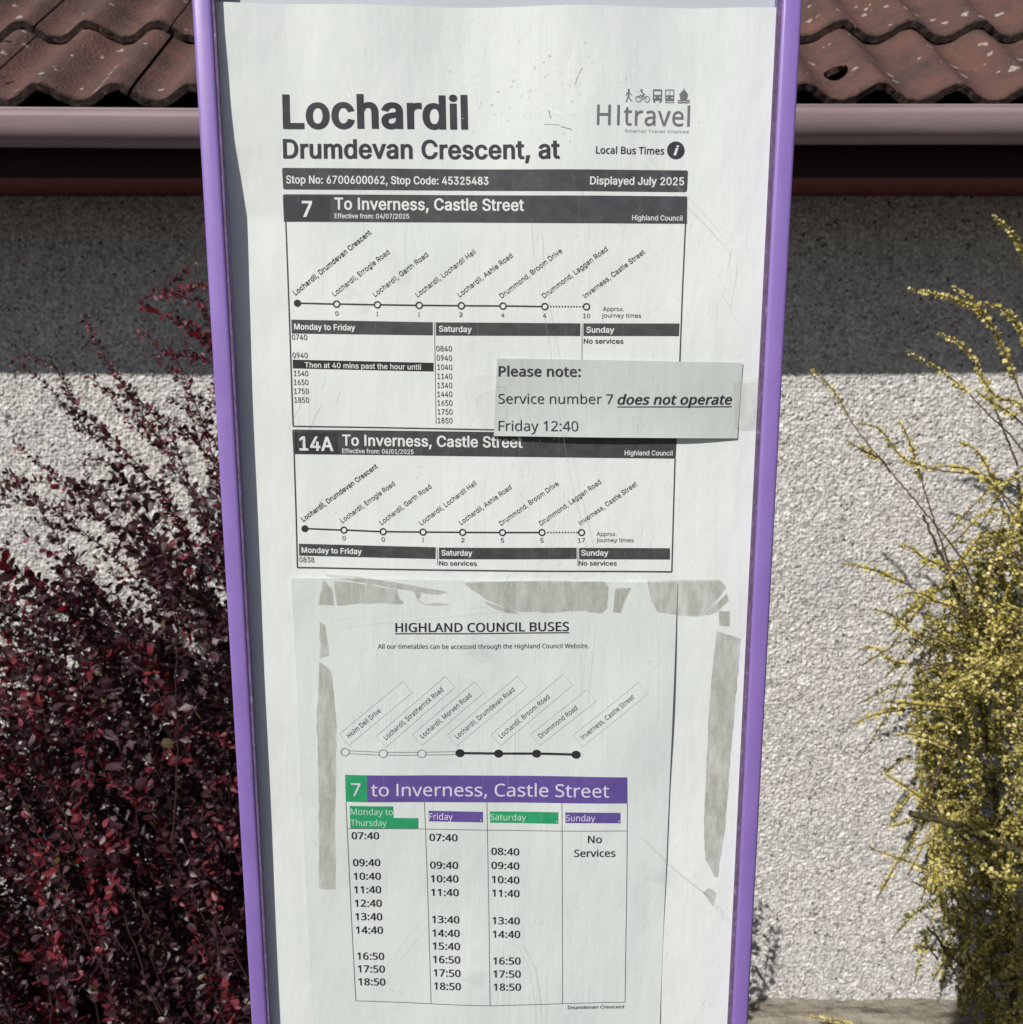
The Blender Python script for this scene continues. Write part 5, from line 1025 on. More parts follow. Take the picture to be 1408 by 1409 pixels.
class Print:
    """flat print gathered on one sheet, linked as one mesh"""
    def __init__(self, surf):
        self.s = surf; self.V = []; self.T = []; self.MI = []; self.n = 0; self.mats = []

    def mi(self, m_):
        if m_ not in self.mats:
            self.mats.append(m_)
        return self.mats.index(m_)

    def add(self, px, py, tris, m_, lift):
        P = self.s(px, py, lift)
        self.V.append(P); self.T.append(np.asarray(tris) + self.n); self.MI.append(np.full(len(tris), self.mi(m_)))
        self.n += len(P)

    def text(self, s, x0, y0, x1, y1, cap, font='A', bold=0.0, mat_='black', slant=0.0, lift=0.00022, sp=0.0):
        us, vs, ts = [], [], []
        cur = 0.0; k = 0
        for ch in s:
            adv, V_, T_ = glyph(font, ch, bold)
            if V_ is not None and len(T_):
                us.append(V_[:, 0] + cur + slant * V_[:, 1]); vs.append(V_[:, 1]); ts.append(T_ + k); k += len(V_)
            cur += adv + bold * 0.7 + sp
        u = np.concatenate(us); v = np.concatenate(vs); T_ = np.concatenate(ts)
        u0, u1 = u.min(), u.max()
        L = math.hypot(x1 - x0, y1 - y0)
        ex, ey = (x1 - x0) / L, (y1 - y0) / L
        if abs(ey) < 0.1:
            mx_, my_ = (x0 + x1) / 2 - 693.0, (y0 + y1) / 2 - 7539.0
            q = math.hypot(mx_, my_); ux, uy = mx_ / q, my_ / q
        else:
            ux, uy = ey, -ex
        a = (u - u0) / (u1 - u0) * L; h = v * cap / 0.72
        self.add(x0 + ex * a + ux * h, y0 + ey * a + uy * h, T_, M[mat_], lift)

    def quad(self, q, mat_, lift=0.00012, step=9.0):
        (ax, ay), (bx, by), (cx, cy), (dx, dy) = q
        nu = max(1, int(math.hypot(bx - ax, by - ay) / step)); nv = max(1, int(math.hypot(dx - ax, dy - ay) / step))
        U, Vv = np.meshgrid(np.linspace(0, 1, nu + 1), np.linspace(0, 1, nv + 1))
        U = U.ravel(); Vv = Vv.ravel()
        px = (1 - U) * (1 - Vv) * ax + U * (1 - Vv) * bx + U * Vv * cx + (1 - U) * Vv * dx
        py = (1 - U) * (1 - Vv) * ay + U * (1 - Vv) * by + U * Vv * cy + (1 - U) * Vv * dy
        g = grid_faces(nu + 1, nv + 1)
        self.add(px, py, np.concatenate([g[:, [0, 2, 1]], g[:, [0, 3, 2]]]), M[mat_], lift)

    def line(self, x0, y0, x1, y1, w, mat_='grey', lift=0.00015):
        L = math.hypot(x1 - x0, y1 - y0)
        nx_, ny_ = -(y1 - y0) / L * w / 2, (x1 - x0) / L * w / 2
        self.quad([(x0 - nx_, y0 - ny_), (x1 - nx_, y1 - ny_), (x1 + nx_, y1 + ny_), (x0 + nx_, y0 + ny_)], mat_, lift)

    def path(self, pts, w, mat_='grey', lift=0.00015):
        for a_, b_ in zip(pts[:-1], pts[1:]):
            self.line(*a_, *b_, w, mat_, lift)

    def ring(self, cx, cy, ro, ri, mat_='grey', lift=0.00019, asp=1.0, a0=0, a1=360, n=24):
        an = np.radians(np.linspace(a0, a1, n + 1))
        px = np.concatenate([cx + ro * asp * np.cos(an), cx + ri * asp * np.cos(an)])
        py = np.concatenate([cy + ro * np.sin(an), cy + ri * np.sin(an)])
        i = np.arange(n)
        self.add(px, py, np.concatenate([np.stack([i, i + 1, n + 1 + i], -1), np.stack([i + 1, n + 2 + i, n + 1 + i], -1)]), M[mat_], lift)

    def disc(self, cx, cy, r_, mat_='grey', lift=0.00019, asp=1.0, n=22):
        an = np.radians(np.linspace(0, 360, n + 1))[:-1]
        px = np.concatenate([[cx], cx + r_ * asp * np.cos(an)]); py = np.concatenate([[cy], cy + r_ * np.sin(an)])
        self.add(px, py, [(0, 1 + i, 1 + (i + 1) % n) for i in range(n)], M[mat_], lift)

    def poly(self, pts, mat_, lift=0.00013):
        r_ = delaunay_2d_cdt([Vector(p) for p in pts], [(i, (i + 1) % len(pts)) for i in range(len(pts))], [], 1, 1e-4)
        V_ = np.array([(v[0], v[1]) for v in r_[0]])
        T_ = []
        for f in r_[2]:
            for i in range(1, len(f) - 1):
                T_.append((f[0], f[i], f[i + 1]))
        self.add(V_[:, 0], V_[:, 1], np.array(T_), M[mat_], lift)

    def build(self, name, parent, label=None):
        me = np_mesh(name, np.concatenate(self.V), np.concatenate(self.T), np.concatenate(self.MI))
        o = link(name, me, parent, self.mats)
        if label: o['label'] = label
        return o


BO = 0.031        # weight added for bold faces

# ================================================================== THE BIG POSTER
pz = at(704, 1660, YS).z
poster = empty('timetable_poster', (0, YS, ZB), 'large white poster headed Lochardil with bus times of routes 7 and 14A', 'poster')


def px_at_x(xw, py, D=YS):
    r_ = ray(704, py); t_ = D / r_[1]
    return 704 + F * xw / t_


XL, XR = LX1 - 0.0012, RX0 + 0.0012
quad = [(px_at_x(XL, 7), 7.0), (px_at_x(XR, 11), 11.0), (px_at_x(XR, 1600), 1600), (px_at_x(XL, 1600), 1600)]
link('paper', sheet_mesh('paper', quad, S_POSTER), poster, [M['poster']])

p = Print(S_POSTER)
p.text('Lochardil', 390.7, 176.7, 644, 176.0, 44, 'A', 0.040, 'dark')
p.text('Drumdevan Crescent, at', 390.7, 218, 770.5, 218.2, 25, 'A', 0.034, 'dark')
p.build('heading_lettering', poster)

# logo with five little transport pictures
p = Print(S_POSTER)
p.text('HI', 820.8, 172.5, 852.0, 172.7, 27.3, 'B', 0.006, 'mid', sp=0.09)
p.text('travel', 857.5, 172.7, 949.0, 173.6, 26.5, 'B', 0.008, 'mid', sp=0.03)
p.text('Smarter Travel Choices', 859.4, 182.5, 947.7, 183.2, 3.9, 'A', 0.01, 'pale', sp=0.04)
g = 'mid'
p.disc(864.8, 124.6, 1.5, g)                                    # walker
p.path([(864.8, 126.5), (864.5, 133)], 2.4, g)
p.path([(864.5, 133), (866.5, 137), (869.2, 140.5)], 1.5, g); p.path([(864.5, 133), (862.8, 137), (861.5, 141.5)], 1.5, g)
p.path([(864.8, 127), (861.8, 130), (861.2, 133)], 1.1, g); p.path([(864.8, 127), (867.5, 130.5), (869.5, 132)], 1.1, g)
p.ring(878.2, 137, 4.3, 3.4, g); p.ring(889.8, 137, 4.3, 3.4, g)  # cyclist
p.disc(882.2, 125.2, 1.4, g)
p.path([(882.5, 127), (886.8, 130.5), (882.5, 133)], 1.5, g); p.path([(882.5, 133), (884.5, 138)], 1.4, g); p.path([(878.2, 137), (881, 131), (889.8, 137)], 0.9, g)
p.quad([(898.2, 123.5), (911, 123.5), (911, 125.5), (898.2, 125.5)], g, 0.00020)   # bus
p.quad([(898.2, 123.5), (899.8, 123.5), (899.8, 139), (898.2, 139)], g, 0.00018)
p.quad([(909.4, 123.5), (911, 123.5), (911, 139), (909.4, 139)], g, 0.00016)
p.quad([(899.8, 131), (909.4, 131), (909.4, 138.6), (899.8, 138.6)], g, 0.00019)
p.disc(901.2, 134.8, 1.0, 'white', 0.00024); p.disc(908.2, 134.8, 1.0, 'white', 0.00024)
p.quad([(899, 139), (901.5, 139), (901.5, 141.8), (899, 141.8)], g); p.quad([(907.5, 139), (910, 139), (910, 141.8), (907.5, 141.8)], g)
p.quad([(915.3, 123.5), (927.8, 123.5), (927.8, 139.2), (915.3, 139.2)], g)         # train
for (a_, b_) in ((916.6, 920.3), (922.8, 926.6)):
    p.quad([(a_, 125.2), (b_, 125.2), (b_, 131.5), (a_, 131.5)], 'white', 0.00018)
p.quad([(921, 125), (922.2, 125), (922.2, 131), (921, 131)], 'white', 0.00018)
p.disc(918.2, 135.2, 1.1, 'white', 0.00024); p.disc(925, 135.2, 1.1, 'white', 0.00024)
p.line(915.3, 141.4, 927.8, 141.4, 0.9, g); p.line(917, 140, 916, 142, 0.8, g); p.line(926, 140, 927, 142, 0.8, g)
p.poly([(934.8, 130.0), (938, 126.2), (941.2, 123.2), (944.5, 126.2), (946.8, 130.0), (945.6, 137.2), (936.2, 137.2)], g)  # ferry
p.line(941.2, 121.8, 941.2, 124.5, 0.9, g, 0.0002)
p.path([(932.3, 138.2), (936, 139.0), (941, 137.9), (945, 139.0), (949.2, 137.9)], 1.5, g, 0.0002)
p.path([(932.3, 141.2), (936, 141.8), (941, 140.8), (945, 141.9), (949.2, 140.8)], 1.3, g, 0.0002)
p.build('logo', poster)

p = Print(S_POSTER)
p.text('Local Bus Times', 819.6, 212.0, 913.8, 212.6, 9.6, 'B', 0.022, 'dark')
p.disc(930.0, 207.0, 12.2, 'dark', 0.00018, n=36)
p.text('i', 926.8, 213.6, 934.2, 213.6, 12.6, 'B', 0.03, 'white', 0.22, 0.00026)
p.build('information_lettering', poster)

p = Print(S_POSTER)
p.quad([(389.0, 233.4), (946.9, 236.4), (945.6, 262.4), (390.2, 259.2)], 'grey')
p.quad([(390.6, 231.6), (945.4, 234.6), (946.9, 236.4), (389.0, 233.4)], 'grey')
p.quad([(390.2, 259.2), (945.6, 262.4), (944.2, 264.4), (391.6, 261.0)], 'grey')
p.text('Stop No: 6700600062, Stop Code: 45325483', 394.4, 252.8, 672.5, 254.3, 10.6, 'A', BO, 'white')
p.text('Displayed July 2025', 811.6, 254.3, 941.5, 255.0, 10.6, 'A', BO, 'white')
p.build('stop_number_bar', poster)


def route_line(pr, dots, nums, names, filled=(0,), dash=True, r_=5.0):
    n_ = len(dots)
    last = n_ - 2 if dash else n_ - 1
    for i in range(last):
        a_, b_ = dots[i], dots[i + 1]
        pr.line(a_[0] + r_ * 0.8, a_[1], b_[0] - r_ * 0.8, b_[1], 2.1, 'dark')
    if dash:
        a_, b_ = dots[-2], dots[-1]
        x = a_[0] + 7
        while x < b_[0] - 6:
            yy = a_[1] + (b_[1] - a_[1]) * (x - a_[0]) / (b_[0] - a_[0])
            pr.line(x, yy, x + 2.0, yy, 2.0, 'dark')
            x += 4.0
    for i, (x, y) in enumerate(dots):
        if i in filled:
            pr.disc(x, y, r_, 'black')
        else:
            pr.ring(x, y, r_ + 0.2, r_ - 1.7, 'dark')
    for (s, x, y) in nums:
        w = 4.4 if len(s) == 1 else 9.6
        if s == '1': w = 2.2
        pr.text(s, x - w / 2, y, x + w / 2, y, 6.0, 'A', 0.004, 'dark')


# ---- route 7 table
tab = bpy.data.objects.new('route_table', None); tab['label'] = 'timetable of route 7'
COL.objects.link(tab); tab.parent = poster
p = Print(S_POSTER)
p.quad([(389.6, 269.3), (945.9, 271.8), (945.4, 308.0), (390.6, 305.3)], 'grey')
p.quad([(391.4, 267.6), (944.2, 270.2), (945.9, 271.8), (389.6, 269.3)], 'grey')
p.quad([(391.4, 270.0), (454.8, 270.3), (455.0, 304.8), (392.0, 304.4)], 'dark', 0.00016)
p.text('7', 416.6, 298.3, 430.8, 298.4, 21, 'A', 0.032, 'white', lift=0.00028)
p.text('To Inverness, Castle Street', 460.9, 288.4, 721.4, 290.3, 15.8, 'A', BO, 'white')
p.text('Effective from: 04/07/2025', 460.9, 300.5, 563.4, 301.1, 6.4, 'A', 0.02, 'white')
p.text('Highland Council', 869.6, 303.2, 939.2, 303.8, 6.9, 'A', 0.02, 'white')
p.build('heading_bar', tab)
p = Print(S_POSTER)
p.path([(393.2, 305), (397.5, 420), (403.9, 586.5)], 1.9, 'grey')
p.path([(403.9, 586.5), (540, 588.8), (681, 591.4), (932, 594)], 1.9, 'grey')
p.path([(943.4, 308), (939, 400), (935.3, 496), (931.8, 594)], 1.9, 'grey')
p.path([(598.0, 443.5), (600.3, 583.3)], 0.9, 'mid')
p.path([(801.1, 445), (800.4, 583)], 0.9, 'mid')
p.build('table_rule', tab)
p = Print(S_POSTER)
d7 = [(409.3, 417.3), (463.5, 418.5), (519.7, 419.5), (577.1, 420.3), (635, 420.8), (692.2, 421.2), (749.8, 421.9), (807.1, 422.2)]
route_line(p, d7, [('0', 464, 434.5), ('1', 519.5, 434.9), ('1', 577, 435.5), ('2', 634.5, 436), ('4', 692, 436.6), ('4', 749.5, 437.2), ('10', 807.3, 437.7)], None)
p.build('route_diagram', tab)
p = Print(S_POSTER)
p.text('Lochardil, Drumdevan Crescent', 406.8, 406.8, 511.7, 321.3, 7.0, 'A', 0.022, 'black')
for s, a_, b_ in (('Lochardil, Errogie Road', (460.8, 408.1), (537.1, 348.4)), ('Lochardil, Garth Road', (516.7, 408.8), (590, 352.1)),
                  ('Lochardil, Lochardil Hall', (575.1, 409.3), (655.4, 348.4)), ('Lochardil, Ashie Road', (633, 409.3), (706.1, 353.4)),
                  ('Drummond, Broom Drive', (690.7, 410.8), (774.2, 346.7)), ('Drummond, Laggan Road', (748.9, 410.8), (836.9, 344.3)),
                  ('Inverness, Castle Street', (805.6, 410.8), (888.2, 348.4))):
    p.text(s, *a_, *b_, 6.9, 'A', 0.009, 'black')
p.text('Approx.', 829.7, 427.8, 858.6, 428.2, 5.8, 'A', 0.0, 'dark')
p.text('journey times', 828.5, 436.9, 882.2, 437.3, 5.8, 'A', 0.0, 'dark')
p.build('stop_names', tab)
p = Print(S_POSTER)
p.quad([(400.9, 439.9), (595.8, 443.6), (595.8, 461.5), (401.6, 459.0)], 'grey')
p.quad([(600, 443.6), (798.7, 445.1), (798.7, 462.4), (600, 461.8)], 'grey')
p.quad([(802.9, 445.1), (934.8, 445.3), (934.2, 462.6), (802.9, 462.4)], 'grey')
p.text('Monday to Friday', 404.9, 453.4, 489.4, 454.8, 7.9, 'A', BO, 'white')
p.text('Saturday', 604.2, 456.3, 649.5, 457.2, 7.9, 'A', BO, 'white')
p.text('Sunday', 807.0, 457.8, 845.3, 458.0, 7.9, 'A', BO, 'white')
p.quad([(402.9, 495.0), (596.8, 499.3), (596.8, 511.2), (403.2, 507.0)], 'black')
p.text('Then at 40 mins past the hour until', 419.8, 505.7, 579.6, 508.7, 7.2, 'A', 0.018, 'white')
p.build('column_heading', tab)
p = Print(S_POSTER)
for ci_, (s, x, y, w) in enumerate((('0740', 401.9, 467.7, 21), ('0940', 402.9, 492.6, 20.8), ('1540', 404.9, 517.4, 19.6), ('1650', 404.9, 529.6, 19.8), ('1750', 405.3, 541.8, 19.8), ('1850', 405.7, 554.0, 19.9),
                   ('0840', 600.5, 483.4, 21.5), ('0940', 601, 496.2, 21.2), ('1040', 602, 508.8, 20.4), ('1140', 602, 521.3, 20.4), ('1340', 602, 533.8, 20.4), ('1440', 602, 545.9, 20.5), ('1650', 602.2, 558.0, 20.4), ('1750', 602.4, 570.2, 20.4), ('1850', 602.4, 582.2, 20.4))):
    if ci_ == 6:
        p.build('departure_times', tab); p = Print(S_POSTER)
    p.text(s, x, y, x + w, y + 0.3, 7.5, 'A', 0.004, 'dark')
p.build('departure_times', tab)
p = Print(S_POSTER)
p.text('No services', 803.2, 472.7, 857.8, 473.0, 6.6, 'A', 0.02, 'black')
p.build('departure_times', tab)

# ---- route 14A table
tab = bpy.data.objects.new('route_table', None); tab['label'] = 'timetable of route 14A'
COL.objects.link(tab); tab.parent = poster
p = Print(S_POSTER)
p.quad([(402.6, 592.6), (931.6, 599.0), (929.8, 631.2), (404.3, 624.8)], 'grey')
p.quad([(404.2, 591.0), (930.2, 597.4), (931.6, 599.0), (402.6, 592.6)], 'grey')
p.quad([(404.6, 594.6), (465.0, 595.3), (466.0, 624.6), (405.8, 624.0)], 'dark', 0.00016)
p.text('14A', 412.8, 619.2, 459.5, 620.3, 18.7, 'A', 0.032, 'white', lift=0.00028)
p.text('To Inverness, Castle Street', 471.2, 612.9, 719.3, 615.8, 14.6, 'A', BO, 'white')
p.text('Effective from: 06/01/2025', 471.2, 623.4, 569.4, 624.9, 6.1, 'A', 0.02, 'white')
p.text('Highland Council', 859.4, 626.3, 925.6, 626.9, 6.6, 'A', 0.02, 'white')
p.build('heading_bar', tab)
p = Print(S_POSTER)
p.path([(405.2, 624.5), (407.5, 700), (409.6, 781.4)], 1.9, 'grey')
p.path([(409.6, 781.0), (600, 784.2), (780, 786.0), (924.4, 786.8)], 2.1, 'grey')
p.path([(929.0, 631), (926.6, 710), (924.4, 786.8)], 1.9, 'grey')
p.path([(601.6, 753.3), (602.4, 777.3)], 0.9, 'mid')
p.path([(795.2, 754), (795.2, 779)], 0.9, 'mid')
p.build('table_rule', tab)
p = Print(S_POSTER)
d14 = [(419.8, 727.5), (473.5, 729.4), (527.4, 731.5), (582.3, 732.0), (636.8, 732.2), (691.5, 732.3), (745.8, 732.4), (800.3, 732.7)]
route_line(p, d14, [('0', 473.8, 743.4), ('0', 527.6, 745.2), ('1', 582.4, 745.6), ('2', 637, 745.8), ('5', 691.5, 746), ('5', 745.7, 746.2), ('17', 800, 746.4)], None, r_=4.8)
p.build('route_diagram', tab)
p = Print(S_POSTER)
p.text('Lochardil, Drumdevan Crescent', 417.8, 718, 520.4, 643.2, 6.8, 'A', 0.022, 'black')
for s, a_, b_ in (('Lochardil, Errogie Road', (471.5, 719.8), (544.1, 667.1)), ('Lochardil, Garth Road', (525.4, 722.5), (594.3, 671.0)),
                  ('Lochardil, Lochardil Hall', (580.1, 723), (656.4, 666.0)), ('Lochardil, Ashie Road', (634.8, 722.2), (704.6, 671.7)),
                  ('Drummond, Broom Drive', (689.8, 723), (769.4, 666.9)), ('Drummond, Laggan Road', (744.7, 723), (827.6, 664.6)),
                  ('Inverness, Castle Street', (799.2, 723), (877.3, 667.5))):
    p.text(s, *a_, *b_, 6.6, 'A', 0.009, 'black')
p.text('Approx.', 821, 737.3, 848.6, 737.6, 5.6, 'A', 0.0, 'dark')
p.text('journey times', 821, 745.8, 871.9, 746.1, 5.6, 'A', 0.0, 'dark')
p.build('stop_names', tab)
p = Print(S_POSTER)
p.quad([(411.6, 748.3), (599.7, 752.8), (599.7, 769.0), (412.0, 764.6)], 'grey')
p.quad([(604.2, 753.3), (793.5, 753.6), (793.5, 769.2), (604.2, 769.2)], 'grey')
p.quad([(796.9, 753.9), (921.9, 754.3), (921.9, 769.9), (796.9, 769.6)], 'grey')
p.text('Monday to Friday', 415.3, 760.4, 498.3, 762.4, 7.4, 'A', BO, 'white')
p.text('Saturday', 607.7, 764.0, 650.4, 764.3, 7.4, 'A', BO, 'white')
p.text('Sunday', 799.8, 764.3, 837.3, 764.5, 7.4, 'A', BO, 'white')
p.build('column_heading', tab)
p = Print(S_POSTER)
p.text('0838', 412.3, 773.4, 432.7, 774.0, 7.0, 'A', 0.004, 'dark')
p.build('departure_times', tab); p = Print(S_POSTER)
p.text('No services', 604.5, 777.8, 656.4, 778.1, 6.2, 'A', 0.02, 'black')
p.build('departure_times', tab); p = Print(S_POSTER)
p.text('No services', 796.4, 778.0, 848.6, 778.3, 6.2, 'A', 0.02, 'black')
p.build('departure_times', tab)

# ================================================================== THE A4 SHEET
sheet = empty('timetable_sheet', (0, YS - 0.001, ZB), 'smaller sheet headed HIGHLAND COUNCIL BUSES with green and purple table, below the big timetables', 'notice')
link('paper', sheet_mesh('paper', [(402, 794), (932, 801), (903, 1512), (436.5, 1510)], S_SHEET), sheet, [M['sheet']])
p = Print(S_SHEET)
p.text('HIGHLAND COUNCIL BUSES', 544.9, 867.4, 782.7, 866.2, 12.0, 'B', 0.022, 'black')
p.line(544.3, 870.0, 782.7, 868.7, 1.5, 'black')
p.text('All our timetables can be accessed through the Highland Council Website.', 520.8, 890.6, 810.0, 889.8, 6.2, 'B', 0.003, 'black')
p.build('heading_lettering', sheet)
p = Print(S_SHEET)
ds = [(476.3, 1031.8), (528.3, 1033.6), (581.1, 1034.0), (633.3, 1034.0), (686.2, 1034.8), (738.4, 1035.0), (792.4, 1036.0)]
for i in range(3):
    a_, b_ = ds[i], ds[i + 1]
    for o_ in (-2.0, 2.0):
        p.line(a_[0] + 5.6, a_[1] + o_, b_[0] - 5.6, b_[1] + o_, 0.8, 'mid')
for i in range(3, 6):
    p.line(*ds[i], *ds[i + 1], 3.2, 'black', 0.00012)
for i, (x, y) in enumerate(ds):
    if i < 3: p.ring(x, y, 5.6, 4.7, 'mid', asp=1.1)
    else: p.disc(x, y, 5.5, 'black', asp=1.15)
p.build('route_diagram', sheet)
p = Print(S_SHEET)
names = (('Holm Dell Drive', (482, 1012.8), (525.7, 976.6), 106), ('Lochardil, Stratherrick Road', (532.5, 1015.2), (611, 947.4), 118), ('Lochardil, Morven Road', (582.2, 1013.2), (649.7, 955.9), 104),
         ('Lochardil, Drumdevan Road', (629.7, 1014.4), (708.9, 948.2), 118), ('Lochardil, Broom Road', (689.8, 1014.2), (756.6, 958.1), 122), ('Drummond Road', (743.8, 1014.3), (794.9, 973.5), 92), ('Inverness, Castle Street', (802, 1015.3), (872.5, 957.2), 108))
for s, a_, b_, L_ in names:
    p.text(s, *a_, *b_, 6.5, 'B', 0.003, 'dark')
    L = math.hypot(b_[0] - a_[0], b_[1] - a_[1]); ex, ey = (b_[0] - a_[0]) / L, (b_[1] - a_[1]) / L
    ux, uy = ey, -ex
    cs = []
    for (u_, v_) in ((-7, -7), (L_, -7), (L_, 13), (-7, 13)):
        cs.append((a_[0] + ex * u_ + ux * v_, a_[1] + ey * u_ + uy * v_))
    p.path(cs + [cs[0]], 0.38, 'pale')
p.build('stop_names', sheet)
p = Print(S_SHEET)
p.quad([(476.3, 1062.7), (506.1, 1063.2), (506.6, 1100.2), (477.3, 1099.6)], 'green_ink')
p.quad([(506.1, 1063.2), (862.6, 1066.4), (862.8, 1102.4), (506.6, 1100.2)], 'purple_ink')
p.text('7', 485.0, 1091.3, 497.8, 1091.6, 17.3, 'B', 0.004, 'lilac')
p.text('to Inverness, Castle Street', 511.9, 1091.8, 837.6, 1093.9, 17.0, 'B', 0.005, 'lilac')
p.build('heading_bar', sheet)
p = Print(S_SHEET)
p.path([(477.4, 1100), (483.5, 1240), (490.6, 1373.5)], 1.0, 'mid')
p.path([(490.6, 1373.5), (593.2, 1376.4), (674.7, 1379), (773.6, 1376.9), (859.7, 1376.0)], 1.0, 'mid')
p.path([(862.7, 1102), (861.5, 1240), (859.7, 1376)], 1.0, 'mid')
p.path([(480, 1136.6), (590, 1138), (675, 1139.4), (773, 1139.6), (862.6, 1139.9)], 0.9, 'mid')
p.path([(584.8, 1101), (589.5, 1240), (593.9, 1376.4)], 0.9, 'mid')
p.path([(670.2, 1101.5), (672.8, 1240), (674.7, 1379)], 0.9, 'mid')
p.path([(773, 1102), (773.5, 1240), (773.9, 1377)], 0.9, 'mid')
p.build('table_rule', sheet)
p = Print(S_SHEET)
p.quad([(482.5, 1105.3), (542.3, 1106.3), (542.3, 1122.3), (483.0, 1121.3)], 'green_ink')
p.quad([(483.0, 1121.3), (576.4, 1122.9), (576.4, 1138.0), (483.5, 1136.4)], 'green_ink')
p.quad([(590.3, 1112.7), (664.9, 1114.2), (664.9, 1128.7), (590.7, 1127.2)], 'purple_ink')
p.quad([(674.2, 1113.6), (768, 1114.2), (768, 1129.8), (674.8, 1129.1)], 'green_ink')
p.quad([(777.6, 1114.2), (853.2, 1115.1), (853.2, 1129.4), (777.8, 1128.6)], 'purple_ink')
p.text('Monday to', 484.0, 1117.3, 542.0, 1118.3, 8.5, 'B', 0.004, 'mint')
p.text('Thursday', 484.2, 1132.6, 533.2, 1133.4, 8.5, 'B', 0.004, 'mint')
p.text('Friday', 591.3, 1124.6, 623.7, 1125.2, 8.5, 'B', 0.004, 'lilac')
p.text('Saturday', 675.4, 1125.6, 723.9, 1126.0, 8.5, 'B', 0.004, 'mint')
p.text('Sunday', 778.4, 1126.0, 818.5, 1126.4, 8.5, 'B', 0.004, 'lilac')
for x, y, c_ in ((662, 1125.6, 'lilac'), (765.5, 1126.8, 'mint'), (851, 1126.6, 'lilac')):
    p.disc(x, y, 0.9, c_, 0.00022, n=8)
p.build('column_heading', sheet)
p = Print(S_SHEET)
for ci_, (s, x, y, w) in enumerate((('07:40', 485, 1151.1, 37.8), ('09:40', 486.8, 1188.5, 37.4), ('10:40', 487.5, 1207.3, 37.4), ('11:40', 488, 1225.8, 37.4), ('12:40', 489, 1244.4, 37.3), ('13:40', 489.7, 1262.7, 37.3), ('14:40', 490.6, 1280.9, 37.4), ('16:50', 492.4, 1316.4, 37.2), ('17:50', 493.4, 1333.9, 37.2), ('18:50', 494.1, 1351.6, 37.2),
                   ('07:40', 591.4, 1154.1, 38.7), ('09:40', 592.3, 1192.3, 38.6), ('10:40', 593, 1211.1, 38.3), ('11:40', 593.5, 1229.9, 38.2), ('13:40', 594.8, 1267, 37.8), ('14:40', 595.2, 1285.4, 37.8), ('15:40', 595.7, 1302.9, 37.8), ('16:50', 596.2, 1321, 37.7), ('17:50', 597.1, 1339, 37.2), ('18:50', 597.8, 1356.8, 37.0),
                   ('08:40', 676.2, 1173, 38.4), ('09:40', 676.3, 1192.3, 38.3), ('10:40', 676.8, 1211.6, 38.0), ('11:40', 677.2, 1230.1, 37.8), ('13:40', 677.6, 1267.6, 37.8), ('14:40', 678.0, 1286.1, 37.8), ('16:50', 678.6, 1322.4, 37.8), ('17:50', 678.8, 1340.2, 37.8), ('18:50', 679.2, 1358.0, 37.8))):
    if ci_ in (10, 20):
        p.build('departure_times', sheet); p = Print(S_SHEET)
    p.text(s, x, y, x + w, y + 0.5, 9.5, 'B', 0.026, 'black')
p.build('departure_times', sheet); p = Print(S_SHEET)
p.text('No', 808.3, 1155.9, 827.6, 1156.1, 9.8, 'B', 0.02, 'black')
p.text('Services', 789.5, 1174.8, 846.1, 1175.0, 9.8, 'B', 0.02, 'black')
p.build('departure_times', sheet); p = Print(S_SHEET)
p.text('Drumdevan Crescent', 781, 1384.6, 858.9, 1384.2, 4.4, 'A', 0.02, 'dark')
p.build('footer_lettering', sheet)

# ================================================================== THE NOTE
slip = empty('paper_note', (0, YS - 0.002, ZB), 'small pale slip reading Please note Service number 7 does not operate Friday, over the poster', 'note')
link('paper', sheet_mesh('paper', [(684.2, 493.0), (1021.3, 499.0), (1013.8, 602.8), (679.7, 598.9)], S_SLIP, 4.0), slip, [M['slip']])
p = Print(S_SLIP)
p.text('Please note:', 686.2, 517.3, 798.7, 518.0, 13.4, 'B', 0.030, 'dark')
p.text('Service number 7', 685.8, 554.9, 842.9, 555.4, 13.2, 'B', 0.006, 'dark')
p.text('does not operate', 848.8, 555.9, 1006.4, 556.0, 13.0, 'B', 0.030, 'black', 0.2)
p.line(848.5, 559.4, 1006.4, 559.4, 1.4, 'black')
p.text('Friday 12:40', 686.2, 591.8, 795.1, 592.2, 13.4, 'B', 0.006, 'dark')
p.build('lettering', slip)

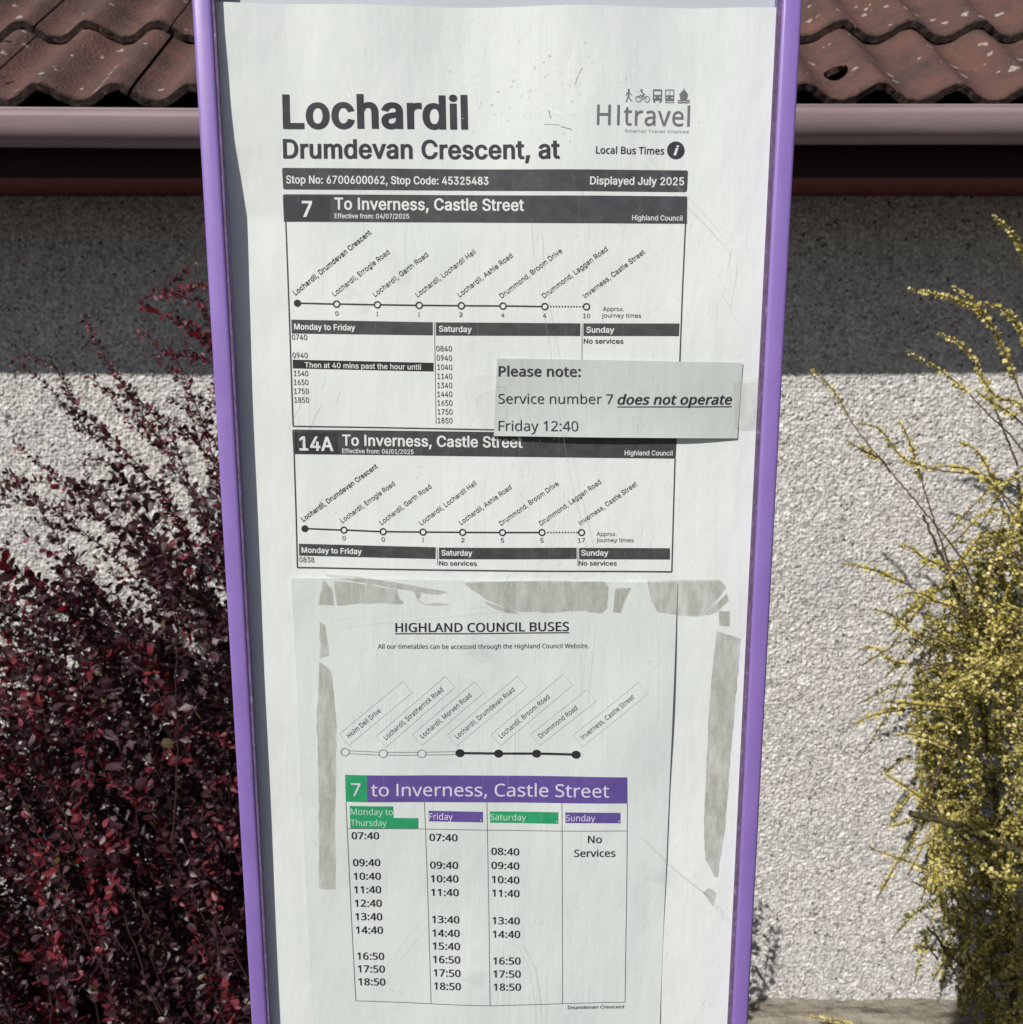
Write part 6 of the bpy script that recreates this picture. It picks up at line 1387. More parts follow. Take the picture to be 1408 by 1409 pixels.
# ================================================================== OLD TAPE
def tape(pts, surf, label, m_='tape', lift=0.00035, rag=1.2, group='strips of old tape on the notices'):
    """a thin film with a ragged outline, filled on a small grid so that it follows the paper"""
    out = []
    for a_, b_ in zip(pts, pts[1:] + pts[:1]):
        L = math.hypot(b_[0] - a_[0], b_[1] - a_[1]); n_ = max(1, int(L / 7))
        for k in range(n_):
            f = k / n_
            j = rag if 0 < k else rag * 0.3
            out.append((a_[0] + (b_[0] - a_[0]) * f + random.uniform(-j, j) * 0.6, a_[1] + (b_[1] - a_[1]) * f + random.uniform(-j, j) * 0.6))
    px = [q[0] for q in out]; py = [q[1] for q in out]
    pv = [Vector(q) for q in out]
    ed = [(i, (i + 1) % len(out)) for i in range(len(out))]

    def inside(x, y):
        c = False
        for (x1, y1), (x2, y2) in zip(out, out[1:] + out[:1]):
            if (y1 > y) != (y2 > y) and x < (x2 - x1) * (y - y1) / (y2 - y1) + x1:
                c = not c
        return c
    x = min(px)
    while x < max(px):
        y = min(py)
        while y < max(py):
            if inside(x, y): pv.append(Vector((x, y)))
            y += 6.1
        x += 6.3
    r_ = delaunay_2d_cdt(pv, ed, [], 0, 1e-4)
    V_ = np.array([(v[0], v[1]) for v in r_[0]])
    T_ = [f for f in r_[2] if len(f) == 3 and inside(*(V_[list(f)].mean(0)))]
    P = surf(V_[:, 0], V_[:, 1], lift)
    # thickness: a back layer a tenth of a millimetre behind
    me = np_mesh('tape_strip', P, np.array(T_))
    c0 = P.mean(0)
    me.transform(Matrix.Translation(-Vector(c0)))
    o = link('tape_strip', me, None, [M[m_]])
    o.location = c0
    tag(o, label, 'tape', group)
    return o


q = lambda pts: [(420 + x / 6.4, 780 + y / 6.4) for x, y in pts]
tape(q([(165, 92), (200, 140), (240, 180), (262, 330), (120, 325)]), S_SHEET, 'small triangular scrap of old grey tape at upper left corner of the lower sheet')
tape(q([(262, 112), (520, 140), (810, 185), (830, 260), (878, 305), (780, 315), (650, 305), (450, 315), (285, 330), (268, 220)]), S_SHEET, 'wedge of old grey tape above and left of the heading HIGHLAND COUNCIL BUSES')
tape(q([(180, 52), (300, 62), (480, 72), (700, 108), (950, 145), (1250, 205), (1170, 230), (800, 175), (300, 92), (200, 68)]), S_SHEET, 'thin slanting brownish sliver of old tape along the top of the lower sheet', lift=0.0006)
tape(q([(955, 205), (1028, 215), (1000, 278), (1060, 312), (1170, 298), (1280, 315), (1180, 326), (1060, 324), (1000, 285)]), S_SHEET, 'tiny hooked scrap of tape below the end of the slanting sliver')
tape([(638, 800), (665, 798), (740, 797), (832, 799), (837, 807), (835, 835), (828, 842), (800, 838), (760, 841), (715, 839), (700, 836), (668, 822)], S_SHEET, 'broad band of old grey tape, middle of the lower sheet top edge')
tape([(664, 824), (692, 833), (716, 842), (700, 841), (680, 835)], S_SHEET, 'narrow curled shred of tape under the left end of the broad middle band', rag=0.6)
tape([(846, 808), (868, 807), (858, 828), (853, 842), (843, 840)], S_SHEET, 'small pointed scrap of old tape right of the broad middle band', rag=0.8)
tape([(890, 798), (989.5, 796), (996.6, 805), (981, 826), (966.8, 844), (927, 844), (904.3, 841.4), (895.8, 825.8)], S_SHEET, 'beige patch of old tape over the upper right corner of the lower sheet')
tape([(999.5, 815.8), (1002.3, 825.8), (985, 842), (974, 846), (969, 844.5)], S_POSTER, 'short slanting shred of tape beside the beige corner patch', lift=0.0004, rag=0.6)
tape([(988, 839.5), (1003.7, 840.5), (1003, 861), (989, 860)], S_POSTER, 'small square scrap of tape above the long strip by the right rail', lift=0.0004, rag=0.7)
tape([(985, 867), (1019, 877), (1014, 940), (1006, 1030), (998, 1130), (987, 1205), (983, 1206), (970, 1181), (968, 1130), (974, 1000), (980, 920)], S_POSTER, 'long vertical strip of old grey tape on the poster beside the right purple rail', lift=0.0004)
tape([(966.8, 1227), (975, 1220), (985.3, 1227.8), (981, 1246)], S_POSTER, 'little pointed shred of tape below the long right-hand strip', lift=0.0004, rag=0.6)
tape([(440.5, 854), (448, 858), (454.3, 900), (441.5, 904)], S_SHEET, 'short upright scrap of tape at left, above the long left-hand strip', rag=0.8)
tape([(440.5, 909), (456.5, 921), (460, 950), (464, 989), (464, 1060), (462, 1110), (463, 1158), (463, 1220), (440.4, 1219), (440, 1090), (437, 990)], S_SHEET, 'long vertical strip of old grey tape down the left side of the lower sheet')
tape([(1006, 522.5), (1046.5, 519.5), (1044, 588), (1009, 587)], lambda x, y, l=0: S_SLIP(x, y, l) if False else S_POSTER(x, y, 0.0022), 'clear tape holding the right end of the Please note slip to the poster', 'tape_clear', 0.0, 0.3)

# ================================================================== MARKS ON THE COVER
p = Print(S_COVER)


def wob(pts, w, m_, jit=0.8):
    res = []
    for a_, b_ in zip(pts[:-1], pts[1:]):
        L = math.hypot(b_[0] - a_[0], b_[1] - a_[1]); n_ = max(1, int(L / 9))
        for k in range(n_):
            f = k / n_
            res.append((a_[0] + (b_[0] - a_[0]) * f + random.uniform(-jit, jit), a_[1] + (b_[1] - a_[1]) * f))
    res.append(pts[-1])
    for i, (a_, b_) in enumerate(zip(res[:-1], res[1:])):
        if a_ != b_:
            p.line(*a_, *b_, w, m_, 0.0001)


wob([(732, 300), (734, 350), (742, 400), (748, 430), (756, 470), (762, 510), (768, 560), (779, 620), (784, 655), (796, 700), (806, 745), (812, 770)], 1.0, 'scratch')
wob([(880, 1150), (925, 1195), (970, 1230), (1003, 1272)], 1.1, 'scratch', 0.4)
wob([(405, 595), (398, 590), (412, 560), (424, 535)], 1.3, 'scratch')
wob([(443, 536), (449, 520)], 1.2, 'scratch', 0.2)
wob([(640, 530), (650, 521), (672, 517), (684, 518)], 1.6, 'scratch_faint')
wob([(640, 530), (643, 560), (650, 590)], 1.0, 'scratch_faint')
wob([(1006, 342), (1000, 380), (996, 410), (1006, 423)], 1.0, 'scratch', 0.3)
wob([(880, 760), (884, 730)], 0.9, 'scratch', 0.2)
wob([(455, 853), (540, 846), (640, 838), (700, 832)], 0.9, 'scratch_faint', 0.3)
wob([(532, 1330), (560, 1290), (585, 1262), (610, 1232)], 1.0, 'scratch_faint', 0.4)
wob([(812, 846), (806, 900), (800, 960)], 1.3, 'scratch_faint', 0.5)
wob([(712, 1300), (728, 1330), (735, 1370), (738, 1409)], 2.2, 'scratch_faint', 0.3)
wob([(1004, 345), (1003, 420)], 0.6, 'scratch_faint', 0.2)
wob([(986, 700), (985, 800)], 0.7, 'scratch_faint', 0.2)
for k in range(4):
    wob([(860 + k * 9, 190 + k * 6), (935 + k * 8, 262 + k * 7), (985 + k * 4, 312 + k * 6)], 0.6, 'scratch_faint', 0.3)
for k in range(150):
    x = random.uniform(500, 830) if k % 3 else random.uniform(370, 1030); y = random.uniform(240, 1390)
    L = random.uniform(20, 150)
    p.line(x, y, x + random.uniform(-2, 2), y + L, random.uniform(0.35, 0.6), 'scratch_faint', 0.00005)
for k in range(260):
    x = random.uniform(380, 1040); y = random.uniform(30, 1390)
    if random.random() < .5: x = random.uniform(700, 1030); y = random.uniform(300, 800)
    a_ = random.uniform(-2.4, -0.6); L = random.uniform(2, 9)
    p.line(x, y, x + math.cos(a_) * L, y + math.sin(a_) * L, random.uniform(0.5, 1.2), 'scratch' if random.random() < .45 else 'scratch_faint', 0.00007)
for k in range(70):
    x = random.uniform(390, 1030); y = random.uniform(30, 1390)
    p.disc(x, y, random.uniform(0.5, 1.3), 'scratch', 0.00008, n=7)
M['smear'] = film('dried_smear', (0.34, 0.35, 0.34), 0.075)
p.poly([(640, 532), (652, 522), (686, 516), (690, 560), (684, 596), (655, 594), (645, 560)], 'smear', 0.00003)
p.poly([(527, 350), (545, 345), (552, 362), (545, 374), (530, 372)], 'smear', 0.00003)
for k in range(5):
    x = random.uniform(400, 1010); y = random.uniform(60, 1350); a_ = random.uniform(0, 3.1)
    pts_ = [(x + math.cos(q_ * .7) * random.uniform(7, 24) * (1 + .6 * math.cos(q_ * .7 - a_) ** 2), y + math.sin(q_ * .7) * random.uniform(5, 16)) for q_ in range(9)]
    p.poly(pts_, 'smear', 0.00002 + k * 0.000001)
# near-white strokes painted as light glinting on scratches near the top
for (x, y, l_, a_) in ((482, 112, 20, 1.3), (478, 126, 10, 1.1), (786, 80, 9, -1.0), (780, 95, 14, -1.2), (735, 147, 24, 0.12), (760, 152, 16, 0.3), (742, 52, 4, .4), (733, 60, 3, .2), (687, 82, 5, -.6), (664, 93, 4, .1), (655, 110, 4, .5), (720, 66, 3, .8), (742, 128, 12, 1.3)):
    p.line(x, y, x + math.cos(a_) * l_, y + math.sin(a_) * l_, 1.4, 'glint', 0.00009)
for k in range(60):
    x = random.gauss(720, 70); y = random.gauss(85, 35)
    if 380 < x < 1000 and y > 20:
        a_ = random.uniform(-1.6, .5); L = random.uniform(1.2, 5)
        p.line(x, y, x + math.cos(a_) * L, y + math.sin(a_) * L, random.uniform(.4, 1.0), 'glint', 0.00011)
sc_o = p.build('scratches', cover)
sc_o['kind'] = 'stuff'

# ================================================================== SHRUBS
LEAF_V = np.array([(0, 0, 0), (-.15, .28, .02), (.15, .28, .02), (-.28, .64, .03), (.28, .64, .03), (-.15, .93, .0), (.15, .93, .0), (0, .52, -.05)])
LEAF_F = np.array([(0, 7, 1), (0, 2, 7), (1, 7, 3), (2, 4, 7), (3, 7, 5), (4, 6, 7), (5, 7, 6)])
SMALL_V = np.array([(0, 0, 0), (-.38, .5, .06), (.38, .5, .06), (0, 1.0, 0), (0, .5, -.05)])
SMALL_F = np.array([(0, 4, 1), (0, 2, 4), (1, 4, 3), (2, 3, 4)])


def frames(P, D, L, roll):
    """leaf matrices (n,4,3): origin, axes scaled"""
    D = D / np.linalg.norm(D, axis=1)[:, None]
    ref = np.tile(np.array([0.0, 0.0, 1.0]), (len(D), 1))
    ref[np.abs(D[:, 2]) > 0.95] = (1, 0, 0)
    a_ = np.cross(D, ref); a_ /= np.linalg.norm(a_, axis=1)[:, None]
    b_ = np.cross(a_, D)
    X_ = a_ * np.cos(roll)[:, None] + b_ * np.sin(roll)[:, None]
    N_ = np.cross(X_, D)
    return X_ * L[:, None], D * L[:, None], N_ * L[:, None]


def leaf_cloud(P, D, L, roll, TV, TF):
    X_, Y_, N_ = frames(P, D, L, roll)
    V_ = P[:, None, :] + TV[None, :, 0, None] * X_[:, None] + TV[None, :, 1, None] * Y_[:, None] + TV[None, :, 2, None] * N_[:, None]
    n = len(P)
    Fc = TF[None] + (np.arange(n) * len(TV))[:, None, None]
    return V_.reshape(-1, 3), Fc.reshape(-1, 3)


def smooth_path(pts, step=0.012):
    pts = [Vector(q_) for q_ in pts]
    if len(pts) == 2:
        pts = [pts[0], (pts[0] + pts[1]) / 2, pts[1]]
    res = []
    P = [pts[0] * 2 - pts[1]] + pts + [pts[-1] * 2 - pts[-2]]
    for i in range(1, len(P) - 2):
        L = (P[i + 1] - P[i]).length; n = max(2, int(L / step))
        for k in range(n):
            t_ = k / n
            a_, b_, c_, d_ = P[i - 1], P[i], P[i + 1], P[i + 2]
            res.append(0.5 * ((2 * b_) + (c_ - a_) * t_ + (2 * a_ - 5 * b_ + 4 * c_ - d_) * t_ * t_ + (3 * b_ - a_ - 3 * c_ + d_) * t_ ** 3))
    res.append(pts[-1])
    return np.array([tuple(v) for v in res])


def tube(path, r0, r1, sides=5):
    n = len(path)
    T_ = np.gradient(path, axis=0)
    T_ /= np.maximum(np.linalg.norm(T_, axis=1)[:, None], 1e-9)
    ref = np.array([0.31, 0.9, 0.2])
    A_ = np.cross(T_, ref); A_ /= np.linalg.norm(A_, axis=1)[:, None]
    B_ = np.cross(T_, A_)
    r_ = np.linspace(r0, r1, n)
    an = np.linspace(0, 2 * np.pi, sides, endpoint=False)
    V_ = path[:, None, :] + r_[:, None, None] * (A_[:, None, :] * np.cos(an)[None, :, None] + B_[:, None, :] * np.sin(an)[None, :, None])
    fs = []
    for i in range(n - 1):
        for k in range(sides):
            k2 = (k + 1) % sides
            fs.append((i * sides + k, i * sides + k2, (i + 1) * sides + k2, (i + 1) * sides + k))
    return V_.reshape(-1, 3), np.array(fs)


class Mass:
    def __init__(self): self.V = []; self.F = []; self.M = []; self.n = 0
    def add(self, V_, F_, mi):
        self.V.append(V_); self.F.append(F_ + self.n); self.n += len(V_)
        self.M.append(np.full(len(F_), mi) if np.isscalar(mi) else mi)
    def mesh(self, name, smooth=False):
        return np_mesh(name, np.concatenate(self.V), np.concatenate(self.F), np.concatenate(self.M), smooth)


def pxpath(pts, d0, d1):
    n = len(pts)
    return [at(x, y, d0 + (d1 - d0) * i / (n - 1)) for i, (x, y) in enumerate(pts)]


# ---------------------------------------------------------------- red barberry
berb = empty('barberry_bush', (-0.75, 2.25, 0), 'dark maroon barberry bush with bright red shoots left of the purple case', 'bush')
BM = [M['leaf_maroon'], M['leaf_purple_sheen'], M['leaf_red'], M['leaf_olive']]
bP, bD, bL, bR, bM = [], [], [], [], []


def berb_leaves(path, spacing, size, redness, per=3, start=0.15):
    seg = np.linalg.norm(np.diff(path, axis=0), axis=1); tot = seg.sum()
    cum = np.concatenate([[0], np.cumsum(seg)])
    s = tot * start
    while s < tot:
        i = min(np.searchsorted(cum, s) - 1, len(path) - 2)
        f = (s - cum[i]) / max(seg[i], 1e-6)
        P = path[i] * (1 - f) + path[i + 1] * f
        T_ = path[i + 1] - path[i]; T_ = T_ / np.linalg.norm(T_)
        fr_ = s / tot
        for k in range(random.randint(max(1, per - 1), per + 1)):
            d = rng.normal(size=3); d -= d.dot(T_) * T_ * 0.8; d /= np.linalg.norm(d)
            d = d + T_ * random.uniform(0.2, 0.9) + np.array([0, -0.15, 0.12])
            L = size * random.uniform(0.6, 1.25) * (1.0 - 0.45 * fr_ ** 2)
            bP.append(P + rng.normal(size=3) * 0.0012); bD.append(d); bL.append(L); bR.append(random.uniform(0, 6.28))
            u_ = random.random()
            red = redness * (0.35 + 0.9 * fr_)
            bM.append(2 if u_ < red else (1 if u_ < red + 0.34 else (3 if u_ > 0.985 else 0)))
        s += spacing * random.uniform(0.7, 1.35)


explicit = [
    ([(352, 560), (330, 505), (285, 470), (240, 440), (205, 428), (194, 416), (206, 408), (245, 401), (288, 393)], 2.24, 2.20, 0.75),
    ([(300, 800), (305, 690), (285, 600), (265, 545), (245, 500), (215, 472), (192, 458)], 2.30, 2.25, 0.5),
    ([(330, 830), (290, 730), (240, 640), (190, 560), (155, 510), (130, 465), (116, 434)], 2.36, 2.28, 0.35),
    ([(320, 900), (270, 770), (215, 670), (150, 600), (108, 560), (75, 505), (28, 487)], 2.22, 2.20, 0.3),
    ([(300, 860), (240, 700), (170, 630), (110, 580), (58, 525), (12, 498)], 2.40, 2.32, 0.15),
    ([(260, 850), (200, 780), (130, 700), (60, 640), (16, 608)], 2.28, 2.26, 0.3),
    ([(250, 900), (190, 800), (100, 720), (40, 680), (-10, 650)], 2.34, 2.28, 0.1),
    ([(350, 760), (335, 690), (290, 630), (240, 585), (190, 552), (150, 540), (122, 518)], 2.18, 2.16, 0.35),
    ([(330, 850), (290, 740), (262, 670), (235, 600), (190, 555), (150, 540)], 2.12, 2.10, 0.2),
    ([(340, 720), (322, 660), (290, 600), (255, 560), (228, 548)], 2.31, 2.26, 0.2),
    ([(345, 660), (330, 600), (300, 560), (268, 545), (240, 548)], 2.20, 2.18, 0.15),
    ([(345, 620), (322, 520), (296, 498), (262, 487), (255, 460), (270, 448)], 2.26, 2.22, 0.4),
    ([(340, 560), (310, 500), (290, 470), (275, 462), (268, 450)], 2.28, 2.24, 0.4),
]
for pts, d0, d1, red in explicit:
    path = smooth_path(pxpath(pts, d0, d1))
    path += rng.normal(size=path.shape) * 0.0008
    V_, F_ = tube(path, 0.0026, 0.0008)
    link('shoot', np_mesh('shoot', V_, F_, smooth=True), berb, [M['stem_red']])
    berb_leaves(path, 0.011, 0.021, red, 3, 0.03)
    for q_ in range(3):                                          # short side twigs
        i_ = random.randint(len(path) // 6, int(len(path) * .8)); p0_ = Vector(path[i_])
        t0_ = Vector(path[min(i_ + 3, len(path) - 1)]) - p0_; t0_.normalize()
        side = t0_.cross(Vector((0, 1, 0))) * random.choice((-1, 1)) * 0.6 + t0_ + Vector((0, random.uniform(-.4, .3), 0))
        tw = smooth_path([p0_, p0_ + side * 0.05, p0_ + side * 0.09 + Vector((0, 0, .012))])
        V_, F_ = tube(tw, 0.0012, 0.0006, 4)
        link('shoot', np_mesh('shoot', V_, F_, smooth=True), berb, [M['stem_red']])
        berb_leaves(tw, 0.010, 0.018, red * 0.8, 3, 0.0)

stems = Mass()
NB = 590
for k in range(NB):
    r_ = random.random()
    if k < 440:
        tx = random.uniform(-230, 345); ty = 640 + 780 * (random.random() ** 0.85)
        if ty < 760 and tx < 120 and random.random() < .45: ty += 120
        if tx < 90 and ty < 800 and random.random() < .35: continue
        d1 = random.uniform(1.98, 2.44)
    else:                                                       # the part that goes on behind the case
        tx = random.uniform(340, 985); ty = random.uniform(900 + (tx - 340) * 0.40, 1400); d1 = random.uniform(2.1, 2.4)
    tip = at(tx, ty, d1)
    if tip.z < 0.12: tip.z = random.uniform(0.1, 0.4)
    lean = random.uniform(0.10, 0.50)
    if k >= 440: lean = random.uniform(-0.45, -0.10)
    base = Vector((tip.x + lean + random.uniform(-.1, .1), d1 + random.uniform(-0.12, 0.12), max(-0.01, tip.z - random.uniform(0.45, 0.9))))
    base.y = min(base.y, 2.5)
    mid = base.lerp(tip, 0.55) + Vector((random.uniform(-.02, .08), random.uniform(-.06, .03), random.uniform(0.02, 0.14)))
    pts = [base, mid, tip]
    if random.random() < 0.55 and k < 440:
        pts.append(tip + Vector((random.uniform(-0.10, 0.02), random.uniform(-.04, .01), random.uniform(-0.13, -0.02))))
    path = smooth_path(pts, 0.02)
    path[:, 1] = np.minimum(path[:, 1], DW - 0.08)
    path += np.cumsum(rng.normal(size=path.shape) * 0.0018, axis=0)
    V_, F_ = tube(path, 0.0024, 0.0007, 4)
    stems.add(V_, F_, 0)
    red = 0.0 if random.random() < .74 else random.uniform(0.25, 0.75)
    berb_leaves(path, 0.0170, random.uniform(0.024, 0.040), red, 3, 0.24)
# the red cascades at the lower left
for pts, d0, d1 in (([(150, 960), (120, 1040), (112, 1110), (125, 1180), (130, 1250), (138, 1310), (122, 1320)], 2.02, 1.90), ([(250, 960), (200, 900), (150, 895), (115, 930), (100, 990)], 2.05, 1.98), ([(170, 905), (205, 930), (235, 985), (262, 1010), (300, 1012), (318, 1030)], 1.98, 1.94),
                    ([(60, 930), (40, 970), (20, 985), (8, 950)], 1.96, 1.96), ([(150, 1120), (165, 1180), (150, 1260), (142, 1310)], 1.95, 1.92), ([(300, 1300), (310, 1350), (320, 1400), (325, 1440)], 1.95, 1.9), ([(60, 1150), (85, 1180), (60, 1210), (50, 1230)], 1.99, 1.95), ([(280, 1100), (296, 1150), (286, 1200), (300, 1260)], 2.0, 1.96)):
    path = smooth_path(pxpath(pts, d0, d1))
    V_, F_ = tube(path, 0.0022, 0.0009)
    link('shoot', np_mesh('shoot', V_, F_, smooth=True), berb, [M['stem_red']])
    berb_leaves(path, 0.0080, 0.027, 0.62, 3, 0.0)

me = stems.mesh('stems')
o = link('stems', me, berb, [M['stem_red']]); o['kind'] = 'stuff'
bP = np.array(bP); bD = np.array(bD); bL = np.array(bL); bR = np.array(bR); bM = np.array(bM)
ok = bP[:, 1] < DW - 0.03
bP, bD, bL, bR, bM = bP[ok], bD[ok], bL[ok], bR[ok], bM[ok]
print('barberry leaves', len(bP))
# the leaves that show largest become objects of their own
hx = 704 + F * bP[:, 0] / (bP[:, 1] * cp - (bP[:, 2] - CZ) * sp_)
hy = 704.5 - F * (bP[:, 1] * sp_ + (bP[:, 2] - CZ) * cp) / (bP[:, 1] * cp - (bP[:, 2] - CZ) * sp_)
vis = (hx > 5) & (hx < 330) & (hy > 380) & (hy < 1400)
score = np.where(vis, bL / (bP[:, 1] - 1.2), -1)
big = np.argsort(-score)[:300]
lm = []
for k in range(4):
    me = np_mesh('leaf', LEAF_V, LEAF_F, smooth=True); me.materials.append(BM[k]); lm.append(me)
Xa, Ya, Na = frames(bP[big], bD[big], bL[big], bR[big])
bl = berb.location
for i, g_ in enumerate(big):
    o = bpy.data.objects.new('leaf', lm[int(bM[g_])])
    o.parent = berb
    x_, y_, n_, q_ = Xa[i], Ya[i], Na[i], bP[g_] - np.array(bl)
    o.matrix_local = Matrix(((x_[0], y_[0], n_[0], q_[0]), (x_[1], y_[1], n_[1], q_[1]), (x_[2], y_[2], n_[2], q_[2]), (0, 0, 0, 1)))
    COL.objects.link(o)
rest = np.ones(len(bP), bool); rest[big] = False
V_, F_ = leaf_cloud(bP[rest], bD[rest], bL[rest], bR[rest], LEAF_V, LEAF_F)
me = np_mesh('foliage', V_, F_, np.repeat(bM[rest], len(LEAF_F)), True)
o = link('foliage', me, berb, BM); o['kind'] = 'stuff'

# ---------------------------------------------------------------- golden shrub
gold = empty('golden_shrub', (1.25, 2.25, 0), 'yellow-leaved shrub with long arching twigs against the wall, right of the purple case', 'shrub')
GM = [M['leaf_gold'], M['leaf_lime'], M['leaf_green'], M['stem_brown']]


def pair_leaves(mass, path, spacing, size, mix, start=0.0):
    seg = np.linalg.norm(np.diff(path, axis=0), axis=1); tot = seg.sum()
    cum = np.concatenate([[0], np.cumsum(seg)])
    ss = np.arange(tot * start, tot, spacing)
    if len(ss) == 0: return
    idx = np.clip(np.searchsorted(cum, ss, side='right') - 1, 0, len(path) - 2)
    f = ((ss - cum[idx]) / np.maximum(seg[idx], 1e-6))[:, None]
    P = path[idx] * (1 - f) + path[idx + 1] * f
    T_ = path[idx + 1] - path[idx]; T_ /= np.linalg.norm(T_, axis=1)[:, None]
    up = np.cross(T_, np.array([0, 1.0, 0.15])); up /= np.linalg.norm(up, axis=1)[:, None]
    ot = np.cross(T_, up)
    Ps, Ds, Ls = [], [], []
    for sgn in (1, -1, 2):
        th_ = rng.normal(size=len(ss)) * 0.7
        side = up * np.cos(th_)[:, None] * (1 if sgn == 1 else -1) + ot * np.sin(th_)[:, None]
        if sgn == 2: side = -ot + up * rng.normal(size=(len(ss), 1)) * 0.4
        Ps.append(P); Ds.append(side * 0.9 + T_ * 0.45 + rng.normal(size=P.shape) * 0.42)
        Ls.append(size * rng.uniform(0.45, 1.25, len(ss)) * np.clip(1.15 - 0.6 * (ss / tot) ** 3, 0.4, 1.1))
    P = np.concatenate(Ps); D = np.concatenate(Ds); L = np.concatenate(Ls)
    V_, F_ = leaf_cloud(P, D, L, rng.uniform(0, 6.28, len(P)), SMALL_V, SMALL_F)
    mi = rng.choice(3, size=len(P), p=mix)
    mass.add(V_, F_, np.repeat(mi, len(SMALL_F)))


twigs = [
    ([(1430, 600), (1400, 530), (1372, 462), (1345, 428), (1300, 408), (1250, 398)], .72, 2.20, 2.14),
    ([(1372, 462), (1352, 430), (1330, 408), (1311, 394)], .72, 2.18, 2.14),
    ([(1440, 520), (1408, 465), (1392, 436), (1372, 422), (1353, 418)], .8, 2.14, 2.10),
    ([(1440, 700), (1408, 622), (1360, 570), (1318, 528), (1280, 502), (1246, 483)], .35, 2.24, 2.18),
    ([(1400, 640), (1372, 570), (1350, 515), (1326, 478), (1291, 458)], .5, 2.26, 2.22),
    ([(1350, 830), (1320, 765), (1270, 702), (1222, 645), (1178, 590), (1148, 540), (1114, 506)], .2, 2.12, 2.10),
    ([(1225, 650), (1212, 632), (1190, 622), (1165, 606)], .7, 2.12, 2.09),
    ([(1420, 680), (1360, 655), (1300, 648), (1245, 632), (1212, 592), (1180, 582)], .45, 2.20, 2.16),
    ([(1310, 790), (1280, 700), (1262, 640), (1250, 604), (1237, 578)], .4, 2.22, 2.17),
    ([(1420, 720), (1380, 680), (1345, 652), (1310, 642), (1268, 646)], .6, 2.16, 2.12),
    ([(1410, 740), (1372, 670), (1345, 622), (1314, 607)], .6, 2.24, 2.2),
    ([(1340, 850), (1300, 832), (1242, 802), (1200, 784), (1158, 775)], .45, 2.14, 2.1),
    ([(1330, 840), (1290, 828), (1262, 815), (1233, 821)], .9, 2.08, 2.06),
    ([(1330, 900), (1290, 880), (1255, 870), (1226, 846), (1202, 838)], .5, 2.18, 2.14),
    ([(1320, 790), (1272, 768), (1250, 752), (1238, 751)], .85, 2.1, 2.08),
    ([(1330, 920), (1280, 915), (1228, 910), (1205, 892), (1183, 893)], .5, 2.15, 2.1),
    ([(1320, 975), (1270, 970), (1240, 967), (1211, 966)], .95, 2.1, 2.07),
    ([(1310, 970), (1255, 975), (1202, 984), (1171, 999)], .55, 2.12, 2.08),
    ([(1330, 1040), (1280, 1018), (1250, 1010), (1228, 1013)], .7, 2.14, 2.1),
    ([(1330, 1160), (1285, 1112), (1245, 1082), (1217, 1065)], .4, 2.1, 2.08),
    ([(1350, 1260), (1310, 1216), (1260, 1190), (1196, 1166)], .7, 2.12, 2.08),
    ([(1370, 1370), (1320, 1325), (1285, 1306), (1256, 1301)], .35, 2.16, 2.1),
    ([(1290, 1320), (1276, 1300), (1272, 1280)], .4, 2.13, 2.1),
    ([(1300, 1040), (1262, 1120), (1232, 1135), (1220, 1134)], .3, 2.12, 2.1),
    ([(1450, 420), (1420, 372), (1395, 325), (1367, 297)], .8, 2.14, 2.10),
    ([(1440, 620), (1420, 590), (1400, 555), (1370, 545), (1345, 512)], .6, 2.1, 2.08),
    ([(1420, 600), (1395, 572), (1368, 556), (1340, 537)], .7, 2.2, 2.15),
    ([(1440, 1200), (1400, 1215), (1370, 1205), (1340, 1180)], .9, 1.98, 1.94),
]
for pts, leafy, d0, d1 in twigs:
    path = smooth_path(pxpath(pts, d0, d1), 0.008)
    path += rng.normal(size=path.shape) * 0.0006
    ms = Mass()
    V_, F_ = tube(path, 0.0026, 0.0008, 5)
    tri = np.concatenate([F_[:, [0, 1, 2]], F_[:, [0, 2, 3]]])
    ms.add(V_, tri, 3)
    pair_leaves(ms, path, 0.0050, 0.0122, [0.72, 0.24, 0.04], 1 - leafy)
    link('twig', ms.mesh('twig'), gold, GM)
# thick broken branch and two inner stems
for pts, r0, r1, d0, d1 in (([(1480, 1215), (1408, 1172), (1350, 1150), (1300, 1130), (1253, 1120)], .011, .0075, 2.12, 2.0), ([(1400, 1500), (1390, 1300), (1370, 1100), (1330, 860), (1270, 710)], .012, .003, 2.4, 2.3), ([(1480, 1500), (1440, 1200), (1420, 900), (1400, 650)], .014, .004, 2.42, 2.4), ([(1300, 1310), (1290, 1292), (1278, 1276)], .004, .002, 2.1, 2.08)):
    path = smooth_path(pxpath(pts, d0, d1), 0.012)
    path += rng.normal(size=path.shape) * 0.0015
    path[:, 2] = np.maximum(path[:, 2], -0.02)
    V_, F_ = tube(path, r0, r1, 8)
    n_ = len(V_)
    V_ = np.concatenate([V_, path[-1:]])
    cap = np.array([(n_ - 8 + i, n_ - 8 + (i + 1) % 8, n_, n_) for i in range(8)])
    o = link('branch', np_mesh('branch', V_, F_, smooth=True), gold, [M['bark']])

mass = Mass()


def bound(y):
    return np.interp(y, [560, 640, 700, 760, 800, 850, 900, 950, 1000, 1060, 1120, 1200, 1260, 1310, 1350, 1400], [1480, 1430, 1372, 1325, 1298, 1280, 1266, 1262, 1266, 1275, 1275, 1288, 1300, 1312, 1345, 1375])


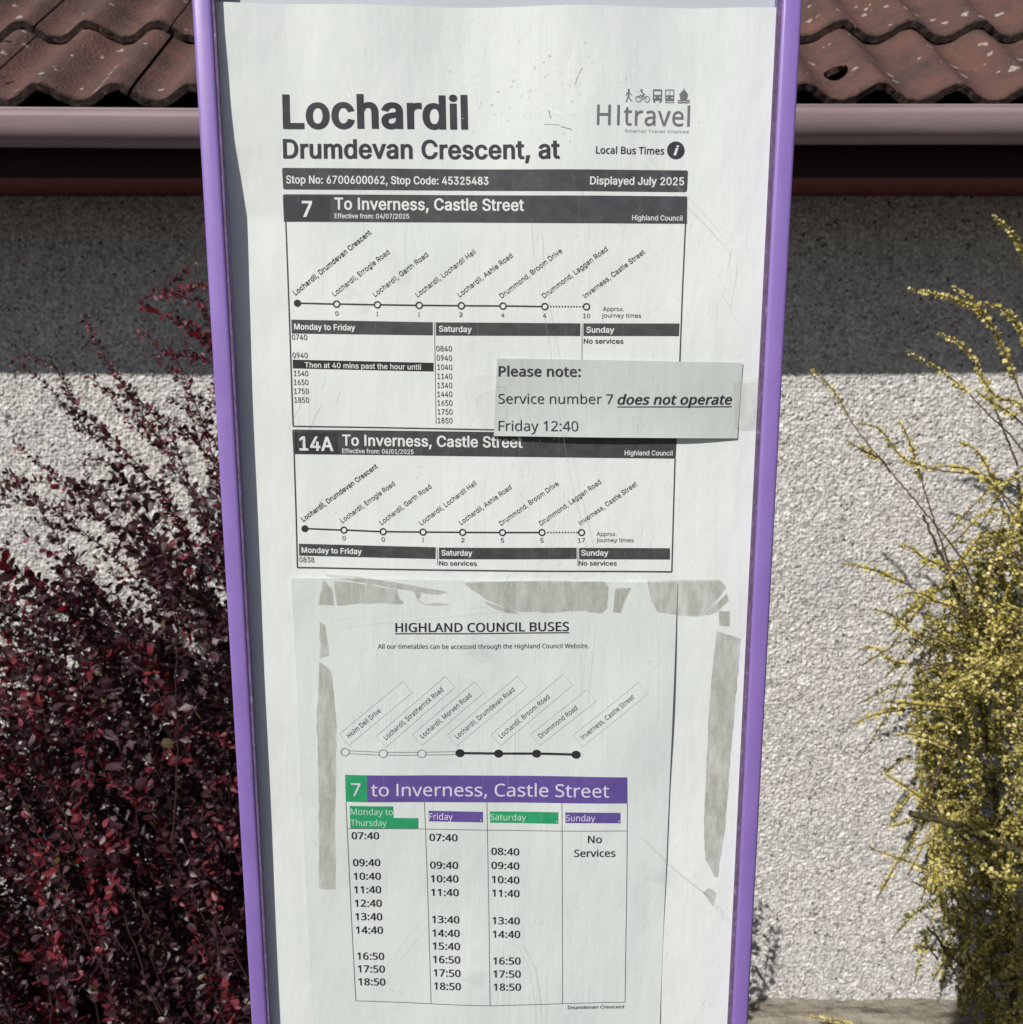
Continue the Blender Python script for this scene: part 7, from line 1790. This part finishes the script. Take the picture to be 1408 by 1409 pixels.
NG = 1500
for k in range(NG):
    ty = 600 + 830 * random.random()
    bx_ = bound(ty)
    tx = bx_ + (1560 - bx_) * (random.random() ** 1.5) + random.gauss(0, 6)
    pn_ = math.sin(tx / 31.0 + 1.7 * math.sin(ty / 47.0)) + math.sin(ty / 38.0 + tx / 90.0)     # clumps
    hollow = 1315 < tx < 1385 and 940 < ty < 1240
    if hollow and random.random() < .55: continue
    if ty < 760 and random.random() < .35: continue
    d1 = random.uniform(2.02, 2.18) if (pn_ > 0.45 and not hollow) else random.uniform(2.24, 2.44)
    if tx > 1385: d1 = random.uniform(1.95, 2.2)
    tip = at(tx, ty, d1)
    L = random.uniform(0.10, 0.26)
    ang = random.gauss(2.4, 0.75)                                 # pointing up and to the left
    dirv = Vector((math.cos(ang), random.uniform(-.5, .2), math.sin(ang))).normalized()
    base = tip - dirv * L
    base.z = max(base.z, 0.0); tip.z = max(tip.z, 0.01)
    mid = base.lerp(tip, 0.5) + Vector((0.0, 0.0, random.uniform(0.0, 0.04)))
    path = smooth_path([base, mid, tip + Vector((-0.01, 0, random.uniform(-.03, .0)))], 0.012)
    V_, F_ = tube(path, 0.0016, 0.0006, 3)
    mass.add(V_, np.concatenate([F_[:, [0, 1, 2]], F_[:, [0, 2, 3]]]), 3)
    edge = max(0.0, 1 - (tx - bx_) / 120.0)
    g_ = (0.55 if d1 < 2.2 else 0.0) + 0.25 * random.random() + 0.3 * edge  # deep sprigs greener, edges yellower: interior shade put into the leaf colours
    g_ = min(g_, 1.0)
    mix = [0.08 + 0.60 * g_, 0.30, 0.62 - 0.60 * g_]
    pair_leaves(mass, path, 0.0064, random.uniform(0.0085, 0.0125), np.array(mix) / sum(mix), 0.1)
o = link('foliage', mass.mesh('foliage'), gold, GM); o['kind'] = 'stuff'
print('gold tris', sum(len(f) for f in mass.F))

# a low sprig of bright yellow leaves near the foot of the case
sprig = empty('yellow_sprig', at(1150, 1420, 2.3), 'short bright yellow leafy sprig lying over the cement ledge by the foot of the wall', 'sprig')
path = smooth_path([at(1200, 1432, 2.42), at(1165, 1408, 2.42), at(1135, 1402, 2.43), at(1105, 1397, 2.44)], 0.006)
ms = Mass()
V_, F_ = tube(path, 0.002, 0.0008, 5)
ms.add(V_, np.concatenate([F_[:, [0, 1, 2]], F_[:, [0, 2, 3]]]), 3)
link('stem', ms.mesh('stem'), sprig, GM)
ms = Mass()
pair_leaves(ms, path, 0.006, 0.012, [0.95, 0.05, 0.0], 0.0)
link('leaves', ms.mesh('leaves'), sprig, GM)
